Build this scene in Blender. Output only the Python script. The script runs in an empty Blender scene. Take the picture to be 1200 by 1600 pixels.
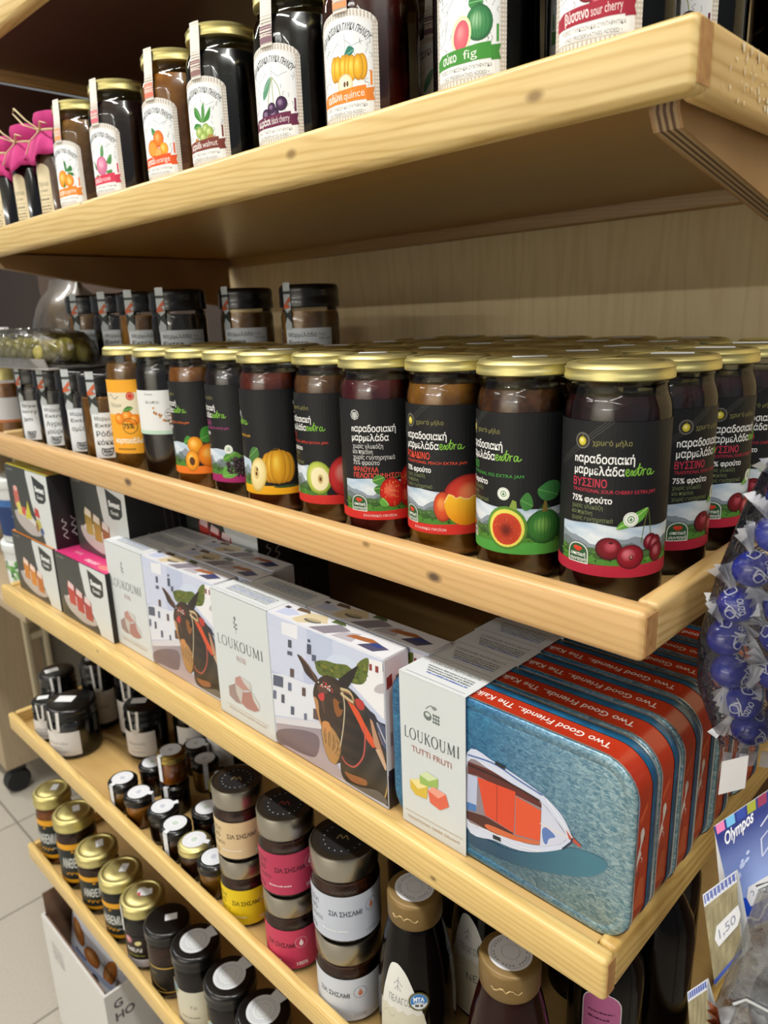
import bpy, bmesh, math, random
from mathutils import Vector, Matrix
from mathutils.geometry import tessellate_polygon
random.seed(7)
scene = bpy.context.scene
COL = scene.collection
PI = math.pi
FZ = 1.10                      # height of the shelf datum above the shop floor

# ------------------------------------------------------------------ camera
cam_data = bpy.data.cameras.new('camera')
cam = bpy.data.objects.new('camera', cam_data)
COL.objects.link(cam)
scene.camera = cam
CAM = Vector((0.15285, -0.34454, 0.15577 + FZ))
_yaw, _pit, _rol = 0.78109, -0.26582, -0.03411
_fw = Vector((-math.sin(_yaw)*math.cos(_pit), math.cos(_yaw)*math.cos(_pit), math.sin(_pit)))
_rt = Vector((math.cos(_yaw), math.sin(_yaw), 0))
_up = _rt.cross(_fw)
_r2 = _rt*math.cos(_rol) + _up*math.sin(_rol)
_u2 = -_rt*math.sin(_rol) + _up*math.cos(_rol)
_m = Matrix((_r2, _u2, -_fw)).transposed().to_4x4()
_m.translation = CAM
cam.matrix_world = _m
cam_data.sensor_fit = 'VERTICAL'
cam_data.sensor_height = 36.0
cam_data.lens = 36.0*1142.85/1600.0
cam_data.clip_start = 0.01
cam_data.clip_end = 60
cam_data.dof.use_dof = True
cam_data.dof.focus_distance = 0.50
cam_data.dof.aperture_fstop = 10.0

# ------------------------------------------------------------------ light
scene.view_settings.view_transform = 'Standard'
scene.view_settings.look = 'None'
scene.view_settings.gamma = 1.0
scene.view_settings.use_curve_mapping = False
scene.view_settings.exposure = -0.07
world = bpy.data.worlds.new('shop_air')
scene.world = world
world.use_nodes = True
world.node_tree.nodes['Background'].inputs[0].default_value = (0.93, 0.96, 1.0, 1)
world.node_tree.nodes['Background'].inputs[1].default_value = 0.22
def tube_lamp(x, y, power, rz=0):
    ld = bpy.data.lights.new('ceiling_tube', 'AREA')
    ld.shape = 'RECTANGLE'; ld.size = 1.5; ld.size_y = 0.12
    ld.energy = power; ld.color = (1.0, 0.985, 0.95)
    o = bpy.data.objects.new('ceiling_tube', ld)
    o.location = (x, y, 2.70); o.rotation_euler = (0, 0, rz)
    COL.objects.link(o)
for _x in (-2.6, -0.7, 1.2):
    tube_lamp(_x, -0.55, 28)
    tube_lamp(_x, -2.7, 12)
    tube_lamp(_x, -7.0, 120)
scene.cycles.max_bounces = 6
scene.cycles.diffuse_bounces = 3
scene.cycles.glossy_bounces = 4
scene.cycles.transparent_max_bounces = 16
scene.cycles.caustics_reflective = False
scene.cycles.caustics_refractive = False
scene.cycles.sample_clamp_indirect = 3.0

# ------------------------------------------------------------------ helpers: colour and materials
def lin(h):
    if not isinstance(h, str): return tuple(h)
    h = h.lstrip('#')
    r = []
    for i in (0, 2, 4):
        c = int(h[i:i+2], 16)/255.0
        r.append(c/12.92 if c <= 0.04045 else ((c+0.055)/1.055)**2.4)
    return tuple(r)
def mixc(a, b, t):
    a = lin(a); b = lin(b); t = max(0, min(1, t))
    return tuple(a[i]+(b[i]-a[i])*t for i in range(3))
def new_mat(name):
    m = bpy.data.materials.new(name); m.use_nodes = True
    nt = m.node_tree
    return m, nt, nt.nodes['Principled BSDF']
def setp(p, **k):
    names = {'rough': 'Roughness', 'metal': 'Metallic', 'spec': 'Specular IOR Level', 'coat': 'Coat Weight', 'coatr': 'Coat Roughness',
             'sub': 'Subsurface Weight', 'trans': 'Transmission Weight', 'ior': 'IOR', 'alpha': 'Alpha'}
    for a, v in k.items(): p.inputs[names[a]].default_value = v
def flat(name, col, rough=0.5, **k):
    m, nt, p = new_mat(name)
    p.inputs['Base Color'].default_value = (*lin(col), 1)
    setp(p, rough=rough, **k)
    return m
def mottled(name, c1, c2, scale, rough=0.5, bump=0.0, **k):
    m, nt, p = new_mat(name)
    tc = nt.nodes.new('ShaderNodeTexCoord'); nz = nt.nodes.new('ShaderNodeTexNoise')
    nz.inputs['Scale'].default_value = scale; nz.inputs['Detail'].default_value = 4
    rp = nt.nodes.new('ShaderNodeValToRGB')
    rp.color_ramp.elements[0].position = 0.35; rp.color_ramp.elements[1].position = 0.65
    rp.color_ramp.elements[0].color = (*lin(c1), 1); rp.color_ramp.elements[1].color = (*lin(c2), 1)
    nt.links.new(tc.outputs['Object'], nz.inputs['Vector']); nt.links.new(nz.outputs['Fac'], rp.inputs['Fac'])
    nt.links.new(rp.outputs['Color'], p.inputs['Base Color'])
    if bump:
        b = nt.nodes.new('ShaderNodeBump'); b.inputs['Strength'].default_value = bump; b.inputs['Distance'].default_value = 0.002
        nt.links.new(nz.outputs['Fac'], b.inputs['Height']); nt.links.new(b.outputs['Normal'], p.inputs['Normal'])
    setp(p, rough=rough, **k)
    return m
def printed(name, rough=0.45, **k):
    m, nt, p = new_mat(name)
    a = nt.nodes.new('ShaderNodeAttribute'); a.attribute_name = 'Col'
    nt.links.new(a.outputs['Color'], p.inputs['Base Color'])
    setp(p, rough=rough, spec=.3, **k)
    return m
def clear_glass(name, tint=(0.97, 0.985, 0.98), rough=0.03, gloss=1.0):
    m = bpy.data.materials.new(name); m.use_nodes = True
    nt = m.node_tree; nt.nodes.clear()
    out = nt.nodes.new('ShaderNodeOutputMaterial'); mx = nt.nodes.new('ShaderNodeMixShader')
    fr = nt.nodes.new('ShaderNodeFresnel'); fr.inputs['IOR'].default_value = 1.48
    mu = nt.nodes.new('ShaderNodeMath'); mu.operation = 'MULTIPLY'; mu.inputs[1].default_value = gloss
    tr = nt.nodes.new('ShaderNodeBsdfTransparent'); tr.inputs[0].default_value = (*tint, 1)
    gl = nt.nodes.new('ShaderNodeBsdfGlossy'); gl.inputs['Roughness'].default_value = rough
    L = nt.links.new
    L(fr.outputs[0], mu.inputs[0]); L(mu.outputs[0], mx.inputs[0]); L(tr.outputs[0], mx.inputs[1]); L(gl.outputs[0], mx.inputs[2])
    L(mx.outputs[0], out.inputs[0])
    return m
def film(name, tint=(0.9, 0.92, 0.95), scale=60, gloss=1.6, bump=.9):
    m = clear_glass(name, tint, 0.06, gloss); nt = m.node_tree
    tc = nt.nodes.new('ShaderNodeTexCoord'); nz = nt.nodes.new('ShaderNodeTexNoise'); nz.inputs['Scale'].default_value = scale
    nz.inputs['Detail'].default_value = 3; nz.inputs['Distortion'].default_value = 1.5
    b = nt.nodes.new('ShaderNodeBump'); b.inputs['Strength'].default_value = bump; b.inputs['Distance'].default_value = 0.004
    L = nt.links.new
    L(tc.outputs['Object'], nz.inputs['Vector']); L(nz.outputs['Fac'], b.inputs['Height'])
    for n in nt.nodes:
        if n.type in ('BSDF_GLOSSY', 'FRESNEL'): L(b.outputs['Normal'], n.inputs['Normal'])
    return m
def wood(name, light, dark, axis='X', fine=1.0, rough=0.42, coat=0.25, knots=(), contrast=1.0):
    """Pine: long soft growth bands and fine streaks running along one axis, knots as dark ovals."""
    m, nt, p = new_mat(name); L = nt.links.new
    tc = nt.nodes.new('ShaderNodeTexCoord'); mp = nt.nodes.new('ShaderNodeMapping')
    sl, sc = 1.6, 13.0
    mp.inputs['Scale'].default_value = {'X': (sl, sc, sc), 'Y': (sc, sl, sc), 'Z': (sc, sc, sl)}[axis]
    L(tc.outputs['Object'], mp.inputs['Vector'])
    n1 = nt.nodes.new('ShaderNodeTexNoise'); n1.inputs['Scale'].default_value = 1.5; n1.inputs['Detail'].default_value = 3
    L(mp.outputs['Vector'], n1.inputs['Vector'])
    dt = nt.nodes.new('ShaderNodeVectorMath'); dt.operation = 'DOT_PRODUCT'; dt.inputs[1].default_value = {'X': (.05, .62, 1), 'Y': (.62, .05, 1), 'Z': (1, .62, .02)}[axis]
    L(tc.outputs['Object'], dt.inputs[0])
    ph = nt.nodes.new('ShaderNodeMath'); ph.operation = 'MULTIPLY'; ph.inputs[1].default_value = 2*PI/.0052*fine
    L(dt.outputs['Value'], ph.inputs[0])
    ml = nt.nodes.new('ShaderNodeMath'); ml.operation = 'MULTIPLY_ADD'; ml.inputs[1].default_value = 44
    sn = nt.nodes.new('ShaderNodeMath'); sn.operation = 'SINE'
    L(n1.outputs['Fac'], ml.inputs[0]); L(ph.outputs[0], ml.inputs[2]); L(ml.outputs[0], sn.inputs[0])
    mp2 = nt.nodes.new('ShaderNodeMapping'); s2 = 16.0
    mp2.inputs['Scale'].default_value = {'X': (1, s2, s2), 'Y': (s2, 1, s2), 'Z': (s2, s2, 1)}[axis]
    L(tc.outputs['Object'], mp2.inputs['Vector'])
    n2 = nt.nodes.new('ShaderNodeTexNoise'); n2.inputs['Scale'].default_value = 14; n2.inputs['Detail'].default_value = 4
    L(mp2.outputs['Vector'], n2.inputs['Vector'])
    mr = nt.nodes.new('ShaderNodeMapRange'); mr.inputs['From Min'].default_value = -1.0; mr.inputs['From Max'].default_value = 1.0
    L(sn.outputs[0], mr.inputs['Value'])
    pw = nt.nodes.new('ShaderNodeMath'); pw.operation = 'POWER'; pw.inputs[1].default_value = 2.4; L(mr.outputs[0], pw.inputs[0])
    pm = nt.nodes.new('ShaderNodeMath'); pm.operation = 'MULTIPLY'; pm.inputs[1].default_value = .30*contrast; L(pw.outputs[0], pm.inputs[0])
    ad = nt.nodes.new('ShaderNodeMath'); ad.operation = 'MULTIPLY_ADD'; ad.inputs[1].default_value = 0.62*contrast
    L(n2.outputs['Fac'], ad.inputs[0]); L(pm.outputs[0], ad.inputs[2])
    mx = nt.nodes.new('ShaderNodeMix'); mx.data_type = 'RGBA'
    mx.inputs[6].default_value = (*lin(light), 1); mx.inputs[7].default_value = (*lin(dark), 1)
    L(ad.outputs[0], mx.inputs[0])
    last = mx.outputs[2]
    for (kx, ky, kz, kr, kc) in knots:
        vs = nt.nodes.new('ShaderNodeVectorMath'); vs.operation = 'SUBTRACT'; vs.inputs[1].default_value = (kx, ky, kz)
        vm = nt.nodes.new('ShaderNodeVectorMath'); vm.operation = 'MULTIPLY'; vm.inputs[1].default_value = (0.55, 0.25, 1.0)
        ln = nt.nodes.new('ShaderNodeVectorMath'); ln.operation = 'LENGTH'
        L(tc.outputs['Object'], vs.inputs[0]); L(vs.outputs[0], vm.inputs[0]); L(vm.outputs[0], ln.inputs[0])
        r = nt.nodes.new('ShaderNodeMapRange'); r.inputs['From Min'].default_value = kr*0.35; r.inputs['From Max'].default_value = kr
        r.inputs['To Min'].default_value = 0.9; r.inputs['To Max'].default_value = 0.0
        L(ln.outputs['Value'], r.inputs['Value'])
        kx_ = nt.nodes.new('ShaderNodeMix'); kx_.data_type = 'RGBA'; kx_.inputs[7].default_value = (*lin(kc), 1)
        L(r.outputs[0], kx_.inputs[0]); L(last, kx_.inputs[6]); last = kx_.outputs[2]
    L(last, p.inputs['Base Color'])
    setp(p, rough=rough, coat=coat, coatr=0.25)
    return m
MATS = {}
# ------------------------------------------------------------------ helpers: meshes
class MB:
    """Collects vertices and faces, then links ONE mesh object."""
    def __init__(s): s.v = []; s.f = []; s.m = []; s.sm = []
    def add(s, vs, fs, mi=0, smooth=False):
        b = len(s.v); s.v += [tuple(x) for x in vs]
        for f in fs: s.f.append([b+i for i in f]); s.m.append(mi); s.sm.append(smooth)
    def box(s, x0, x1, y0, y1, z0, z1, mi=0, bev=0.0, seg=2, shear=None):
        bm = bmesh.new(); bmesh.ops.create_cube(bm, size=1)
        for v in bm.verts: v.co = Vector((x0+(v.co.x+.5)*(x1-x0), y0+(v.co.y+.5)*(y1-y0), z0+(v.co.z+.5)*(z1-z0)))
        if bev: bmesh.ops.bevel(bm, geom=bm.edges[:], offset=bev, segments=seg, profile=.5, affect='EDGES')
        s.from_bm(bm, mi, bool(bev))
    def from_bm(s, bm, mi=0, smooth=False):
        bm.verts.index_update()
        s.add([v.co[:] for v in bm.verts], [[v.index for v in f.verts] for f in bm.faces], mi, smooth); bm.free()
    def lathe(s, prof, n=40, mi=0, shape=None, c=(0, 0, 0), smooth=True, cap0=False, cap1=False):
        """prof: (r, z) or (r, z, w): w = how much of shape(angle) applies to this ring."""
        vs = []; fs = []
        for p in prof:
            for k in range(n):
                a = 2*PI*k/n
                q = 1.0 if shape is None else 1+(shape(a)-1)*(p[2] if len(p) > 2 else 1)
                vs.append((c[0]+p[0]*q*math.sin(a), c[1]-p[0]*q*math.cos(a), c[2]+p[1]))
        for i in range(len(prof)-1):
            for k in range(n):
                fs.append([i*n+k, i*n+(k+1) % n, (i+1)*n+(k+1) % n, (i+1)*n+k])
        if cap0: fs.append(list(range(n))[::-1])
        if cap1: fs.append([(len(prof)-1)*n+k for k in range(n)])
        s.add(vs, fs, mi, smooth)
    def prism(s, pts, axis, a0, a1, mi=0, bev=0.0, seg=2):
        """pts outline in the two other axes (in xyz order), extruded along axis."""
        bm = bmesh.new()
        def P(p, a): return {'X': (a, p[0], p[1]), 'Y': (p[0], a, p[1]), 'Z': (p[0], p[1], a)}[axis]
        A = [bm.verts.new(P(p, a0)) for p in pts]; B = [bm.verts.new(P(p, a1)) for p in pts]
        n = len(pts); bm.faces.new(A); bm.faces.new(B[::-1])
        for i in range(n): bm.faces.new([A[i], B[i], B[(i+1) % n], A[(i+1) % n]])
        bmesh.ops.recalc_face_normals(bm, faces=bm.faces[:])
        if bev: bmesh.ops.bevel(bm, geom=bm.edges[:], offset=bev, segments=seg, profile=.5, affect='EDGES')
        s.from_bm(bm, mi, bool(bev))
    def tube(s, pts, r, n=8, mi=0, flat=1.0):
        pts = [Vector(p) for p in pts]; vs = []; fs = []; ref = Vector((0, 0, 1))
        for i, p in enumerate(pts):
            t = (pts[min(i+1, len(pts)-1)]-pts[max(i-1, 0)]).normalized()
            if abs(t.dot(ref)) > .95: ref = Vector((1, 0, 0))
            a = t.cross(ref).normalized(); b = t.cross(a)
            rr = r[i] if isinstance(r, (list, tuple)) else r
            for k in range(n):
                th = 2*PI*k/n; vs.append(p+a*rr*math.cos(th)+b*rr*flat*math.sin(th))
        for i in range(len(pts)-1):
            for k in range(n): fs.append([i*n+k, i*n+(k+1) % n, (i+1)*n+(k+1) % n, (i+1)*n+k])
        fs.append(list(range(n))[::-1]); fs.append([(len(pts)-1)*n+k for k in range(n)])
        s.add(vs, fs, mi, True)
    def blob(s, c, rx, ry, rz, n=12, mi=0, rough=0.0, rot=None, seed=0):
        rnd = random.Random(seed); vs = []; fs = []; m = n//2
        R = rot or Matrix.Identity(3)
        for i in range(m+1):
            for k in range(n):
                th = PI*i/m; ph = 2*PI*k/n; q = 1+rnd.uniform(-rough, rough) if 0 < i < m else 1
                vs.append(Vector(c)+R @ Vector((rx*q*math.sin(th)*math.cos(ph), ry*q*math.sin(th)*math.sin(ph), rz*q*math.cos(th))))
        for i in range(m):
            for k in range(n): fs.append([i*n+k, (i+1)*n+k, (i+1)*n+(k+1) % n, i*n+(k+1) % n])
        s.add(vs, fs, mi, True)
    def build(s, name, mats, parent=None, loc=None):
        me = bpy.data.meshes.new(name); me.from_pydata(s.v, [], s.f)
        for m in (mats if isinstance(mats, (list, tuple)) else [mats]): me.materials.append(m)
        me.polygons.foreach_set('material_index', s.m); me.polygons.foreach_set('use_smooth', s.sm)
        bm = bmesh.new(); bm.from_mesh(me); bmesh.ops.remove_doubles(bm, verts=bm.verts, dist=1e-6)
        bmesh.ops.recalc_face_normals(bm, faces=bm.faces[:]); bm.to_mesh(me); bm.free()
        me.set_sharp_from_angle(angle=math.radians(38))
        o = bpy.data.objects.new(name, me); COL.objects.link(o)
        if parent: o.parent = parent
        if loc: o.location = loc
        return o
def tag(o, label, cat, group=None, kind=None):
    o['label'] = label; o['category'] = cat
    if group: o['group'] = group
    if kind: o['kind'] = kind
    return o
def thing(name, label, cat, loc=(0, 0, 0), rz=0.0, group=None):
    o = bpy.data.objects.new(name, None); COL.objects.link(o); o.empty_display_size = 0.02
    o.location = loc; o.rotation_euler = (0, 0, rz)
    return tag(o, label, cat, group)
KIDS = {}
def copy_thing(src, loc, rz=0.0, label=None, group=None, skip=()):
    """A thing again: a copy of it, of each part and of each sub-part."""
    r = src.copy(); COL.objects.link(r); r.location = loc; r.rotation_euler = (0, 0, rz)
    if label: r['label'] = label
    if group: r['group'] = group
    for c in src.children:
        if c.name.split('.')[0] in skip: continue
        d = c.copy(); COL.objects.link(d); d.parent = r
        for g in c.children:
            e = g.copy(); COL.objects.link(e); e.parent = d
    return r
def struct(o):
    o['kind'] = 'structure'; return o

# ------------------------------------------------------------------ helpers: printed matter
_TXT = {}
def text_geo(body, bold=0.0, space=1.0):
    key = (body, bold, space)
    if key not in _TXT:
        cu = bpy.data.curves.new('letters', 'FONT'); cu.body = body; cu.size = 1.0; cu.resolution_u = 3
        cu.offset = bold; cu.space_character = space; cu.fill_mode = 'FRONT'
        ob = bpy.data.objects.new('letters', cu); COL.objects.link(ob)
        dg = bpy.context.evaluated_depsgraph_get(); dg.update()
        me = bpy.data.meshes.new_from_object(ob.evaluated_get(dg), depsgraph=dg)
        vs = [(v.co.x, v.co.y) for v in me.vertices]; fs = [list(p.vertices) for p in me.polygons]
        bpy.data.objects.remove(ob); bpy.data.curves.remove(cu); bpy.data.meshes.remove(me)
        xs = [v[0] for v in vs] or [0, 1]
        _TXT[key] = (vs, fs, min(xs), max(xs))
    return _TXT[key]
def spline(pts, n=8, closed=False):
    """Catmull-Rom through the points."""
    P = list(pts); out = []; N = len(P)
    rng = range(N if closed else N-1)
    for i in rng:
        p0 = P[(i-1) % N] if closed or i > 0 else P[i]; p1 = P[i]; p2 = P[(i+1) % N]
        p3 = P[(i+2) % N] if closed or i+2 < N else p2
        for k in range(n):
            t = k/n
            out.append(tuple(.5*((2*p1[j])+(-p0[j]+p2[j])*t+(2*p0[j]-5*p1[j]+4*p2[j]-p3[j])*t*t+(-p0[j]+3*p1[j]-3*p2[j]+p3[j])*t**3) for j in (0, 1)))
    if not closed: out.append(tuple(P[-1]))
    return out
class Print:
    """Flat artwork in millimetres (x right, y up), laid on a surface by a mapping function."""
    def __init__(s, clip=None): s.p = []; s.clip = clip
    def poly(s, pts, col, clip=None):
        pts = [tuple(p) for p in pts]
        tri = tessellate_polygon([[Vector((x, y, 0)) for x, y in pts]])
        s.p.append((pts, [list(t) for t in tri], col, clip)); return s
    def smooth(s, pts, col, n=6, clip=None): return s.poly(spline(pts, n, True), col, clip)
    def rect(s, x0, y0, x1, y1, col): s.p.append(([(x0, y0), (x1, y0), (x1, y1), (x0, y1)], [[0, 1, 2, 3]], col, None)); return s
    def rrect(s, x0, y0, x1, y1, r, col, n=4):
        pts = []
        for cx, cy, a0 in ((x1-r, y1-r, 0), (x0+r, y1-r, 90), (x0+r, y0+r, 180), (x1-r, y0+r, 270)):
            for k in range(n+1):
                a = math.radians(a0+90*k/n); pts.append((cx+r*math.cos(a), cy+r*math.sin(a)))
        return s.poly(pts, col)
    def ell(s, cx, cy, rx, ry, col, rot=0, n=20):
        c, q = math.cos(math.radians(rot)), math.sin(math.radians(rot))
        pts = [(cx+rx*math.cos(2*PI*k/n)*c-ry*math.sin(2*PI*k/n)*q, cy+rx*math.cos(2*PI*k/n)*q+ry*math.sin(2*PI*k/n)*c) for k in range(n)]
        s.p.append((pts, [list(range(n))], col, None)); return s
    def ball(s, cx, cy, rx, ry, edge, mid, hi, rot=0, hx=-.3, hy=.3, n=20):
        """A drawn round fruit: rings of ink from the edge colour to the light patch."""
        c, q = math.cos(math.radians(rot)), math.sin(math.radians(rot))
        vs = []; cols = []; rings = [(1, edge), (.82, mixc(edge, mid, .7)), (.55, mid), (.25, mixc(mid, hi, .7)), (.0, hi)]
        for f, cc in rings:
            for k in range(n):
                x = rx*(f*math.cos(2*PI*k/n)+hx*(1-f)); y = ry*(f*math.sin(2*PI*k/n)+hy*(1-f))
                vs.append((cx+x*c-y*q, cy+x*q+y*c)); cols.append(lin(cc))
        fs = []
        for i in range(len(rings)-1):
            for k in range(n): fs.append([i*n+k, i*n+(k+1) % n, (i+1)*n+(k+1) % n, (i+1)*n+k])
        s.p.append((vs, fs, cols, None)); return s
    def line(s, pts, w, col, w2=None):
        pts = [p for i, p in enumerate(pts) if i == 0 or (abs(p[0]-pts[i-1][0])+abs(p[1]-pts[i-1][1])) > 1e-6]
        vs = []; n = len(pts)
        for i, p in enumerate(pts):
            a = pts[max(i-1, 0)]; b = pts[min(i+1, n-1)]; dx, dy = b[0]-a[0], b[1]-a[1]; l = math.hypot(dx, dy) or 1
            ww = w if w2 is None else w+(w2-w)*i/(n-1)
            vs += [(p[0]-dy/l*ww/2, p[1]+dx/l*ww/2), (p[0]+dy/l*ww/2, p[1]-dx/l*ww/2)]
        s.p.append((vs, [[2*i, 2*i+1, 2*i+3, 2*i+2] for i in range(n-1)], col, None)); return s
    def curve(s, pts, w, col, n=6, w2=None): return s.line(spline(pts, n), w, col, w2)
    def ring(s, cx, cy, r, w, col, n=24, a0=0, a1=360):
        return s.line([(cx+r*math.cos(math.radians(a0+(a1-a0)*k/n)), cy+r*math.sin(math.radians(a0+(a1-a0)*k/n))) for k in range(n+1)], w, col)
    def text(s, body, x, y, size, col, align='L', bold=0.0, shear=0.0, rot=0, width=None, space=1.0, arc=None, sx=1.0):
        """size = font size; width = squeeze to this length; arc = radius of a baseline bent upwards around (x, y-arc)."""
        vs, fs, a, b = text_geo(body, bold, space)
        kx = size*sx if width is None else width/max(b-a, 1e-6)
        w = (b-a)*kx; off = {'L': 0, 'C': -w/2, 'R': -w}[align]
        c, q = math.cos(math.radians(rot)), math.sin(math.radians(rot)); out = []
        for vx, vy in vs:
            X = (vx-a)*kx+off+shear*vy*size; Y = vy*size
            if arc: t = X/arc; X, Y = (arc+Y)*math.sin(t), (arc+Y)*math.cos(t)-arc
            out.append((x+X*c-Y*q, y+X*q+Y*c))
        s.p.append((out, fs, col, None)); return s
    def small(s, x0, x1, y, h, col, seed=1, gap=.35):
        """A line of print too small to read: short ticks."""
        r = random.Random(seed); x = x0
        while x < x1:
            w = r.uniform(.5, 1.6)*h
            s.rect(x, y, min(x+w, x1), y+h*r.uniform(.55, .9), col); x += w+h*gap*r.choice((.6, .6, 1.4))
        return s
    def shift(s, i0, dx=0, dy=0):
        """Slide every shape drawn since number i0 by dx, dy."""
        s.p[i0:] = [([(x+dx, y+dy) for x, y in vs], fs, (lambda x, y, c=c: c(x-dx, y-dy)) if callable(c) else c, k) for vs, fs, c, k in s.p[i0:]]; return s
    def scale(s, i0, k, cx, cy):
        s.p[i0:] = [([(cx+(x-cx)*k, cy+(y-cy)*k) for x, y in vs], fs, c, q) for vs, fs, c, q in s.p[i0:]]; return s
    def build(s, name, mapf, mat, parent=None, step=None, h0=0.06, dh=0.012, vstep=None):
        if step:      # one flat facet per step, so that layered inks never cross
            base_map = mapf; su = step*.001; sv = vstep*.001 if vstep else None
            def mapf(u, v, h):
                k = math.floor(u/su+1e-4); t = u/su-k
                def row(vv): return Vector(base_map(k*su, vv, h))*(1-t)+Vector(base_map((k+1)*su, vv, h))*t
                if not sv: return row(v)
                j = math.floor(v/sv+1e-4); q = v/sv-j
                return row(j*sv)*(1-q)+row((j+1)*sv)*q
        V = []; F = []; C = []
        for li, (vs, fs, col, clip) in enumerate(s.p):
            bm = bmesh.new(); lay = bm.verts.layers.float_color.new('c')
            bv = [bm.verts.new((x, y, 0)) for x, y in vs]
            if isinstance(col, list):
                for v, c in zip(bv, col): v[lay] = (*c, 1)
            for f in fs:
                try: bm.faces.new([bv[i] for i in f])
                except ValueError: pass
            cl = clip or s.clip
            def cut(co, no, outer=False):
                bmesh.ops.bisect_plane(bm, geom=bm.verts[:]+bm.edges[:]+bm.faces[:], dist=1e-5, plane_co=co, plane_no=no, clear_outer=outer)
            xs = [v.co.x for v in bm.verts]; ys = [v.co.y for v in bm.verts]
            if cl:
                if min(xs) < cl[0]: cut((cl[0], 0, 0), (-1, 0, 0), True)
                if max(xs) > cl[2]: cut((cl[2], 0, 0), (1, 0, 0), True)
                if min(ys) < cl[1]: cut((0, cl[1], 0), (0, -1, 0), True)
                if max(ys) > cl[3]: cut((0, cl[3], 0), (0, 1, 0), True)
            fn = callable(col)
            if bm.verts and (step or fn or vstep):
                xs = [v.co.x for v in bm.verts]; ys = [v.co.y for v in bm.verts]
                st = step or 4.0
                k = math.floor(min(xs)/st)+1
                while k*st < max(xs)-1e-6: cut((k*st, 0, 0), (1, 0, 0)); k += 1
                if fn or vstep:
                    sy = vstep or 3.0; k = math.floor(min(ys)/sy)+1
                    while k*sy < max(ys)-1e-6: cut((0, k*sy, 0), (0, 1, 0)); k += 1
            h = h0+min(dh, .32/max(len(s.p), 1))*li; base = len(V); cc = None if (fn or isinstance(col, list)) else lin(col)
            bm.verts.index_update()
            for f in bm.faces: f.normal_update()
            for v in bm.verts:
                V.append(mapf(v.co.x*.001, v.co.y*.001, h*.001))
                C.append(lin(col(v.co.x, v.co.y)) if fn else (tuple(v[lay])[:3] if isinstance(col, list) else cc))
            for f in bm.faces:
                ids = [base+v.index for v in f.verts]
                F.append(ids if f.normal.z >= 0 else ids[::-1])
            bm.free()
        me = bpy.data.meshes.new(name); me.from_pydata([tuple(v) for v in V], [], F)
        at = me.color_attributes.new('Col', 'FLOAT_COLOR', 'POINT')
        buf = []
        for c in C: buf += [c[0], c[1], c[2], 1.0]
        at.data.foreach_set('color', buf); me.materials.append(mat)
        o = bpy.data.objects.new(name, me); COL.objects.link(o)
        if parent: o.parent = parent
        return o
def on_cyl(r, shape=None, zf=None, cx=0, cy=0):
    """Wrap around an upright body of radius r; x = arc length, 0 faces -Y. zf(z) may give the radius at a height."""
    def f(u, v, h):
        a = u/r; rr = zf(v) if zf else r
        q = 1.0 if shape is None else shape(a)
        return (cx+(rr*q+h)*math.sin(a), cy-(rr*q+h)*math.cos(a), v)
    return f
def on_plane(o, ex, ey):
    o = Vector(o); ex = Vector(ex).normalized(); ey = Vector(ey).normalized(); n = ex.cross(ey)
    return lambda u, v, h: o+ex*u+ey*v+n*h
# ------------------------------------------------------------------ the setting
def tile_floor():
    m, nt, p = new_mat('beige_floor_tiles'); L = nt.links.new
    tc = nt.nodes.new('ShaderNodeTexCoord'); mp = nt.nodes.new('ShaderNodeMapping')
    mp.inputs['Location'].default_value = (1.706, -0.127, 0)
    L(tc.outputs['Object'], mp.inputs['Vector'])
    br = nt.nodes.new('ShaderNodeTexBrick'); br.offset = 0; br.squash = 1
    br.inputs['Scale'].default_value = 1.0; br.inputs['Brick Width'].default_value = 0.31; br.inputs['Row Height'].default_value = 0.31
    br.inputs['Mortar Size'].default_value = 0.003; br.inputs['Mortar Smooth'].default_value = 0.3
    br.inputs['Color1'].default_value = (*lin('#c0b9ab'), 1); br.inputs['Color2'].default_value = (*lin('#c4bdaf'), 1)
    br.inputs['Mortar'].default_value = (*lin('#8d857a'), 1)
    L(mp.outputs['Vector'], br.inputs['Vector'])
    nz = nt.nodes.new('ShaderNodeTexNoise'); nz.inputs['Scale'].default_value = 180; nz.inputs['Detail'].default_value = 5
    L(tc.outputs['Object'], nz.inputs['Vector'])
    mr = nt.nodes.new('ShaderNodeMapRange'); mr.inputs['To Min'].default_value = 0.86; mr.inputs['To Max'].default_value = 1.1
    L(nz.outputs['Fac'], mr.inputs['Value'])
    mx = nt.nodes.new('ShaderNodeMix'); mx.data_type = 'RGBA'; mx.blend_type = 'MULTIPLY'; mx.inputs[0].default_value = 1
    L(br.outputs['Color'], mx.inputs[6]); L(mr.outputs[0], mx.inputs[7]); L(mx.outputs[2], p.inputs['Base Color'])
    setp(p, rough=0.45)
    return m
b = MB(); b.box(-5, 3, -8, 3.0, -0.05, 0.0)
struct(b.build('floor', tile_floor()))
b = MB(); b.box(-5, 3, -8, 3.0, 2.80, 2.85)
struct(b.build('ceiling', flat('ceiling_paint', '#e9e7e2', 0.9)))
b = MB(); b.box(-5, 3, -8.05, -8.0, 0, 2.8)
struct(b.build('wall_front', flat('shop_wall_paint', '#c9c4b8', 0.9)))
b = MB(); b.box(-5, 3, 3.0, 3.05, 0, 2.8)
struct(b.build('wall_back', flat('back_wall_paint', '#8b7c6c', 0.9)))

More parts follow.
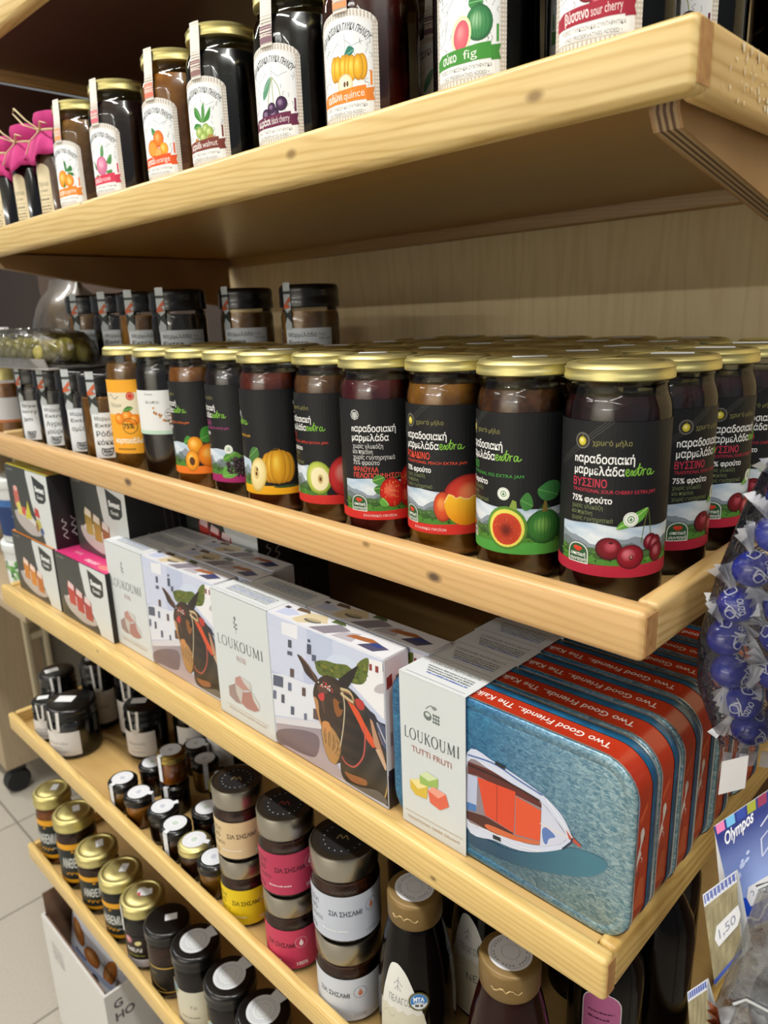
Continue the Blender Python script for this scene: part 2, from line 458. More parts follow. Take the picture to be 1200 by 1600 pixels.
# ------------------------------------------------------------------ the pine rack: shelves
pine_front = wood('pine_pale', '#ead193', '#bc954a', 'X', knots=(
    (-0.0836, 0.0152, 1.3615, 0.0040, '#8a6a35'), (-0.2836, 0.0152, 1.3655, 0.0042, '#8a6a35'), (-0.623, 0.0152, 1.374, 0.0028, '#6d4f2a')), contrast=1.1)
pine_tan = wood('pine_tan', '#e0b87e', '#b48649', 'X', fine=.8, knots=(
    (-0.1445, 0.0, 1.0865, 0.0045, '#3e2a1e'), (-0.5645, 0.0, 1.0935, 0.0055, '#4c3a30'), (-0.208, 0.0, 1.0965, 0.0028, '#8d6a3a')), contrast=.8)
pine_yellow = wood('pine_yellow', '#eccf88', '#ba8d3e', 'X', fine=1.1, knots=(
    (-0.1315, -0.021, 0.8695, 0.0022, '#6e5228'), (-0.655, -0.021, 0.879, 0.002, '#6e5228')), contrast=.9)
pine_side = wood('pine_side', '#e4c68a', '#b08444', 'Y', fine=.8, contrast=1.1)
pine_side_low = wood('pine_side_low', '#eacb80', '#ad8136', 'Y', fine=.8, contrast=1.2)
pine_rear = wood('pine_rear', '#b79259', '#96713b', 'X', fine=1.2, contrast=1.0)
deck_ply = wood('deck_ply', '#d9b474', '#c29a5a', 'X', fine=.25, rough=.4, coat=.3, contrast=.6)
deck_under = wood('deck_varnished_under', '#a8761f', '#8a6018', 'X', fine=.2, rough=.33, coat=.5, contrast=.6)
panel_ply = wood('back_ply', '#ead6a8', '#cdb27c', 'Z', fine=.18, rough=.55, coat=0, contrast=.8)
ply_face = mottled('bracket_ply', '#a8845a', '#987349', 14, 0.5)
ply_edge_dark = flat('ply_edge_dark', '#5b4330', 0.6)
ply_edge_pale = flat('ply_edge_pale', '#a88f6c', 0.6)
XL = -0.975
end_grain = mottled('end_grain', '#a9794a', '#c0925a', 160, .6)
YB = 0.425
SH = {}
def shelf(key, z, y, h, t, wf, ws, lip, matf, mats, label, rear=True):
    """A tray shelf: front rail, two end rails, rear rail and a deck; it drops or rises t metres per metre towards its far end."""
    root = thing('wooden_shelf', label, 'shelf', (0, 0, 0))
    zz = lambda x: -t*x
    def sk(mb):
        mb.v = [(x, yy, q+zz(x)) for x, yy, q in mb.v]; return mb
    Z = z+FZ
    f = MB(); f.box(XL, 0, y, y+wf, Z-h, Z, bev=min(.0042, wf*.3), seg=3); sk(f).build('front_rail', matf, root)
    for x0, x1 in ((-ws, -0.0004), (XL+.0004, XL+ws)):
        f = MB(); f.box(x0, x1, y+wf+.0004, YB-.017, Z-h, Z, bev=min(.0035, ws*.28), seg=3); sk(f).build('end_rail', mats, root)
    f = MB(); f.box(XL, 0, YB-.0165, YB-.001, Z-h-.004, Z+.001, bev=.002); sk(f).build('rear_rail', pine_rear, root)
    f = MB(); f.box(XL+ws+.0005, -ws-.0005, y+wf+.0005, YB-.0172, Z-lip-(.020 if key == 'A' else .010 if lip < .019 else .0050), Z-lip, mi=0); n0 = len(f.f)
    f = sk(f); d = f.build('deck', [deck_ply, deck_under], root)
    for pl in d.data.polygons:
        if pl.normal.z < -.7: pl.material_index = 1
    if key in 'ABC':      # brown end grain where the front rail is cut off
        f = MB(); f.box(-.0001, .0003, y+.0025, y+wf-.0005, Z-h+.003, Z-.003); f.build('end_grain', end_grain, root)
    SH[key] = dict(deck=Z-lip, t=t, y=y+wf)
    return root
def deckz(key, x): return SH[key]['deck']-SH[key]['t']*x
sA = shelf('A', 0.2796, 0.0152, 0.0320, -0.0071, .0165, .014, .002, pine_front, pine_side, 'pale knotty pine shelf carrying the faceted fruit preserve jars')
sB = shelf('B', 0.0, 0.0, 0.0293, 0.0101, .0165, .0135, .018, pine_tan, pine_side, 'tan pine shelf with dark knots carrying the black-labelled marmalade jars')
sC = shelf('C', -0.2106, -0.0210, 0.0300, -0.0039, .0120, .0125, .0040, pine_yellow, pine_side_low, 'yellow pine shelf carrying the gift boxes and sweet tins')
sD = shelf('D', -0.4184, -0.0430, 0.0265, 0.0, .0095, .010, .0210, pine_yellow, pine_side_low, 'pine shelf carrying stacked spread jars and sealed mini jars')
sE = shelf('E', -0.6509, -0.0503, 0.0265, 0.0, .0090, .010, .0210, pine_yellow, pine_side_low, 'lowest pine shelf, carrying the gold-capped honey jars above the carton')
# the shelf above the preserves: only its underside and the far end of its rail come into view
deck_keep = deck_under
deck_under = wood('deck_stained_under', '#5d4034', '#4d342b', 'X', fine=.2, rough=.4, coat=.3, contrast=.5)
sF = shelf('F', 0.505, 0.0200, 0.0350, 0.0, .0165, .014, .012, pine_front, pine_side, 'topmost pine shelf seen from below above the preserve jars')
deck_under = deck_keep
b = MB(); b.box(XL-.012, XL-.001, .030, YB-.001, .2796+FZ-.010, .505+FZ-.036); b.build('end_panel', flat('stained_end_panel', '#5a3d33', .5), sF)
def bracket(x0, x1, zt, root, depth=.36, drop=.105, y0=.040):
    b = MB()
    pts = [(y0, zt), (y0, zt-.010), (y0+.006, zt-.018), (y0+depth, zt-drop), (YB-.018, zt-drop), (YB-.018, zt)]
    n = 9; w = (x1-x0)/n
    for i in range(n):
        b.prism(pts, 'X', x0+i*w, x0+(i+1)*w, mi=2 if i in (0, n-1) else (i % 2))
    return b.build('plywood_bracket', [ply_edge_dark, ply_edge_pale, ply_face], root)
bracket(-.0325, -.0170, 0.2796+FZ-.0225, sA, drop=.080)
bracket(XL+.018, XL+.033, 0.2796+FZ-.031, sA, drop=.075)
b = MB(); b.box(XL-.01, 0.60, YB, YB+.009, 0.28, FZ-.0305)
o = b.build('lower_back_panel', wood('shaded_back_board', '#5a3e26', '#452e1b', 'Z', fine=.18, rough=.6, coat=0, contrast=.7)); tag(o, 'back board of the lower shelves, shade put into its dark brown', 'back panel')  # same back panel lower down, shelf shade put into a darker brown
b = MB(); b.box(XL-.01, 0.60, YB, YB+.009, FZ-.030, 1.78)
P = Print(); _r = random.Random(3)
for k in range(46):
    _y = min(92, abs(_r.gauss(62, 20))); P.ell(_y, _r.uniform(3, 29), _r.uniform(.4, 2.6), _r.uniform(.3, 1.4), _r.choice(('#eee0c0', '#e9d8b2', '#f2e8d0')), rot=_r.uniform(60, 110), n=7)
P.build('scuff_marks', on_plane((.0001, .030, 1.3476), (0, 1, 0), (0, 0, 1)), printed('scuffed_finish', .7), sA)
o = b.build('rack_back_panel', panel_ply); tag(o, 'pale plywood back panel behind the marmalade and preserve shelves', 'back panel')
for i, x in enumerate((XL+.02, -0.52, -0.03)):
    b = MB(); b.box(x-.018, x+.018, YB+.0095, YB+.040, 0.0, 1.80, bev=.003)
    o = b.build('rack_post', pine_rear); tag(o, 'upright pine post standing behind the back panel', 'post', 'posts behind the back panel')
# ------------------------------------------------------------------ shared materials of jars
glass = clear_glass('jar_glass')
gold_lid = mottled('brass_lid_metal', '#d3c98c', '#cabf7c', 30, 0.42, metal=.9)
gold_dark = flat('brass_lid_groove', '#a08a4c', 0.35, metal=1.0)
black_lid = flat('black_lid_enamel', '#0b0b0c', 0.28, coat=.35, coatr=.08, spec=.35)
steel_lid = flat('silver_lid_metal', '#a9a59b', 0.28, metal=1.0)
dark_lid_top = flat('bronze_lid_top', '#5b5349', 0.35, metal=.9)
paper = printed('printed_label', 0.5)
paper_gloss = printed('printed_carton', 0.35, coat=.25, coatr=.2)
white_paper = flat('white_sticker', '#e9ebec', 0.6)
def jam_mat(name, c1, c2, scale=90):
    return mottled(name, c1, c2, scale, 0.25, coat=.6, coatr=.06)
JAM = {
 'cherry': jam_mat('cherry_jam', '#1d0608', '#360b0e'), 'straw': jam_mat('strawberry_jam', '#5c181e', '#702226'),
 'peach': jam_mat('peach_jam', '#9c6418', '#b87c26'), 'fig': jam_mat('fig_jam', '#4a270e', '#704218', 160), 'apple': jam_mat('apple_jam', '#6c4218', '#845424'),
 'quince': jam_mat('quince_jam', '#6a2618', '#843622'), 'elder': jam_mat('elderberry_jam', '#1c0b10', '#2a1016'), 'apricot': jam_mat('apricot_jam', '#98591a', '#b47028'),
 'dark': jam_mat('dark_preserve', '#120808', '#1f0e0c'), 'orange': jam_mat('orange_preserve', '#a86212', '#c67e24'), 'amber': jam_mat('amber_preserve', '#8a5a1c', '#a2702c'),
 'brown': jam_mat('brown_preserve', '#3d1f10', '#542b15'), 'red': jam_mat('red_preserve', '#4c130c', '#6a2014', 60), 'honey': jam_mat('honey', '#a5520f', '#bc6a18'),
 'walnut': jam_mat('walnut_preserve', '#07080a', '#101214'), 'rose': jam_mat('rose_preserve', '#1e0e10', '#331a1a', 40),
}
def lid_part(parent, r, z0, z1, mat, name='lid', n=48, dimple=True):
    b = MB(); h = z1-z0
    prof = [(r-.0012, z0), (r, z0+.0008), (r, z0+h*.30), (r-.0004, z0+h*.36), (r-.0004, z0+h*.62), (r, z0+h*.70), (r-.0004, z1-.0030), (r-.0022, z1-.0006), (r-.0040, z1)]
    if dimple: prof += [(r-.0062, z1-.0002), (r-.0072, z1-.0014), (r*.62, z1-.0014), (r*.58, z1-.0006), (r*.3, z1-.0005)]
    prof += [(0.0004, z1-.0005 if dimple else z1)]
    b.lathe(prof, n, cap1=True, cap0=True)
    return b.build(name, mat, parent)
def glass_part(parent, prof, n=48, shape=None, mat=None):
    b = MB(); b.lathe(prof, n, shape=shape, cap0=True)
    return b.build('glass_jar', mat or glass, parent)
def fill_part(parent, prof, mat, n=40, shape=None, name='preserve'):
    b = MB(); b.lathe(prof, n, shape=shape, cap0=True, cap1=True)
    return b.build(name, mat, parent)
def inset(prof, d, top):
    """The contents of a glass profile: d thinner, filled up to height top."""
    out = [(max(p[0]-d, .0005), p[1]+(d if p[1] < .004 else 0), *p[2:]) for p in prof if p[1] <= top]
    last = out[-1]; out.append((last[0], top, *last[2:])) if last[1] < top else None
    return out
def price_sticker(lid, z, x, y, rz, w=.022, h=.011, mat=None):
    b = MB(); b.box(-w/2, w/2, -h/2, h/2, 0, .0003)
    o = b.build('price_sticker', mat or white_paper, lid); o.location = (x, y, z+.0002); o.rotation_euler = (0, 0, rz)
    return o
# ------------------------------------------------------------------ marmalade jars on the tan shelf
JR = .0312
PROF_M = [(.0005, .0012), (.024, .0008), (.0285, .0006), (.0303, .0022), (JR, .007), (JR, .1115), (.0308, .1165), (.0296, .1212), (.0283, .1243), (.0278, .1285), (.0284, .1300), (.0278, .1312), (.0278, .1395)]
def raised(r, dz=.006):
    m = on_cyl(r)
    return lambda u, v, h: m(u, v+dz, h)
GREEN = '#7db643'
def house_logo(P, u, v, w=14):
    k = w/14
    P.poly([(u-7*k, v-5.6*k)] + [(u+7*k*math.cos(math.radians(180-180*i/12)), v+1*k+6*k*math.sin(math.radians(180-180*i/12))) for i in range(13)] + [(u+7*k, v-5.6*k)], '#e8ece6')
    P.poly([(u-6.4*k, v-5*k)] + [(u+6.4*k*math.cos(math.radians(180-180*i/12)), v+1*k+5.4*k*math.sin(math.radians(180-180*i/12))) for i in range(13)] + [(u+6.4*k, v-5*k)], '#2b5a36')
    P.ell(u-1*k, v+3.6*k, 2.2*k, 1.2*k, '#d8452f'); P.ell(u+1*k, v+3.4*k, 2*k, 1.2*k, '#d8452f'); P.rect(u-1.6*k, v+1.6*k, u+1.6*k, v+3*k, '#c93a28')
    P.text('σπιτική', u, v-1.2*k, 3.1*k, '#f2f4f0', 'C', bold=.02, shear=.15, width=10.5*k)
    P.text('συνταγή', u, v-4.3*k, 3.1*k, '#f2f4f0', 'C', bold=.02, shear=.15, width=11.5*k)
def seal(P, u, v, r=4.2):
    P.ell(u, v, r, r, '#eef2ea', n=24); P.ring(u, v, r*.82, .25, '#8fae8a'); P.ell(u, v, r*.5, r*.5, '#4f7f4c', n=16); P.ell(u, v, r*.38, r*.38, '#e8efe6', n=12)
    P.poly([(u, v+r*.3), (u+r*.22, v-r*.1), (u, v-r*.28), (u-r*.22, v-r*.1)], '#4f7f4c')
def leaf(P, pts, c1='#4f9a36', c2='#9ccb62'):
    P.smooth(pts, c1)
    n = len(pts); a = pts[0]; b = pts[n//2]
    P.curve([a, ((a[0]+b[0])/2+.3, (a[1]+b[1])/2), b], .5, c2)
def landscape(P, u0, u1, top=45):
    def sky(x, y):
        t = (y-30)/(top-30); c = mixc('#d3dfe8', '#8db2d2', t)
        return mixc(c, '#f2f6f8', .35+.35*math.sin(x*.21+y*.35)*math.sin(y*.5+x*.07)) if t > .1 else c
    P.poly([(u0, 20), (u1, 20), (u1, top-2)] + [(u1+(u0-u1)*k/16, top-1+1.3*math.sin(k*.55)) for k in range(17)], sky)
    rnd = random.Random(5)
    def ridge(y0, amp, c, fr, ph):
        P.poly([(u0, 19)] + [(u0+(u1-u0)*k/40, y0+amp*math.sin(k*fr+ph)+amp*.5*math.sin(k*fr*2.3+ph*2)+rnd.uniform(-.4, .4)) for k in range(41)] + [(u1, 19)], c)
    ridge(34.5, 2.4, '#8b98a4', .37, 1.2); ridge(31, 2.2, '#6b7b7d', .45, .2); ridge(28, 1.8, '#4d6c42', .5, 2.0); ridge(25.5, 1.3, '#3b5f2c', .7, .5); ridge(23, .8, '#4f8a35', .8, 1.4)
    for k in range(60):
        x = rnd.uniform(u0, u1); y = rnd.uniform(20.5, 28.5)
        P.ell(x, y, rnd.uniform(.5, 1.4), rnd.uniform(.3, .8), rnd.choice(('#2f4f25', '#5f9a40', '#29451f', '#6f9f4c')), n=7)
def fruit_cherry(P):
    P.curve([(21, 54), (19, 44), (17.5, 33)], .5, '#6b7a3a'); P.curve([(21, 54), (23, 44), (24, 36)], .5, '#6b7a3a')
    leaf(P, [(2.5, 41.8), (7, 48), (14, 52), (20.5, 54), (18, 47.5), (10, 43)], '#5fa33c', '#b8dc86')
    for (u, v, r) in ((24, 33, 5), (28, 31, 5.4), (30, 26, 6)): P.ball(u, v, r, r*1.05, '#3c0812', '#7c1426', '#c4707c')
    P.ball(-1.2, 29.5, 7.6, 7, '#32060f', '#7a1222', '#c25566', hx=.25, hy=.35)
    P.ball(11.5, 24.8, 8.2, 7.6, '#4a0a16', '#93182b', '#d87885', hx=-.35, hy=.35)
    P.ell(0, 33.2, 1.4, .7, '#43101a'); P.ell(11.8, 24.5, 1.2, 1.6, '#5a0f1c'); P.ell(11.8, 24.7, .6, 1, '#b58a78')
def fig_half(P, u, v, rx, ry):
    P.ball(u, v, rx, ry, '#4f7f2e', '#7aa83c', '#a7c85a'); P.ell(u, v-.3, rx*.86, ry*.88, '#e6dc62', n=26)
    P.ball(u, v-.8, rx*.72, ry*.74, '#d0482c', '#b93a22', '#5a1510', hx=0, hy=-.1)
    rnd = random.Random(3)
    for k in range(44):
        a = rnd.uniform(0, 2*PI); r = rnd.uniform(.3, .64)
        P.ell(u+rx*r*math.cos(a), v-.8+ry*r*math.sin(a), .28, .28, rnd.choice(('#d8643c', '#e0905a', '#9c2a1c')), n=5)
def fruit_fig(P):
    leaf(P, [(29, 45), (33, 50), (36, 47), (37, 41), (33, 38), (30, 40)], '#3f7d3c', '#6fa85a')
    leaf(P, [(40, 52), (48, 57), (56, 55), (55, 47), (48, 44), (42, 46)], '#3b7a40', '#6da660')
    P.ball(45, 27, 12.5, 11.5, '#1f4d24', '#3f8038', '#7fb65a', hx=-.2, hy=.2)
    for k in range(-4, 5): P.curve([(45+k*.3, 42), (45+k*2.6, 30), (45+k*1.6, 16.5)], .35, '#2d6230')
    P.poly([(43, 37), (44.3, 44), (46, 44.5), (47, 37)], '#7c6a34')
    fig_half(P, 20, 26, 14, 14.5); P.poly([(22, 40), (24, 45), (26.5, 44), (27, 38)], '#86a045')
def fruit_peach(P):
    P.ball(40, 35, 19, 17, '#8c1b1c', '#cf3d2e', '#ee8a5a', hx=.0, hy=.35, n=28)
    P.ball(21, 29, 7, 11, '#9c2a1c', '#d8542a', '#f09a50')
    pts = [(22, 32), (25, 38), (28, 37), (30, 35), (33, 36), (36, 34.5), (40, 34), (43, 36), (47, 36), (51, 35), (54, 36), (55, 30), (52, 22), (46, 17), (38, 15), (30, 17), (24, 23)]
    P.smooth(pts, lambda x, y: mixc('#e88a12', '#f8c030', (y-14)/22), 4); P.line([p for p in pts[0:11]], .8, '#f6d98a')
def fruit_straw(P):
    leaf(P, [(2, 39), (6, 44), (11, 42), (12, 38), (7, 36)], '#4e8a3c'); leaf(P, [(3, 33), (7, 36), (12, 34), (11, 30), (6, 29)], '#447a38')
    P.curve([(10, 36), (16, 40), (24, 42)], .7, '#4e7a34'); P.curve([(10, 36), (8, 28), (6, 22)], .6, '#5a8a44')
    for u, v, rx, ry, ro in ((32, 40, 8, 11, -12), (17, 30, 9.5, 11.5, 10), (32, 26, 8.5, 10, 20), (44, 30, 8, 10, 0)):
        P.ball(u, v, rx, ry, '#9c1410', '#d5291e', '#f07a5c', rot=ro)
        rnd = random.Random(int(u*10+v))
        for k in range(26):
            a = rnd.uniform(0, 2*PI); r = rnd.uniform(.1, .88); P.ell(u+rx*r*math.cos(a), v+ry*r*math.sin(a), .35, .5, '#f2c060', n=5)
    leaf(P, [(9, 26), (12, 24), (14, 20), (10, 19), (7, 22)], '#6ab04a', '#b0dc80')
def fruit_apple(P):
    P.ball(19, 31, 12, 14, '#7f9a2c', '#c3cf5a', '#e9e7a8'); P.ell(20, 30, 8.2, 10, '#f2e9bc'); P.ell(21, 30, 2.4, 4, '#c9b070'); P.ell(21, 30, 1, 1.8, '#5a3a1c')
    P.ball(43, 32, 15, 17.5, '#a01620', '#d83a3a', '#f4a39a', hx=-.3, hy=.3, n=28); P.ball(51, 44, 5, 4.5, '#d85a3a', '#c9b84a', '#b8cc5a')
    P.ell(43, 47.6, 4.4, 1.4, '#8a1a1e'); P.curve([(43, 47), (43.5, 50.5)], .9, '#4c2a18'); P.ell(12, 17, 6, 1.5, '#4a7a34')
def fruit_quince(P):
    leaf(P, [(26, 41), (31, 50), (37, 50), (38, 43), (32, 36)], '#46763a', '#88b060')
    for k, (u, rx) in enumerate(((63, 7), (47, 7), (59, 7.5), (51, 7.5), (55, 7))): P.ball(u, 34-abs(u-55)*.15, rx, 16-abs(u-55)*.3, '#a8700f', '#dca322', '#f3cf52', n=20)
    P.ell(54, 49, 2.6, 1.2, '#5d431c'); P.curve([(52, 50), (54, 48.6), (57, 50)], .9, '#3e2c12')
    P.ball(35.5, 26, 9, 16, '#c9a83c', '#efe0a4', '#f6ecc6', rot=-12); P.ell(34, 28, 3.2, 6, '#d8bf7c'); P.ell(34, 27, 1.1, 2, '#5a3416'); P.ell(35, 31, .9, 1.6, '#5a3416')
    P.ell(62, 15.5, 12, 1.2, '#35502a')
def fruit_elder(P):
    leaf(P, [(43, 38), (45, 50), (50, 46), (58, 40), (62, 34), (52, 33)], '#5aa03c', '#9ed06a'); leaf(P, [(20, 30), (24, 36), (34, 38), (38, 33), (28, 28)], '#4e8c36')
    leaf(P, [(56, 32), (62, 44), (68, 40), (66, 30)], '#55983a'); leaf(P, [(18, 14), (22, 24), (34, 18), (28, 13)], '#66a84a'); leaf(P, [(48, 12), (58, 18), (66, 14), (56, 11)], '#5aa040')
    for p in ([(26, 34), (40, 34), (54, 26)], [(36, 36), (48, 30), (58, 34)], [(40, 24), (52, 34), (60, 40)]): P.curve(p, .7, '#6a8a3c')
    rnd = random.Random(11)
    for k in range(110):
        a = rnd.uniform(0, 2*PI); r = math.sqrt(rnd.uniform(0, 1)); P.ball(40+18*r*math.cos(a), 24+9*r*math.sin(a), 1.5, 1.5, '#120a10', '#2c1a24', '#7a6672', n=8)
def fruit_apricot(P):
    for pts in ([(40, 44), (42, 54), (50, 56), (56, 50), (52, 42), (45, 40)], [(52, 40), (58, 48), (66, 44), (64, 36)], [(22, 40), (26, 47), (31, 45), (30, 38)], [(58, 18), (64, 30), (68, 26), (66, 16)]): leaf(P, pts, '#3f8a34', '#8ac060')
    P.curve([(34, 38), (46, 39), (58, 36)], .9, '#6b4a22')
    P.ball(34, 38, 8, 8.5, '#b86a0e', '#f0a020', '#fcd06a'); P.ball(48, 27, 12, 12, '#b8560c', '#ee8a1c', '#fbbf5a', n=24); P.ball(29.5, 22, 7.5, 11, '#c26c10', '#f6a628', '#fccf6c', rot=-8)
    P.ell(29.5, 21.5, 3, 4.4, '#5a3210')
FLAV = {
 'cherry': ('ΒΥΣΣΙΝΟ', 'TRADITIONAL SOUR CHERRY EXTRA JAM', '#c73a50', '#b5263f', fruit_cherry, GREEN, None),
 'fig': ('ΣΥΚΟ', 'TRADITIONAL FIG EXTRA JAM', '#4aa447', '#51a346', fruit_fig, GREEN, (12, 52)),
 'peach': ('ΡΟΔΑΚΙΝΟ', 'TRADITIONAL PEACH EXTRA JAM', '#e0503a', '#d8352f', fruit_peach, GREEN, None),
 'straw': None,
 'apple': ('ΜΗΛΟ', 'TRADITIONAL APPLE EXTRA JAM', '#d8483a', '#d23430', fruit_apple, GREEN, None),
 'quince': ('ΚΥΔΩΝΙ', 'TRADITIONAL QUINCE EXTRA JAM', '#e9b42c', '#eeb01e', fruit_quince, GREEN, None),
 'elder': ('ΚΟΥΦΟΞΥΛΙΑ', 'TRADITIONAL ELDERBERRY EXTRA JAM', '#b04a86', '#a52a6c', fruit_elder, GREEN, (23, 44)),
 'apricot': ('ΒΕΡΙΚΟΚΟ', 'TRADITIONAL APRICOT EXTRA JAM', '#ee7a2c', '#f08028', fruit_apricot, GREEN, None)}
def extra_script(P, u, v, k, col):
    c = lambda *p: P.curve([(u+x*k, v+y*k) for x, y in p], .85*k, col, 5)
    c((0, 1.5), (2.2, 2.4), (2.4, 4), (1.2, 4.2), (.5, 2.4), (.9, .4), (2.2, 0), (3.6, 1.6), (4.4, 3.6))
    c((4.2, 4), (5.2, 2.6), (5.8, .4), (6.8, .2)); c((7.2, 4.2), (5.6, 2.0), (4.2, -.1)); c((6.8, .2), (8.6, 4.2), (9.6, 8)); c((9.8, 8.4), (8.8, 3), (9, .3), (10.2, .5)); c((7.6, 4.8), (9.4, 5.2), (11.6, 5.4))
    c((10.2, .5), (11.4, 3.8), (11.9, 4.4), (12.4, 3.4), (12.2, 1), (12, 0)); c((12.2, 2.4), (13.2, 4), (14.4, 4)); c((18, 3.6), (16.6, 4.2), (15.4, 2.6), (15.6, .4), (17, .6), (18, 3), (18.4, 3.8), (18, .6), (19.6, .6), (21, 2.2))
def jam_label(key, parent):
    P = Print(clip=(-92, 12, 96, 104)); bg = '#191a1c'
    P.rect(-92, 12, 96, 104, bg)
    top = 45
    landscape(P, -34, {'quince': 24, 'apricot': 24, 'elder': 28, 'apple': 22}.get(key, 62), top)
    if key == 'straw':
        P.poly([(-92, top)] + [(-92+k*8, top-1.4+1.2*math.sin(k*.7)) for k in range(25)] + [(96, 60), (-92, 60)], bg)
        P.ring(-21, 92.5, 3.6, .8, '#b9bcb9', 8); P.poly([(-23, 94.5), (-19, 94.5), (-18.6, 91), (-21, 89.4), (-23.4, 91)], '#b9bcb9')
        P.text('nαραδοσιακή', -24.5, 80, 7.2, '#f4f4f2', bold=.016, width=35.5); P.text('μαρμελάδα', -24.5, 73.2, 7.2, '#f4f4f2', bold=.016, width=30)
        for k, s in enumerate(('χωρίς γλυκόζη', 'και πηκτίνη', 'χωρίς συντηρητικά', '75% φρούτο')): P.text(s, -24, 67.5-4.2*k, 4.8, '#dcdcda', width=(25, 17, 34, 22)[k])
        P.text('ΦΡΑΟΥΛΑ', -24, 49.5, 5.2, '#e8503a', width=21, bold=.01); P.text('ΠΕΛΟΠΟΝΝΗΣΟΥ', -24, 44.8, 5.2, '#e8503a', width=40, bold=.01)
        band = '#d9332e'; fruit = fruit_straw; sl = None
    else:
        name, sub, col, band, fruit, ecol, sl = FLAV[key]
        P.poly([(-92, top)] + [(-92+k*8, top-1.4+1.2*math.sin(k*.7)) for k in range(25)] + [(96, 60), (-92, 60)], bg)
        for d in (0, 2.2, 4.4): P.line([(-40+d, 76), (-3+d, 106)], .28, '#55554f')
        P.ell(-19.5, 92.5, 4.7, 4.7, '#2b2a29', n=28); P.ring(-19.5, 92.5, 4.3, .9, '#6b6862', 28); P.ball(-19.5, 92.2, 2.6, 2.7, '#8d8420', '#d8c840', '#f2ecae'); P.curve([(-19.5, 94.6), (-19, 96)], .4, '#8d8420')
        P.text('χρυσό μήλο', -13, 90.4, 4.4, '#8e8a52', width=22)
        P.text('nαραδοσιακή', -24.5, 80, 7.2, '#f4f4f2', bold=.016, width=35.5); P.text('μαρμελάδα', -24.5, 73.2, 7.2, '#f4f4f2', bold=.016, width=30)
        extra_script(P, 5.8, 73.4, .84, ecol)
        P.text(name, -25, 66, 6.6, col, bold=.012, width=min(4.1+2.45*len(name), 34)); P.text(sub, -25, 62.6, 3.0, col, width=50)
        P.text('75% φρούτο', -25.5, 56.6, 5.0, '#f0f0ee', bold=.022, width=25)
        for k, s in enumerate(('χωρίς γλυκόζη', 'και πηκτίνη', 'χωρίς συντηρητικά')): P.text(s, -25.5, 52.6-3.7*k, 3.7, '#7c8a5c', width=(20, 14, 26)[k])
    P.poly([(-92, 12)] + [(-92+k*8, 19.4+.6*math.sin(k*.5)) for k in range(25)] + [(96, 12)], band)
    house_logo(P, -20, 24, 14)
    i0 = len(P.p); fruit(P); P.shift(i0, dy=0 if key == 'cherry' else 3.5, dx={'peach': -13, 'straw': -10, 'fig': -6, 'apple': -4, 'quince': -4.5, 'elder': -4, 'apricot': -5}.get(key, 0))
    if sl: seal(P, *sl)
    elif key == 'cherry': seal(P, 10.5, 47.6, 4.4)
    P.text('ΕΛΛΗΝΙΚΟ ΠΡΟΪΟΝ', -16, 14.4, 2.6, '#f6e9e6', width=26) if key in ('straw', 'peach') else None
    if key == 'quince':   # the ingredients column comes round to the front
        P.rect(68, 20, 96, 104, bg); P.ring(70, 92, 2.4, .7, '#c9ccc9', 8); P.text('ΜΑΡΜΕΛΑΔΑ', 74, 93, 3.2, '#e0a02a'); P.text('ΕΧΤΡΑ', 74, 89.6, 3.2, '#e0a02a')
        for k in range(15): P.small(68+2*((k*7) % 4), 92, 83-4.1*k, 2.0, '#cfd0cf', seed=k)
    P.small(70, 90, 50, 1.8, '#b0b0b0', 3) if key == 'fig' else None
    return P.build('label', raised(JR+.0002), paper, parent, step=3.0)
JAR_LABEL = {
 'cherry': 'sour cherry marmalade jar nearest the shelf corner, whole label facing out', 'fig': 'marmalade jar with a halved fig and green fig on its black label',
 'peach': 'marmalade jar with a bitten red and yellow peach on its black label', 'straw': 'strawberry marmalade jar with white lettering and red berries on black',
 'apple': 'marmalade jar with one red apple on its black label', 'quince': 'marmalade jar with a yellow quince and cut half on black',
 'elder': 'elderberry marmalade jar with dark berries and magenta band', 'apricot': 'apricot marmalade jar with orange fruit and orange band'}
JROW = [('cherry', -.0537, .0645, 27), ('fig', -.119, .064, -11), ('peach', -.1845, .066, 16), ('straw', -.2495, .061, 45), ('apple', -.3145, .068, -5), ('quince', -.379, .058, -42), ('elder', -.4450, .065, -12), ('apricot', -.5092, .063, -14)]
JAR = {}
def place_b(x): return deckz('B', x)
for key, x, y, face in JROW:
    t = thing('marmalade_jar', JAR_LABEL[key], 'jam jar', (x, y, place_b(x)), math.radians(face), 'marmalade jars along the front of the tan shelf')
    glass_part(t, PROF_M)
    fill_part(t, inset(PROF_M, .0012, .1235), JAM[key], name='jam')
    lid = lid_part(t, .0315, .1318, .1419, gold_lid)
    jam_label(key, t)
    if key in ('fig', 'straw', 'quince', 'elder'):
        price_sticker(lid, .1416, -.004, .008, math.radians(40-face))
    JAR[key] = t
rnd = random.Random(4)
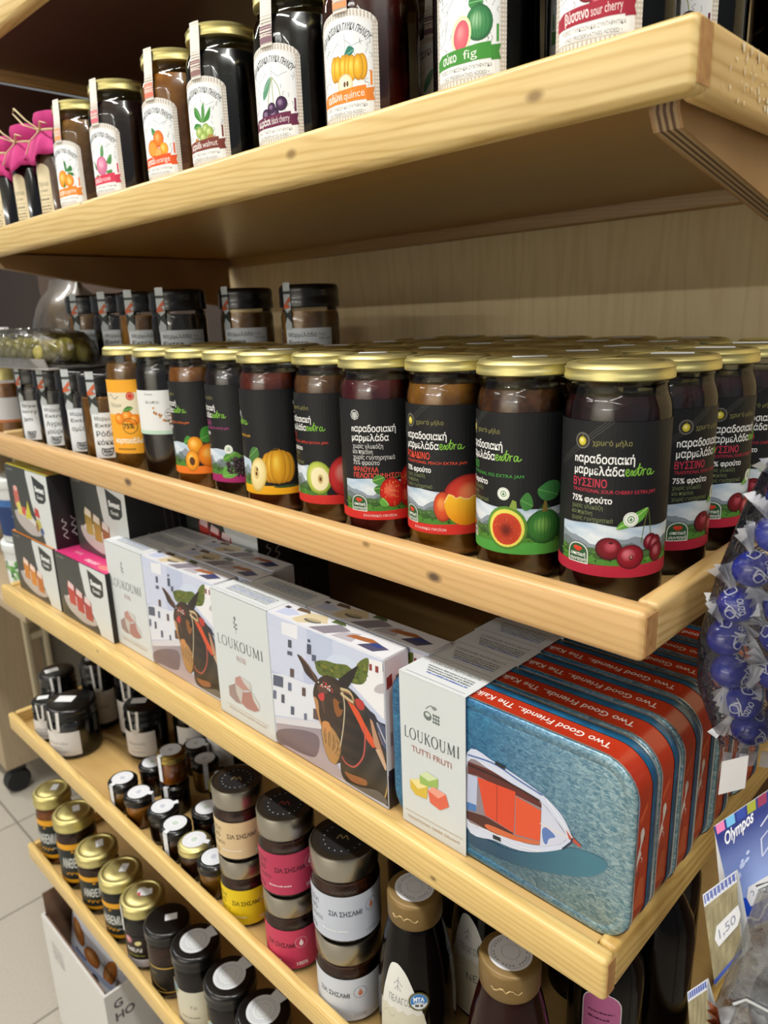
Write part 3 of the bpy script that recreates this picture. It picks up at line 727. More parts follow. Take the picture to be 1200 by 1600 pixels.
for r in range(1, 5):
    yy = .064+.0662*r
    if yy > .396: break
    for i, (key, x, y, face) in enumerate(JROW):
        if r >= 2 and i > 5: continue
        jx = x-(.0015 if key == 'apricot' else 0)+(.0 if key != 'cherry' else .0012*r)+rnd.uniform(-.0002, .0002); jy = yy+(y-.064)+rnd.uniform(-.0003, .0003)
        fc = {1: 82, 2: 72}.get(r, rnd.uniform(20, 80)) if key == 'cherry' else face+rnd.uniform(-30, 30)
        if key == 'cherry' and r <= 2:
            lab = ('second sour cherry marmalade jar, with a price sticker, behind the corner jar', 'third sour cherry marmalade jar back from the shelf corner, beside the blue sweets')[r-1]; grp = 'marmalade jars along the front of the tan shelf'
        else:
            lab = 'marmalade jar in the rows behind, only its brass lid showing'; grp = 'marmalade jars in the rows behind the front ones'
        o = copy_thing(JAR[key], (jx, jy, place_b(jx)), math.radians(fc), lab, grp)
        if (key == 'cherry' and r in (1, 2)) or rnd.random() < .25:
            l = [c for c in o.children if c.name.startswith('lid')][0]
            if not l.children: price_sticker(l, .1416, .003, 0, math.radians(20-fc), .026, .013)
# white-labelled and orange-labelled jars at the far end of the row
def other_jar(key, x, y, face, jam, label, draw):
    t = thing('preserve_jar', label, 'jam jar', (x, y, place_b(x)), math.radians(face), 'marmalade jars along the front of the tan shelf')
    glass_part(t, PROF_M); fill_part(t, inset(PROF_M, .0012, .1235), JAM[jam], name='jam'); lid_part(t, .0315, .1318, .1419, gold_lid)
    P = Print(); draw(P); P.build('label', raised(JR+.0002), paper, t, step=3.0)
    return t
def draw_white(P):
    P.rect(-70, 46, 70, 92, '#e3e6e5'); P.rect(-70, 46, 70, 50, '#bcd8c4')
    P.text('Greece', 9, 87, 3.6, '#55585a'); P.text('Κουμπάρι', 10, 78.5, 4.4, '#55585a', width=16)
    P.ring(36, 67, 5.5, .5, '#7c8288'); P.small(32, 40, 68, 1.6, '#7c8288', 2); P.small(32, 40, 65, 1.6, '#7c8288', 4)
    rr = random.Random(2)
    for k in range(12): P.ell(18+k*1.5+rr.uniform(-1, 1), 72-k*1.3+rr.uniform(-2, 2), 1.6, .9, rr.choice(('#c98a4a', '#b5713a', '#8a6a3c')), rot=rr.uniform(0, 90))
def draw_orange(P):
    P.rect(-70, 18, 70, 100, '#f0a92c'); P.rect(-70, 62, 70, 86, '#e3d9bd')
    P.curve([(-2, 80), (4, 84), (10, 79), (16, 82)], .7, '#5a5246'); P.text('Πήλιον', 2, 70, 6, '#4a4a42', width=17); P.ell(30, 82, 4.6, 4.6, '#c43a24'); P.ring(30, 82, 3, .5, '#f0b0a0')
    for u, v, r in ((14, 57, 6.5), (24, 60, 6.5), (32, 56, 6)): P.ball(u, v, r, r, '#c8640c', '#f08a1c', '#fcc060')
    leaf(P, [(20, 66), (26, 71), (32, 69), (26, 65)], '#4a7a34'); P.ring(26, 49, 8.5, .8, '#6a5420'); P.text('75%', 18.5, 46.5, 7.5, '#4a3c14', bold=.03)
    P.text('πορτοκάλι', 3, 30, 8, '#f6efd8', bold=.04, width=36); P.rect(6, 22, 30, 24, '#a87820')
other_jar('white', -.5725, .061, -4, 'dark', 'jar of dark preserve with a plain white label between orange and black ones', draw_white)
other_jar('orange', -.6385, .0595, -6, 'amber', 'amber marmalade jar with a bright orange label beside the white-labelled jar', draw_orange)
for x, y in ((-.580, .132),):
    copy_thing(JAR['apricot'], (x, y, place_b(x)), .4, 'marmalade jar in the rows behind, only its brass lid showing', 'marmalade jars in the rows behind the front ones')

# ------------------------------------------------------------------ black-lidded jars at the far end, two high behind
PROF_K = [(.0005, .001), (.026, .0008), (.0305, .001), (.0322, .004), (.0322, .076), (.0305, .0825), (.0298, .0845), (.0298, .0935)]
def sweet_script(P, u, v, k, col):
    P.curve([(u, v+5*k), (u-.3*k, v), (u+3*k, v-2.6*k), (u+9*k, v-2.4*k), (u+11*k, v+1*k), (u+12*k, v+5*k)], .9*k, col)
    P.line([(u-.4*k, v+5*k), (u+5*k, v+4*k), (u+12.5*k, v+5.2*k)], 1.3*k, col); P.text('Simply', u+1.2*k, v+.6*k, 4*k, col, bold=.05, width=9*k); P.text('Greek', u+3*k, v-2*k, 2.6*k, col, bold=.02)
def black_jar(x, y, z, face, jam, words, label, group):
    t = thing('black_lidded_jar', label, 'jam jar', (x, y, z), math.radians(face), group)
    glass_part(t, PROF_K); fill_part(t, inset(PROF_K, .0012, .082), JAM[jam], name='jam')
    lid = lid_part(t, .0330, .0860, .1100, black_lid, dimple=False)
    P = Print(); P.rect(-28, 4, 28, 58, '#d7dde2'); P.rrect(-28.0, 4, 28, 58, 2, '#dfe5ea')
    for k, w in enumerate(words): P.text(w, -24, (49, 41, 30, 20)[k], 8.6 if k > 1 else 6.4, '#3c4347', bold=.015, width=min(4.1*len(w)+4, 34))
    P.text('Fruit', 12, 50, 4, '#5d6468'); P.text('Extra Jam', 12, 46, 4, '#5d6468', width=14); P.rect(14, 34, 26, 38, '#a8bcd8')
    for k in range(3): P.small(13, 27, 29-3*k, 1.6, '#8a98a8', k)
    P.text('370g', 14, 16, 5, '#5d6468'); sweet_script(P, -19, 10, 1.1, '#3c4348')
    P.build('label', raised(.0325), paper, t, step=3.0)
    # the seal strip that runs up the glass and over the edge of the lid
    S = Print(); S.rect(-5.5, 56, 5.5, 106, '#b9c0c2'); S.poly([(-5.5, 62), (-1, 70), (5.5, 64), (5.5, 78), (0, 74), (-5.5, 80)], '#2e3432'); S.poly([(-5.5, 82), (5, 92), (5.5, 86), (0, 84), (5.5, 80), (-5.5, 78)], '#c2603a'); S.rect(-5.5, 94, 5.5, 97, '#3a4040')
    S.build('seal_strip', (lambda m: lambda u, v, h: m(u, v+.006, h))(on_cyl(.0333, zf=lambda v: .0325+.0008*min(1, max(0, (v-.064)/.02)))), paper, t, step=3.0).rotation_euler = (0, 0, -.72)
    return t
KG = 'black-lidded jars at the far end of the tan shelf'
bj = [black_jar(-.712, .060, place_b(-.712), 72, 'amber', ('Μαρμελάδα', 'Extra', 'Ρόδι', 'κόκκινο'), 'nearest black-lidded jar, touching the orange-labelled marmalade', KG),
      black_jar(-.780, .061, place_b(-.78), 70, 'dark', ('Μαρμελάδα', 'Extra', 'σμέουρα', ''), 'black-lidded jar second from the orange-labelled marmalade', KG),
      black_jar(-.850, .060, place_b(-.85), 64, 'dark', ('Μαρμελάδα', 'Extra', 'Αγριο', 'μούρα'), 'black-lidded jar third from the orange-labelled marmalade', KG),
      black_jar(-.922, .062, place_b(-.92), 52, 'dark', ('Straw', 'berry', 'jam', ''), 'black-lidded strawberry jam jar at the far shelf end', KG)]
for i, (x, y, f) in enumerate(((-.89, .134, 60), (-.812, .134, 66), (-.738, .133, 66), (-.655, .132, 60), (-.620, .205, 44), (-.500, .205, 40))):
    src = bj[i % 2 if i < 4 else 0]
    copy_thing(src, (x, y, place_b(x)), math.radians(f), 'lower black-lidded jar hidden behind the front jars', 'lower black-lidded jars behind the front row').scale = (1, 1, .83)
    lab = ('black-lidded jar at the far end of the upper tier', 'black-lidded jar second from the far end of the upper tier', 'black-lidded jar third from the far end of the upper tier', 'black-lidded jar with the foil strip above the orange-labelled marmalade',
           'black-lidded jar in the upper tier above the elderberry jar', 'black-lidded jar at the near end of the upper tier')[i]
    copy_thing(src, (x+.002, y, place_b(x)+.0915), math.radians(f+4), lab, 'black-lidded jars standing on others')
# ------------------------------------------------------------------ faceted fruit-preserve jars on the upper shelf
def octo(a):
    s = PI/4; d = ((a+s/2) % s)-s/2
    return min(math.cos(s/2)/math.cos(d)*1.055, 1.0)
OR_ = .0345
PROF_O = [(.0005, .001), (.027, .0008, .6), (.032, .0012, .9), (OR_, .005, 1), (OR_, .079, 1), (.0335, .0865, .8), (.0305, .0930, .3), (.0285, .0958, 0), (.0280, .0985, 0), (.0286, .1000, 0), (.0280, .1015, 0), (.0280, .109, 0)]
def gingham(P, x0, y0, x1, y1, s=2.1):
    P.rect(x0, y0, x1, y1, '#f1eee8')
    k = 0; x = x0
    while x < x1:
        P.rect(x, y0, min(x+s*.45, x1), y1, '#e0d9cf'); x += s
    y = y0
    while y < y1:
        P.rect(x0, y, x1, min(y+s*.45, y1), '#ddd5ca'); y += s
def arch(x0, y0, x1, y1, rise, n=10):
    c = (x0+x1)/2; w = (x1-x0)/2
    return [(x0, y0), (x1, y0)] + [(c+w*math.cos(PI*k/n), y1-rise+rise*math.sin(PI*k/n)) for k in range(n+1)]
def engraving(P, seed):
    r = random.Random(seed)
    for pts in ([(-13, 44), (-4, 53), (1, 48), (1, 57)], [(1, 54), (6, 50), (13, 52)], [(-16, 40), (-16, 48), (-10, 50)], [(-17, 30), (-12, 33), (-12, 42)]): P.line(pts, .3, '#9aa0a4')
    for k in range(26):
        x = r.uniform(-18, -9) if k % 2 else r.uniform(8, 18); y = r.uniform(26, 52)
        P.curve([(x, y), (x+r.uniform(-1, 1), y+1.4), (x+r.uniform(-1.4, 1.4), y+2.6)], .28, '#8f9599', 3)
def t_fig(P):
    leaf(P, [(2, 52), (8, 60), (12, 52), (8, 46)], '#3f8c4c', '#8cc488'); P.ball(9, 40, 9, 10.5, '#1d5a34', '#46945a', '#9fd0a0')
    for k in range(-3, 4): P.curve([(9+k*.3, 51), (9+k*2.4, 41), (9+k*1.4, 30.5)], .3, '#2b6a40')
    P.ball(-3, 35, 7, 11, '#dfe8b0', '#f0efd0', '#f8f4e0', rot=-8); P.ball(-3, 34.5, 5.4, 9, '#d8506a', '#e2707c', '#f0a0a0', rot=-8)
def t_quince(P):
    leaf(P, [(0, 50), (4, 56), (9, 53), (5, 49)], '#2f7d6a', '#8cc4b0')
    for cx, cy in ((-3.5, 42), (9, 41)):
        for u in (-5.5, 5.5, -2.5, 2.5): P.ball(cx+u, cy, 4, 9, '#b87a10', '#efb526', '#f9da60')
    P.ball(0, 30.5, 6.8, 7.5, '#d8c898', '#f4ecd0', '#fbf6e6'); P.ell(-.6, 31, 1, 2, '#6a4a22'); P.ell(2, 31, 1, 2, '#6a4a22')
def t_cherry(P):
    for p in ([(1, 56), (-3, 44), (-5, 32)], [(1, 56), (1, 42), (2, 32)], [(1, 56), (7, 48), (9, 38)]): P.curve(p, .6, '#9aa860')
    leaf(P, [(0, 56), (-5, 53), (-9, 46), (-9, 40), (-4, 45)], '#5f9a7c', '#a8ccb4')
    for u, v, r in ((9, 35, 5.6), (-7, 28, 5), (1, 28, 5.6), (-1, 33, 4.2)): P.ball(u, v, r, r, '#1e0c24', '#43204c', '#9a80a4')
def t_walnut(P):
    for p in ([(0, 42), (-3, 52), (-8, 56), (-8, 48)], [(0, 42), (1, 54), (4, 58), (4, 48)], [(0, 42), (6, 48), (11, 54), (9, 44)], [(-1, 40), (-8, 42), (-11, 38), (-4, 37)]): leaf(P, p, '#3f8a3c', '#93c07c')
    for u, v in ((-4, 34), (4, 36), (0, 29), (8, 33)): P.ball(u, v, 4.6, 5, '#6f9038', '#a9c368', '#d8e4a8')
    P.ell(9, 28.5, 4, 2.4, '#b08a4a'); P.ell(-8, 27, 3, 2.4, '#c09a5a')
def t_orange(P):
    leaf(P, [(1, 50), (-4, 54), (-4, 48), (0, 46)], '#3f8a4a', '#8cc490'); P.ball(4, 43, 7, 8, '#c8560c', '#f0802a', '#fbb870'); P.ball(-5, 35, 7, 8, '#d8680c', '#f59228', '#fcca80')
    P.ball(10, 33, 5, 6, '#e08a10', '#f8b030', '#fcd880'); P.ell(2, 30, 6, 4.6, '#ee7a20'); P.ell(2, 30, 5, 3.8, '#f9b060'); P.ell(-5, 34, 5, 6, '#f7a040')
def t_tang(P):
    for p in ([(3, 46), (2, 58), (6, 54), (6, 47)], [(5, 46), (12, 52), (14, 46)], [(6, 44), (14, 44), (15, 40)]): leaf(P, p, '#2f7a3c', '#84bc84')
    P.ball(-3, 38, 8.4, 10, '#d8740c', '#f7a02c', '#fcd080'); P.ball(8, 35, 6.6, 7.5, '#d8740c', '#f69a28', '#fcca78'); P.ell(8, 34, 3, 3, '#fbc878'); leaf(P, [(-4, 30), (0, 35), (-1, 29), (-3, 28)], '#3f7a34')
def t_rose(P):
    for p in ([(0, 44), (1, 54), (5, 58), (5, 48)], [(8, 40), (15, 48), (14, 38)], [(-8, 36), (-13, 44), (-11, 34)], [(6, 30), (14, 32), (13, 26)], [(-6, 28), (-12, 28), (-8, 24)]): leaf(P, p, '#4a8a48', '#90c088')
    P.ball(0, 37, 9, 10, '#b85a80', '#e48ab0', '#f6cede')
    for r in (7.4, 5.6, 3.8, 2): P.ring(0, 37.5, r, .5, '#b4557e', 16, 20*r, 20*r+250)
def t_sour(P):
    leaf(P, [(2, 54), (10, 58), (14, 52), (6, 50)], '#4a9048', '#9cc890')
    for u, v, r in ((-4, 34, 6), (7, 33, 6.4), (2, 28, 5)): P.ball(u, v, r, r, '#5c0c1c', '#a8203a', '#dc8090')
TOPJ = [('tang', 'μανταρίνι', 'tangerine', '#f08a24', t_tang, 'amber', 'tangerine preserve jar, farthest of the gingham-labelled jars, beside the pink cloth'),
        ('rose', 'τριαντάφυλλο', 'rose', '#d83a5c', t_rose, 'rose', 'preserve jar with a pink rose on its gingham label'),
        ('orange', 'πορτοκάλι', 'orange', '#ee5a24', t_orange, 'orange', 'orange preserve jar with bright fruit on its gingham label'),
        ('walnut', 'καρύδι', 'walnut', '#7c3a30', t_walnut, 'walnut', 'green walnut preserve jar with a brown banner on its gingham label'),
        ('bcherry', 'κεράσι', 'black cherry', '#6a2448', t_cherry, 'walnut', 'black cherry preserve jar with a purple banner on its gingham label'),
        ('quince', 'κυδώνι', 'quince', '#ee8a2c', t_quince, 'red', 'red quince preserve jar with yellow fruit on its gingham label'),
        ('fig', 'σύκο', 'fig', '#45963c', t_fig, 'walnut', 'dark fig preserve jar with a green banner on its gingham label'),
        ('sour', 'βύσσινο', 'sour cherry', '#a8243c', t_sour, 'walnut', 'sour cherry preserve jar with a crimson banner nearest the shelf end')]
TOPX = [-.7036, -.6146, -.506, -.4292, -.334, -.2542, -.1519, -.0700]
TOP = []
for i, ((key, gr, en, col, art, jam, lab), x) in enumerate(zip(TOPJ, TOPX)):
    t = thing('preserve_jar', lab, 'preserve jar', (x, .0685, deckz('A', x)), math.radians(12), 'faceted preserve jars along the upper shelf')
    glass_part(t, PROF_O, 64, octo); fill_part(t, inset(PROF_O, .0014, .0935), JAM[jam], 64, octo)
    lid_part(t, .0312, .1025, .1135, gold_lid)
    P = Print()
    P.poly(arch(-22, 7, 22, 70, 9), '#f3f1ec')
    G = Print(); 
    # gingham border: short bars round the edge
    for k in range(30):
        y = 8+k*2.05
        if y < 62: P.rect(-22, y, -18.6, y+.9, '#c9bfb3'); P.rect(18.6, y, 22, y+.9, '#c9bfb3')
    for x_ in (-21.2, -19.6, 19, 20.6): P.rect(x_, 7, x_+.7, 62, '#d5ccc1')
    for k in range(21):
        x_ = -22+k*2.1; P.rect(x_, 7, x_+.9, 12.5, '#c9bfb3'); xx = abs(x_+.4)/22; yt = 61+9*math.sqrt(max(0, 1-xx*xx)); P.rect(x_, yt-3.6, x_+.9, yt-.4, '#c9bfb3')
    P.rect(-22, 9.4, 22, 10.2, '#d5ccc1')
    P.poly(arch(-18, 13, 18, 66, 8), '#eef2f6')
    engraving(P, i)
    P.text('ΠΑΡΑΔΟΣΙΑΚΑ ΓΛΥΚΑ ΠΗΛΙΟΥ', 0, 59.2, 5.2, '#4a4d50', 'C', arc=21, width=36, bold=.02)
    i0 = len(P.p); art(P); P.scale(i0, .80, 2, 27)
    P.poly([(-19, 19), (-15, 19.6), (14, 20.6), (14, 28.4), (-15, 26.4), (-19, 24)], col); P.poly([(14, 19.6), (19, 20), (18, 23.5), (19, 27), (14, 26.6)], mixc(col, '#000000', .12))
    P.text(gr, -14, 21.2, 6.2, '#ffffff', bold=.014, width=min(12, 2.3*len(gr)), rot=3); P.text(en, -1, 21.8, 6.0, mixc(col, '#ffffff', .78), width=min(14, 2.6*len(en)), rot=3)
    P.rect(-17, 13.6, 16, 19.2, '#f4f5f6'); P.text('ΧΩΡΙΣ ΓΛΥΚΟΖΗ ΚΑΙ ΣΥΝΤΗΡΗΤΙΚΑ', -15.5, 16.6, 2.6, '#55585c', width=30); P.text('• NO PRESERVATIVES ADDED •', -14, 13.6, 2.4, '#55585c', width=27)
    P.line([(17.2, 28), (17.2, 36)], 1.2, col)
    om = on_cyl(OR_*1.0, octo); P.build('label', lambda u, v, h: om(u*1.13, .0035+(v-.007)*1.105, h), paper, t, step=2.0)
    S = Print(); gingham(S, -5.8, 71.5, 5.8, 113.6, 2.0); S.rect(-5.8, 74, 5.8, 85, mixc(col, '#ffffff', .12)); S.small(-4.5, 4.5, 81, 1.5, '#f0e0d8', 1); S.small(-4.5, 4.5, 78, 1.5, '#f0e0d8', 2)
    s2 = S.build('seal_strip', on_cyl(.0345, zf=lambda v: .0348 if v < .082 else .0348-.0030*min(1, (v-.082)/.02), ), paper, t, step=2.0)
    s2.rotation_euler = (0, 0, -.04)
    TOP.append(t)
for x, y in ((-.065, .150), (-.145, .150), (-.245, .150)):
    copy_thing(TOP[4], (x, y, deckz('A', x)), .2, 'dark preserve jar in the second row of the upper shelf', 'preserve jars in the second row of the upper shelf')
copy_thing(TOP[6], (-.022, .235, deckz('A', -.022)), .9, 'dark preserve jar farthest back at the shelf end above the bracket', 'faceted preserve jars along the upper shelf')
# bottles tied with pink cloth
pink = mottled('pink_cloth', '#b0246c', '#cc3a84', 25, 0.8)
raffia = flat('raffia', '#d6c49a', 0.8)
dark_glass = flat('dark_bottle_glass', '#0d0f14', 0.12, coat=.7, coatr=.05)
kraft = printed('kraft_label', .6)
def cloth_bottle(x, y, face, mat, lab, sd):
    t = thing('cloth_topped_bottle', lab, 'bottle', (x, y, deckz('A', x)), math.radians(face), 'pink cloth-topped bottles on the upper shelf')
    b = MB(); b.lathe([(.001, .001), (.024, .0005), (.027, .003), (.027, .075), (.0255, .082), (.021, .090), (.017, .094), (.0165, .104)], 36, cap0=True, cap1=True); b.build('bottle', mat, t)
    r = random.Random(sd); n = 48
    ph = [r.uniform(0, 6) for _ in range(3)]
    def wob(a, k): return 1+k*(math.sin(7*a+ph[0])*.5+math.sin(11*a+ph[1])*.3+math.sin(4*a+ph[2])*.4)
    b = MB(); vs = []; fs = []
    prof = [(.0345, .070, .16), (.0325, .078, .13), (.028, .088, .08), (.0215, .0955, .04), (.0195, .0985, .03), (.0225, .1035, .05), (.0230, .112, .03), (.0215, .117, .02), (.014, .1195, .01), (.001, .120, 0)]
    for (rr, z, k) in prof:
        for i in range(n):
            a = 2*PI*i/n; q = wob(a, k); vs.append((rr*q*math.sin(a), -rr*q*math.cos(a), z-.010*max(0, math.cos(4*a+ph[0]))*(1 if z < .08 else 0)))
    for j in range(len(prof)-1):
        for i in range(n): fs.append([j*n+i, j*n+(i+1) % n, (j+1)*n+(i+1) % n, (j+1)*n+i])
    b.add(vs, fs, 0, True); c = b.build('cloth_cap', pink, t); md = c.modifiers.new('thick', 'SOLIDIFY'); md.thickness = .0006
    b = MB(); b.lathe([(.0205, .0965), (.0215, .098), (.0205, .0995), (.0195, .098), (.0205, .0965)], 32); b.build('raffia_tie', raffia, c)
    for k, pts in enumerate(([(0, -.021, .098), (-.010, -.030, .108), (-.026, -.032, .122), (-.032, -.030, .118), (-.016, -.030, .104), (0, -.022, .098)], [(0, -.021, .098), (.012, -.028, .104), (.026, -.030, .100)], [(0, -.022, .097), (-.006, -.031, .086), (-.012, -.034, .072)])):
        b = MB(); b.tube([tuple(p) for p in pts], .0013 if k else .0017, 6, flat=.5); b.build('raffia_bow', raffia, c)
    P = Print(); P.poly(arch(-12, 6, 12, 62, 8), '#ddd0ae'); P.text('Πηλιο', -9, 38, 6.5, '#4d4536', width=18); P.text('ρείτικα', -6, 32, 4, '#4d4536', width=13); P.line([(-10, 28), (10, 28), (10, 20), (-10, 20), (-10, 28)], .4, '#7a6c50'); P.small(-8, 8, 23, 2, '#6a5f48', 2)
    for k in range(3): P.small(-9, 9, 16-3.4*k, 1.5, '#6a5f48', k)
    P.build('label', on_cyl(.0271), kraft, t, step=2.5)
    return t
cloth_bottle(-.772, .0665, 12, jam_mat('tea_bottle', '#4a3426', '#573f2e'), 'brown pink-capped bottle beside the tangerine preserve jar', 1)
cloth_bottle(-.846, .0665, 12, dark_glass, 'blackish pink-capped bottle second from the tangerine preserve jar', 2)
cloth_bottle(-.924, .0665, 8, dark_glass, 'blackish pink-capped bottle third from the tangerine preserve jar', 3)
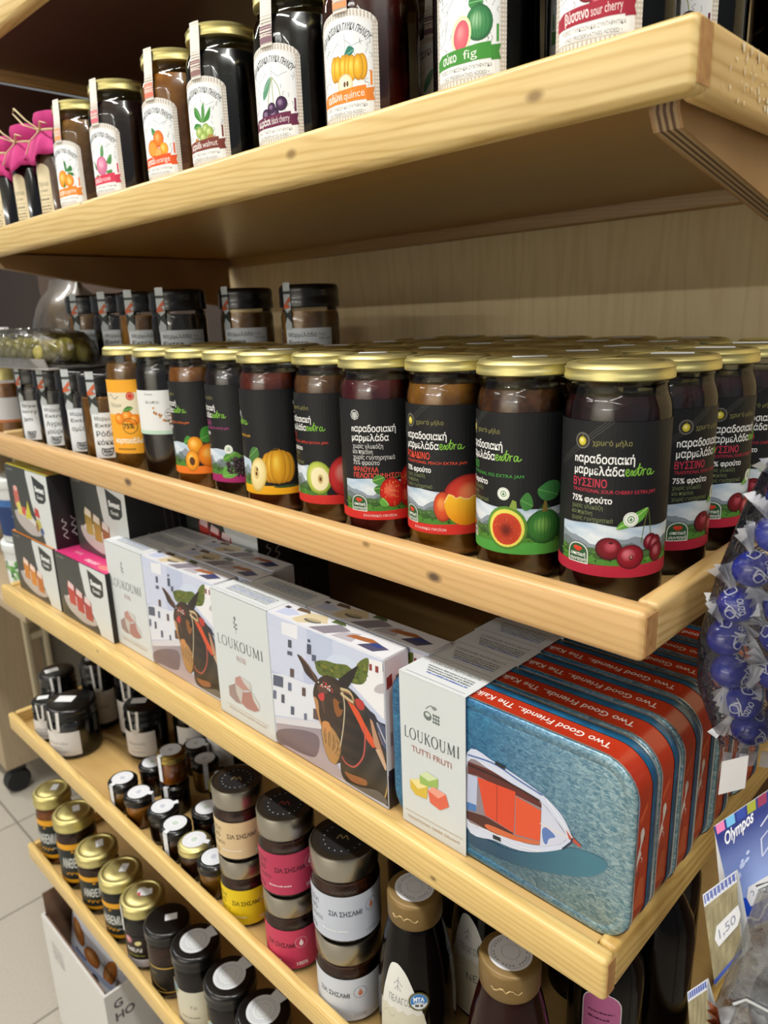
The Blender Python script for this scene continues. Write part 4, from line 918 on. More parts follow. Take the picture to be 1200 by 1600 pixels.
# ------------------------------------------------------------------ outlines of the pictures printed on the boxes and tins (mm)
TR = {
 'corners': [(87.6,125.7),(229.7,130.2),(231.5,5.6),(91.0,-2.8)],
 'bld_back': [(87.6,125.7),(140.3,130.8),(157.3,127.8),(196.3,128.8),(217.4,128.5),(226.1,129.0),(224.7,99.0),(194.0,93.9),(153.3,80.7),(140.5,76.2),(86.2,68.1),(86.4,103.1)],
 'bld_a': [(88.9,115.0),(107.5,115.8),(140.6,115.5),(138.7,96.1),(134.0,84.3),(135.1,76.9),(88.6,71.6)],
 'roof_box': [(109.3,123.3),(130.9,126.3),(129.6,113.4),(109.0,112.4)],
 'bld_b': [(142.6,127.8),(157.3,127.8),(173.9,126.7),(172.4,107.0),(151.6,101.5),(141.6,107.0)],
 'bld_dome': [(163.8,104.2),(169.4,110.9),(179.6,116.0),(192.4,117.1),(200.0,113.7),(188.6,107.6),(167.1,102.9)],
 'bld_low': [(87.2,68.4),(106.6,73.7),(140.5,76.2),(147.8,78.8),(147.5,45.1),(89.5,27.8),(88.0,49.5)],
 'bld_r': [(210.1,117.0),(214.9,123.8),(228.8,125.4),(244.9,126.3),(236.8,114.7),(235.4,81.0),(226.6,78.7),(194.1,95.1),(203.8,100.9),(209.4,105.2)],
 'bld_rshade': [(228.5,118.0),(245.0,128.5),(238.2,115.2),(235.4,81.0),(228.1,78.1)],
 'arch': [(218.8,100.4),(223.5,105.5),(233.8,110.8),(238.8,110.8),(236.4,104.3),(227.6,99.5),(220.2,97.9)],
 'bush': [(151.5,100.2),(163.9,105.5),(175.7,106.9),(188.8,110.0),(196.6,109.0),(204.9,118.8),(214.1,122.9),(210.1,104.3),(200.5,97.4),(181.3,95.5),(166.2,91.5),(154.2,91.1)],
 'wall_low': [(90.4,26.7),(152.1,46.2),(155.1,40.3),(90.7,20.5)],
 'street': [(90.7,20.5),(155.1,40.3),(161.0,27.0),(181.5,3.2),(92.0,-3.1)],
 'street_dark': [(91.9,13.2),(120.8,26.4),(149.0,31.2),(145.4,10.9),(128.2,4.7),(104.8,3.0),(92.4,0.6)],
 'w0': [(117.2,109.7),(121.9,110.2),(121.2,103.0),(116.4,102.4)],
 'w1': [(115.1,98.8),(121.8,99.6),(121.4,95.9),(114.7,95.0)],
 'w2': [(117.2,83.2),(122.6,83.9),(121.7,75.8),(116.4,75.0)],
 'w3': [(90.4,53.1),(94.9,53.9),(93.9,45.3),(89.4,44.5)],
 'w4': [(102.0,53.2),(106.4,54.0),(105.5,45.5),(101.0,44.7)],
 'w5': [(114.3,46.2),(119.0,47.1),(118.1,38.9),(113.4,38.0)],
 'w6': [(131.8,70.6),(136.6,71.3),(135.8,63.3),(131.0,62.4)],
 'w7': [(112.8,68.5),(117.6,69.3),(116.8,61.3),(111.9,60.5)],
 'w8': [(142.2,113.5),(147.5,114.0),(146.7,105.1),(141.3,104.5)],
 'w9': [(147.6,105.8),(152.9,106.5),(152.4,100.7),(147.1,100.0)],
 'w10': [(144.9,55.8),(152.1,57.1),(151.2,47.1),(144.0,45.7)],
 'w11': [(132.2,46.4),(135.9,47.1),(135.3,40.2),(131.5,39.4)],
 'w12': [(228.9,126.6),(235.2,127.2),(234.9,118.8),(228.5,118.0)],
 'w13': [(221.0,120.1),(224.2,120.4),(224.0,115.2),(220.8,114.8)],
 'w14': [(214.7,119.7),(217.4,120.0),(217.1,114.7),(214.4,114.4)],
 'w15': [(239.0,132.6),(242.4,133.0),(242.2,127.4),(238.7,127.0)],
 'w16': [(143.5,118.2),(146.7,118.5),(146.4,115.7),(143.2,115.4)],
 'w17': [(92.3,68.8),(106.3,71.0),(105.2,60.5),(91.0,58.1)],
 'ear_l': [(128.5,99.1),(132.7,99.2),(143.8,92.7),(152.4,86.8),(152.5,81.7),(148.1,81.5),(137.8,85.6),(133.8,91.9)],
 'ear_r': [(202.0,113.8),(200.0,109.0),(194.3,97.6),(185.6,87.3),(175.8,86.2),(178.8,93.4),(188.3,102.7)],
 'head': [(152.7,84.3),(162.8,92.2),(176.3,93.8),(184.1,89.2),(190.1,82.8),(196.1,76.5),(204.9,67.8),(207.4,56.6),(203.1,36.2),(189.2,19.8),(175.8,17.7),(168.6,13.1),(161.7,14.1),(157.0,21.3),(154.3,30.7),(155.4,44.3),(150.9,52.9),(149.1,62.6),(146.0,67.9),(147.6,76.2)],
 'neck': [(180.9,89.3),(193.8,90.2),(205.9,83.8),(217.6,76.4),(224.4,63.6),(231.4,54.6),(232.6,30.9),(231.0,5.4),(223.1,4.0),(207.6,4.0),(181.5,3.2),(175.5,13.6),(180.2,32.6),(185.4,60.1)],
 'muzzle': [(155.4,44.3),(162.7,48.5),(172.6,43.5),(177.1,36.4),(176.4,27.1),(170.4,14.6),(163.4,13.5),(157.8,20.3),(154.7,30.9)],
 'muzzle_l': [(156.1,47.8),(163.7,50.2),(165.9,44.6),(160.2,38.4),(155.9,39.3)],
 'cheek': [(171.6,74.8),(177.4,74.4),(182.1,71.2),(180.8,64.5),(175.5,59.9),(171.7,64.8)],
 'eye': [(174.4,68.3),(179.6,70.9),(181.4,68.5),(176.7,64.8)],
 'face_edge': [(146.8,66.9),(151.9,65.0),(152.6,52.3),(155.4,44.3),(153.6,43.6),(150.0,52.6)],
 'blaze': [(152.3,79.1),(162.1,83.9),(165.0,77.4),(159.5,72.9),(159.9,56.4),(156.9,61.7),(154.2,70.9)],
 'band': [(152.5,81.7),(160.6,85.8),(170.8,86.9),(169.8,84.1),(160.3,82.0),(153.2,79.4)],
 'tassel': [(152.4,70.9),(159.7,75.5),(160.2,69.9),(155.6,67.0)],
 'strap': [(186.8,80.4),(193.2,80.3),(200.7,74.6),(207.9,65.3),(216.5,55.5),(220.9,51.9),(214.7,48.6),(207.3,54.1),(200.1,64.6)],
 'strap_b': [(198.2,84.6),(205.9,85.1),(207.2,79.5),(202.4,76.5),(197.9,79.6)],
 'gold_l': [(180.5,83.0),(193.2,80.3),(194.9,82.8),(190.5,87.8),(180.7,86.7)],
 'rein_w': [(183.0,85.1),(184.6,72.2),(181.6,52.3),(176.9,33.8)],
 'rein_r': [(206.2,63.4),(206.3,50.0),(203.0,34.9),(192.7,22.0),(182.7,20.8),(178.0,25.2)],
 'saddle': [(208.7,78.9),(217.7,78.8),(222.0,74.5),(234.3,72.4),(233.4,49.4),(225.4,53.2),(217.1,65.4)],
 'saddle2': [(220.4,72.7),(234.2,70.0),(233.5,51.9),(225.5,55.7),(221.5,64.8)],
 'strap_c': [(212.9,73.4),(215.9,72.1),(226.6,46.5),(229.9,37.0),(227.7,37.2),(216.4,53.0)],
 'strap_d': [(217.7,48.7),(222.3,50.7),(230.6,36.1),(227.6,34.7)],
 'rope': [(231.1,31.4),(228.2,16.5),(223.9,4.3)],
 'chest_o': [(180.4,11.9),(188.8,13.2),(205.1,15.6),(204.8,10.3),(188.4,6.5)],
 'ground': [(181.5,3.2),(198.1,5.9),(218.9,12.0),(231.0,5.4),(213.9,3.2)],
 's_corner': [(2.5,124.1),(88.4,127.5),(92.0,-4.9),(1.6,1.1)],
 's_leaf': [(40.9,110.5),(43.5,104.9),(43.4,98.5)],
 's_louk': [(6.4,76.7),(76.8,79.0)],
 's_rose': [(30.3,68.4),(52.5,67.9)],
 'c1': [(32.0,45.1),(40.5,49.7),(57.2,47.7),(56.8,38.8),(50.1,38.6),(37.2,32.8),(30.7,36.1)],
 'c2': [(19.4,32.1),(31.0,38.5),(42.9,36.0),(38.8,19.8),(29.9,18.7),(19.6,21.9)],
 'c3': [(42.5,33.6),(56.8,38.8),(68.2,30.8),(67.3,23.9),(59.3,19.7),(47.3,18.5),(39.0,21.0)],
 'lines': [(17.1,5.8),(79.7,12.1),(18.1,0.3),(75.9,7.3)],
 't_corner': [(73.0,121.8),(187.3,117.4),(176.8,7.8),(68.7,-3.4),(2.6,115.5)],
 'hull': [(71.0,83.2),(94.0,85.7),(118.1,81.9),(132.8,77.7),(144.1,70.6),(151.4,59.2),(150.8,55.7),(144.9,47.5),(127.5,35.3),(112.3,28.5),(94.5,25.7),(70.2,24.3)],
 'hull_in': [(71.6,76.5),(90.4,78.2),(111.5,75.5),(128.1,73.8),(137.9,67.4),(146.8,59.2),(144.7,52.3),(127.4,40.3),(112.2,35.4),(94.4,32.7),(70.6,30.9)],
 'deck_dark': [(71.6,76.5),(90.4,78.2),(111.5,75.5),(126.5,73.8),(131.5,69.0),(79.5,68.9),(71.5,67.0)],
 'red_a': [(79.5,68.0),(109.9,71.4),(109.2,39.8),(86.1,41.6)],
 'red_b': [(110.3,68.3),(129.1,67.0),(128.9,44.5),(110.1,39.4)],
 'red_split': [(95.5,69.6),(95.8,41.3)],
 'white_l': [(71.1,66.8),(79.5,68.0),(78.6,40.4),(70.5,40.8)],
 'blue_l': [(70.5,44.4),(78.6,45.7),(78.6,40.4),(70.5,38.1)],
 'brown_low': [(70.5,37.2),(86.1,40.7),(108.7,39.5),(108.7,35.2),(94.5,31.0),(70.4,30.8)],
 'orange_low': [(88.0,35.5),(112.2,38.8),(127.3,43.6),(127.4,41.1),(108.7,34.3),(88.9,31.5)],
 'bow_w': [(129.4,73.6),(137.9,67.4),(148.4,57.6),(143.2,49.9),(129.0,40.4),(129.4,56.4)],
 'bow_pole': [(128.6,57.6),(150.7,58.0)],
 'anchor': [(130.3,53.6),(133.4,56.9),(139.9,53.8),(135.3,49.7),(133.8,44.7),(131.3,45.8)],
 'prow': [(145.8,65.1),(152.1,59.6),(157.5,57.0),(156.8,55.3),(149.2,57.2)],
 'blueline_t': [(71.6,81.7),(93.1,84.4),(111.4,81.2),(129.6,78.5)],
 'blueline_b': [(70.2,28.0),(94.5,31.0),(112.3,31.9),(129.1,37.0)],
 'boatshade': [(69.8,21.4),(112.4,26.8),(150.9,51.7),(174.5,53.9),(160.7,36.2),(112.6,16.4),(69.4,11.9)],
 'fend1': [(94.0,85.7),(101.9,85.1)],
 'fend2': [(92.6,28.2),(99.0,29.0)],
 'dark_line': [(71.9,74.1),(104.6,75.6),(128.1,73.8)],
 'rimline': [(81.2,126.5),(110.6,126.5),(170.6,128.6),(182.8,126.1),(187.1,120.2),(186.7,23.3),(181.0,11.4)],
 'louk': [(12.6,72.7),(65.2,77.2)],
 'tutti': [(18.6,65.0),(57.3,67.5)],
 'logo': [(37.6,100.7),(43.7,98.7)],
 'cube_y': [(18.9,38.9),(27.8,43.0),(36.3,40.5),(35.0,29.6),(24.1,28.0),(19.3,31.5)],
 'cube_g': [(28.5,47.1),(35.5,52.6),(46.0,51.5),(45.8,44.1),(36.3,40.5),(28.8,39.8)],
 'cube_r': [(36.3,37.7),(41.6,43.1),(53.0,42.1),(55.9,33.5),(47.6,26.5),(38.2,28.3)],
 'tl': [(8.1,9.4),(64.8,13.1),(12.1,3.5),(59.7,7.5)],
}
# ------------------------------------------------------------------ gift boxes and tins on the yellow shelf
def T(k): return TR[k]
def loukoumi(P, x0, y0, x1, y1, h, col):
    """The word in thin roman capitals, each letter drawn with thick and thin strokes."""
    n = 8; adv = {'L': .78, 'O': 1.12, 'U': 1.06, 'K': .98, 'M': 1.3, 'I': .5}; word = 'LOUKOUMI'
    tot = sum(adv[c] for c in word); k = (x1-x0)/tot; x = x0; tk = .115*h; tn = .045*h
    for c in word:
        w = adv[c]*k*.8; b = y0+(y1-y0)*(x-x0)/(x1-x0); q = lambda u, v: (x+u*w, b+v*h)
        def serif(u, v, s=.16): P.line([q(u-s, v), q(u+s, v)], tn, col)
        if c == 'L': P.line([q(.2, 0), q(.2, 1)], tk, col); P.line([q(.1, .02), q(.9, .02)], tn*1.4, col); P.line([q(.9, 0), q(.93, .22)], tn, col); serif(.2, 1)
        if c == 'O':
            for r, ww in ((1, 0), (0, 0)):
                pts = [(x+w*(.5+.47*math.cos(2*PI*i/24)), b+h*(.5+.52*math.sin(2*PI*i/24))) for i in range(25)]
            for i in range(24): P.line([pts[i], pts[i+1]], tn+(tk-tn)*abs(math.cos(2*PI*(i+.5)/24)), col)
        if c == 'U': P.line([q(.15, 1), q(.15, .35)], tk, col); P.line(spline([q(.15, .35), q(.25, .06), q(.5, -.02), q(.75, .06), q(.85, .35)], 4), tn*1.5, col); P.line([q(.85, .35), q(.85, 1)], tn, col); serif(.15, 1); serif(.85, 1)
        if c == 'K': P.line([q(.15, 0), q(.15, 1)], tk, col); P.line([q(.85, 1), q(.2, .45)], tn, col); P.line([q(.38, .6), q(.92, 0)], tk, col); serif(.15, 0); serif(.15, 1); serif(.85, 1); serif(.92, 0)
        if c == 'M': P.line([q(.1, 0), q(.14, 1)], tn, col); P.line([q(.14, 1), q(.5, .05)], tk, col); P.line([q(.5, .05), q(.86, 1)], tn, col); P.line([q(.86, 1), q(.9, 0)], tk, col); serif(.1, 0, .1); serif(.9, 0, .1); serif(.14, 1, .08); serif(.86, 1, .08)
        if c == 'I': P.line([q(.4, 0), q(.4, 1)], tk, col); serif(.4, 0, .3); serif(.4, 1, .3)
        x += adv[c]*k
def donkey_picture(P):
    P.poly([(88, 0), (230, 0), (230, 128), (88, 128)], '#c3cbe2')
    P.poly(T('bld_back'), lambda x, y: mixc('#b4bedc', '#c9d0e6', (y-60)/60)); P.poly(T('bld_a'), '#ccd2e8'); P.poly(T('roof_box'), '#e6e8ee'); P.poly(T('bld_b'), '#bcc6e0'); P.smooth(T('bld_dome'), '#cbd5ea')
    P.poly(T('bld_low'), '#dde0ea'); P.poly(T('bld_r'), '#e9e9ec'); P.poly(T('bld_rshade'), '#cfcdd3'); P.smooth(T('arch'), '#b9b4b8')
    P.smooth(T('bush'), '#5f6b2e')
    r = random.Random(8); bx = [p[0] for p in T('bush')]; by = [p[1] for p in T('bush')]
    poly = T('bush')
    def inside(x, y):
        c = False
        for i in range(len(poly)):
            (x1, y1), (x2, y2) = poly[i-1], poly[i]
            if (y1 > y) != (y2 > y) and x < (x2-x1)*(y-y1)/(y2-y1)+x1: c = not c
        return c
    for k in range(240):
        x = r.uniform(min(bx), max(bx)); y = r.uniform(min(by), max(by))
        if inside(x, y): P.ell(x, y, r.uniform(.8, 2.4), r.uniform(.6, 1.5), r.choice(('#6d7a36', '#4e5d28', '#7f7a2c', '#3f5024', '#566a2c')), n=7)
    for i in range(18): P.poly(T('w%d' % i), ('#4a4f60', '#565c70', '#5d4a48', '#6a7088')[i % 4] if i not in (13, 14, 15) else '#8c3a38')
    P.poly(T('wall_low'), '#d4d3da'); P.poly(T('street'), lambda x, y: mixc('#b3a6ae', '#8f8590', (y-5)/45)); P.smooth(T('street_dark'), '#75666f')
    P.smooth(T('neck'), lambda x, y: mixc('#26211f', '#3c3531', .5+.5*math.sin(x*.3-y*.2)), 4); P.smooth(T('saddle'), '#2c2a38'); P.smooth(T('saddle2'), '#46506e'); P.curve([T('saddle2')[0], T('saddle2')[2]], 1.4, '#b8b4bc'); P.curve([T('saddle2')[4], T('saddle2')[3]], 1, '#8a6a5a')
    P.smooth(T('ear_l'), '#3a2b27'); P.curve([T('ear_l')[1], T('ear_l')[2], T('ear_l')[4]], 1.6, '#76513e'); P.smooth(T('ear_r'), '#231d1f')
    P.smooth(T('head'), lambda x, y: mixc('#3d2d25', '#1d191b', (x-168)/34+.25*math.sin(y*.5)), 5); P.smooth(T('muzzle'), lambda x, y: mixc('#b08450', '#5c422c', (x-172)/18+.3*math.sin(y*1.1)), 4); P.smooth(T('muzzle_l'), '#c98a50'); P.smooth(T('cheek'), '#8a5428'); P.ell(T('cheek')[2][0]-2, T('cheek')[2][1], 2.6, 3, '#15100f')
    P.smooth(T('face_edge'), '#b88552'); P.smooth(T('blaze'), '#5a3f36')
    m = T('muzzle')
    for k in range(12): a = (m[0][0]+(m[2][0]-m[0][0])*k/11, m[0][1]-(m[0][1]-m[3][1])*k/11*.7); P.curve([a, (a[0]-2+k*.3, a[1]-7), (a[0]-k*.2, a[1]-14)], .5, ('#4c3522', '#c0976a', '#2d2018')[k % 3])
    b = T('band')
    for k in range(26): P.ell(b[0][0]+(b[2][0]-b[0][0])*k/25+r.uniform(-1, 1), b[0][1]+4*math.sin(PI*k/25)*.6+r.uniform(-3, 2), .9, .8, r.choice(('#f0e6e2', '#d8484a', '#c8b0a0', '#2a2024')), n=6)
    P.smooth(T('tassel'), '#c43c3c'); P.poly(T('strap'), '#d8532e'); P.smooth(T('strap_b'), '#b83a34'); P.curve(T('gold_l'), 2.4, '#c8b48a'); P.curve([(x+.8, y-2) for x, y in T('gold_l')], 1.2, '#8a5a3a')
    P.curve(T('rein_w'), 1.1, '#d0c4a4'); P.curve(T('rein_r'), 1.5, '#b8524a'); P.poly(T('strap_c'), '#b88a6c'); P.poly(T('strap_d'), '#c9a88a'); P.curve(T('rope'), 1.2, '#b8975a')
    P.smooth(T('ground'), '#6b6660'); P.smooth(T('chest_o'), '#96603e')
def sleeve_front(P, x0, x1, h, flavour):
    P.rect(x0, 0, x1, h, '#d2d7d8'); c = (x0+x1)/2
    ink = '#6c7573'
    if flavour == 'ROSE':
        for (x, y, a) in ((0, 0, .0), (-1.6, -3.4, .6), (1.8, -4.4, -.6), (-1.2, -7.4, .6), (1.6, -8.6, -.5)): P.ell(c-6+x, h-22+y, 1.7, 1.0, ink, rot=60*a+70, n=10)
        P.curve([(c-6, h-23), (c-5.6, h-30), (c-5.8, h-36)], .5, ink); P.ell(c-6, h-20.4, 1.6, 1.9, ink, n=10)
    else:
        P.ell(c-3.4, h-26, 3.8, 3.6, ink, n=14); P.ell(c-3.4, h-25, 2.2, 1.6, '#c9d0cc', n=10); P.curve([(c-5, h-21), (c, h-17), (c+4, h-19)], .7, ink); leaf(P, [(c, h-18), (c+3, h-16.6), (c+5.6, h-17.6), (c+3, h-19.4)], ink, '#aab4b0')
        for k in range(9): P.ell(c+2.2+(k % 3)*2.2, h-23.5-(k//3)*2.6, 1.1, 1.2, ink, n=8)
def gift_box(loc, lab, group, flavour='ROSE'):
    t = thing('gift_box', lab, 'gift box', loc, 0, group)
    W, Dp, H = .2297, .0265, .1275
    b = MB(); b.box(0, W, 0, Dp, 0, H, bev=.0012, seg=2); b.build('carton', flat('white_carton', '#d8dadf', .4), t)
    P = Print(clip=(0.6, 0.6, W*1000-.6, H*1000-.6))
    donkey_picture(P); P.build('front_picture', on_plane((0, -.0001, 0), (1, 0, 0), (0, 0, 1)), paper_gloss, t)
    # the picture runs on over the top
    P = Print(clip=(88, .6, W*1000-.6, Dp*1000-.6)); P.rect(88, 0, 230, 27, '#e2e2e6')
    P.poly([(96, 4), (112, 6), (118, 14), (104, 18), (96, 14)], '#c4cce4'); P.poly([(118, 4), (128, 2), (150, 16), (140, 26), (122, 22)], '#d8c8a4'); P.ell(136, 12, 9, 3.6, '#6d6a62', rot=8); P.ell(136, 13.6, 8, 2.2, '#b8a884', rot=8)
    P.poly([(142, 2), (162, 2), (176, 18), (160, 22)], '#8c8690'); P.poly([(168, 3), (190, 5), (186, 20), (172, 14)], '#b9b4bc'); P.poly([(178, 10), (196, 12), (212, 16), (200, 19), (182, 16)], '#a8663c'); P.poly([(196, 5), (214, 4), (222, 14), (206, 17)], '#54526c'); P.poly([(204, 10), (214, 11), (216, 15), (206, 15)], '#3a4684')
    P.poly([(150, 20), (166, 22), (160, 27), (150, 27)], '#56653a'); P.rect(94, 16, 100, 20, '#4a4c54'); P.poly([(108, 18), (124, 20), (118, 25), (106, 24)], '#6d5a48')
    P.build('top_picture', on_plane((0, 0, H+.0001), (1, 0, 0), (0, 1, 0)), paper_gloss, t)
    # side: houses go round the corner
    P = Print(); P.rect(.6, 30, 26, 126, '#dcdbe0'); P.rect(.6, .6, 26, 30, '#3c3634'); P.poly([(2, 112), (8, 114), (8, 104), (2, 102)], '#8c3a38'); P.poly([(12, 110), (19, 112), (19, 96), (12, 94)], '#4c4a58'); P.poly([(4, 66), (20, 60), (24, 50), (4, 54)], '#a8a4ac'); P.rect(1, 20, 26, 34, '#2c2a38'); P.rect(20, 92, 25, 100, '#8c3a38')
    P.build('side_picture', on_plane((W+.0001, 0, 0), (0, 1, 0), (0, 0, 1)), paper_gloss, t)
    # the white paper sleeve
    sl = MB(); x0, x1, k = .002, .0895, .0006
    sl.box(x0, x1, -k, -.00015, 0.0005, H+k); sl.box(x0, x1, -k, Dp+k, H+.00015, H+k); sl.box(x0, x1, Dp+.0001, Dp+k, 0.0005, H+k)
    s = sl.build('paper_sleeve', flat('sleeve_paper', '#d6dadb', .5), t)
    P = Print(); sleeve_front(P, 2.2, 89.3, 127.6, flavour)
    loukoumi(P, 8, 74.5, 81, 77, 9.5, '#4f5a58'); P.text(flavour, 45 if flavour == 'ROSE' else 45, 64.5, 7.6, '#c4a5a2', 'C', sx=.86)
    for key, c1, c2 in (('c1', '#b98e86', '#c8c6c2'), ('c2', '#a08a84', '#c2bdb6'), ('c3', '#ae8078', '#c9c8c4')):
        p = T(key); P.poly(p, c1); P.poly([p[1], p[2], p[3], ((p[1][0]+p[3][0])/2-3, (p[1][1]+p[3][1])/2)], c2)
    P.line([(14, 13), (80, 13)], .35, '#c9b49a'); P.text('TRADITIONAL GREEK DELIGHT', 47, 8.6, 3.2, '#c2a88e', 'C', width=60)
    P.build('sleeve_print', on_plane((0, -k-.0001, 0), (1, 0, 0), (0, 0, 1)), paper, s)
    P = Print(); P.line([(6, 3), (86, 3)], .3, '#8a9090')
    for q in range(5): P.small(16, 80, 8+2.8*q, 1.7, '#8d949c' if q != 2 else '#7a8cc4', q)
    P.build('sleeve_print', on_plane((0, 0, H+k+.0001), (1, 0, 0), (0, 1, 0)), paper, s)
    return t
GB = 'white gift boxes with a printed donkey'
zc = lambda x: deckz('C', x)
g = gift_box((-.421, -.003, zc(-.19)+.0002), 'front gift box with a donkey picture, beside the blue tins', GB)
for (x, y, lab) in ((-.656, .005, 'front gift box with a donkey picture, beside the black boxes'), (-.402, .0255, 'gift box standing behind the donkey box that touches the tins'), (-.634, .034, 'gift box standing behind the donkey box beside the black boxes'), (-.640, .064, 'gift box third from the front, its top just under the marmalade shelf')):
    copy_thing(g, (x, y, zc(x+.23)+.0002), 0, lab)
# ---- black delight boxes
white_c = '#d6dad9'
def black_box(loc, fruit, topcol, lab, W=.146, Dp=.100, H=.0885):
    t = thing('sweet_box', lab, 'sweet box', loc, 0, 'black and white sweet boxes at the far end')
    b = MB(); b.box(0, W, 0, Dp, 0, H, bev=.0008); b.build('carton', flat('black_carton', '#17171a', .4), t)
    w, h = W*1000, H*1000
    P = Print(clip=(.4, .4, w-.4, h-.4)); P.rect(0, 0, w, h, '#40423f'); P.smooth([(w*.56, h+6), (w*.54, h*.7), (w*.6, h*.4), (w*.74, h*.1), (w*.8, -6), (w+8, -6), (w+8, h+6)], white_c, 6)
    P.poly([(w*.66, h*.95), (w*.68, h*.62), (w*.74, h*.58), (w*.86, h*.6), (w*.92, h*.66), (w*.93, h*.86)], '#2d302f'); P.text('Sweet', w*.695, h*.74, 10, '#e6e9e8', bold=.06, width=w*.2); P.text('Greek', w*.72, h*.645, 7, '#e6e9e8', bold=.02, width=w*.14)
    P.small(w*.05, w*.2, h*.93, 2.4, '#8a8c88', 3)
    P.smooth([(w*.1, h*.34), (w*.16, h*.16), (w*.42, h*.06), (w*.66, h*.1), (w*.7, h*.2), (w*.4, h*.3)], '#b8b0ac'); P.smooth([(w*.16, h*.34), (w*.4, h*.28), (w*.66, h*.2), (w*.5, h*.36), (w*.3, h*.42)], '#d9d6d2')
    fruit(P, w, h)
    P.build('front_print', on_plane((0, -.0001, 0), (1, 0, 0), (0, 0, 1)), paper_gloss, t)
    P = Print(); P.rect(.6, .6, w*.82, Dp*1000-.6, topcol); P.poly([(w*.82, .6), (w-.6, .6), (w-.6, 60), (w*.9, 99), (w*.82, 99)], topcol); P.text('GREEK', w*.2, 14, 7, mixc(topcol, '#ffffff', .45)); P.text('DELIGHT', w*.5, 8, 8, mixc(topcol, '#ffffff', .7), bold=.03); P.ell(w*.85, 10, 14, 5, mixc(topcol, '#ff9a80', .6))
    P.build('top_print', on_plane((0, 0, H+.0001), (1, 0, 0), (0, 1, 0)), paper_gloss, t)
    P = Print()
    for x0, y0 in ((14, 12), (26, 14)):
        P.curve([(x0+3*math.sin(q*1.9+x0), y0+q*3.1) for q in range(10)], 1.1, '#c9c9c9')
    for k in range(3): P.line([(48+9*k, 40), (46+9*k, 78)], .8, '#6a6a6c')
    P.build('side_print', on_plane((W+.0001, 0, 0), (0, 1, 0), (0, 0, 1)), paper_gloss, t)
    return t
def cubes(cols):
    def f(P, w, h):
        for k, c in enumerate(cols):
            x = w*(.2+.155*k); y = h*(.42-.055*k); P.rrect(x, y-h*.16, x+w*.14, y+h*.16, 3, mixc(c, '#000000', .12)); P.poly([(x+1, y+h*.1), (x+w*.12, y+h*.07), (x+w*.13, y+h*.16), (x+4, y+h*.2)], mixc(c, '#ffffff', .55))
    return f
def flags(P, w, h):
    P.rrect(w*.14, h*.4, w*.26, h*.66, 3, '#c86a5c'); P.ell(w*.2, h*.68, 8, 4, '#e0a8a0'); P.poly([(w*.2, h*.3), (w*.32, h*.32), (w*.26, h*.5), (w*.16, h*.46)], '#d8d070'); P.poly([(w*.36, h*.28), (w*.52, h*.3), (w*.46, h*.56)], '#c9c23c'); P.poly([(w*.28, h*.34), (w*.36, h*.3), (w*.4, h*.44), (w*.3, h*.44)], '#c8504a')
    P.poly([(w*.6, h*.38), (w*.72, h*.36), (w*.7, h*.48), (w*.62, h*.5)], '#c04038'); P.ell(w*.66, h*.26, 9, 8, '#b9b452'); P.ell(w*.72, h*.18, 6, 5, '#4a5a8c'); P.ell(w*.62, h*.22, 5, 7, '#9a6a3a')
bb = [black_box((-.947, -.0015, zc(-.80)+.0002), cubes(('#d8892a', '#e09030', '#c8742a')), '#e8892c', 'lower sweet box with an orange lid panel at the far shelf end'),
      black_box((-.795, -.002, zc(-.645)+.0002), cubes(('#c8463e', '#c03c38', '#b4403c')), '#d83a78', 'lower sweet box with a pink lid panel beside the donkey box')]
z1 = zc(-.80)+.0890
bb += [black_box((-.937, .001, z1), flags, '#c8c04a', 'upper sweet box with red and yellow sweets at the far shelf end', H=.0985),
       black_box((-.776, .025, zc(-.645)+.0892), cubes(('#b89a4a', '#b08a3c', '#a0623a')), '#8a8a4a', 'upper sweet box with golden sweets standing on the pink-topped box', H=.0985)]
for (x, y, k, lab) in ((-.630, .100, 0, 'black sweet box low in the gloom behind the donkey boxes'), (-.630, .100, 1, 'black sweet box high in the gloom behind the donkey boxes')):
    copy_thing(bb[k], (x, y, zc(x+.15)+.0003+.0890*k), 0, lab)
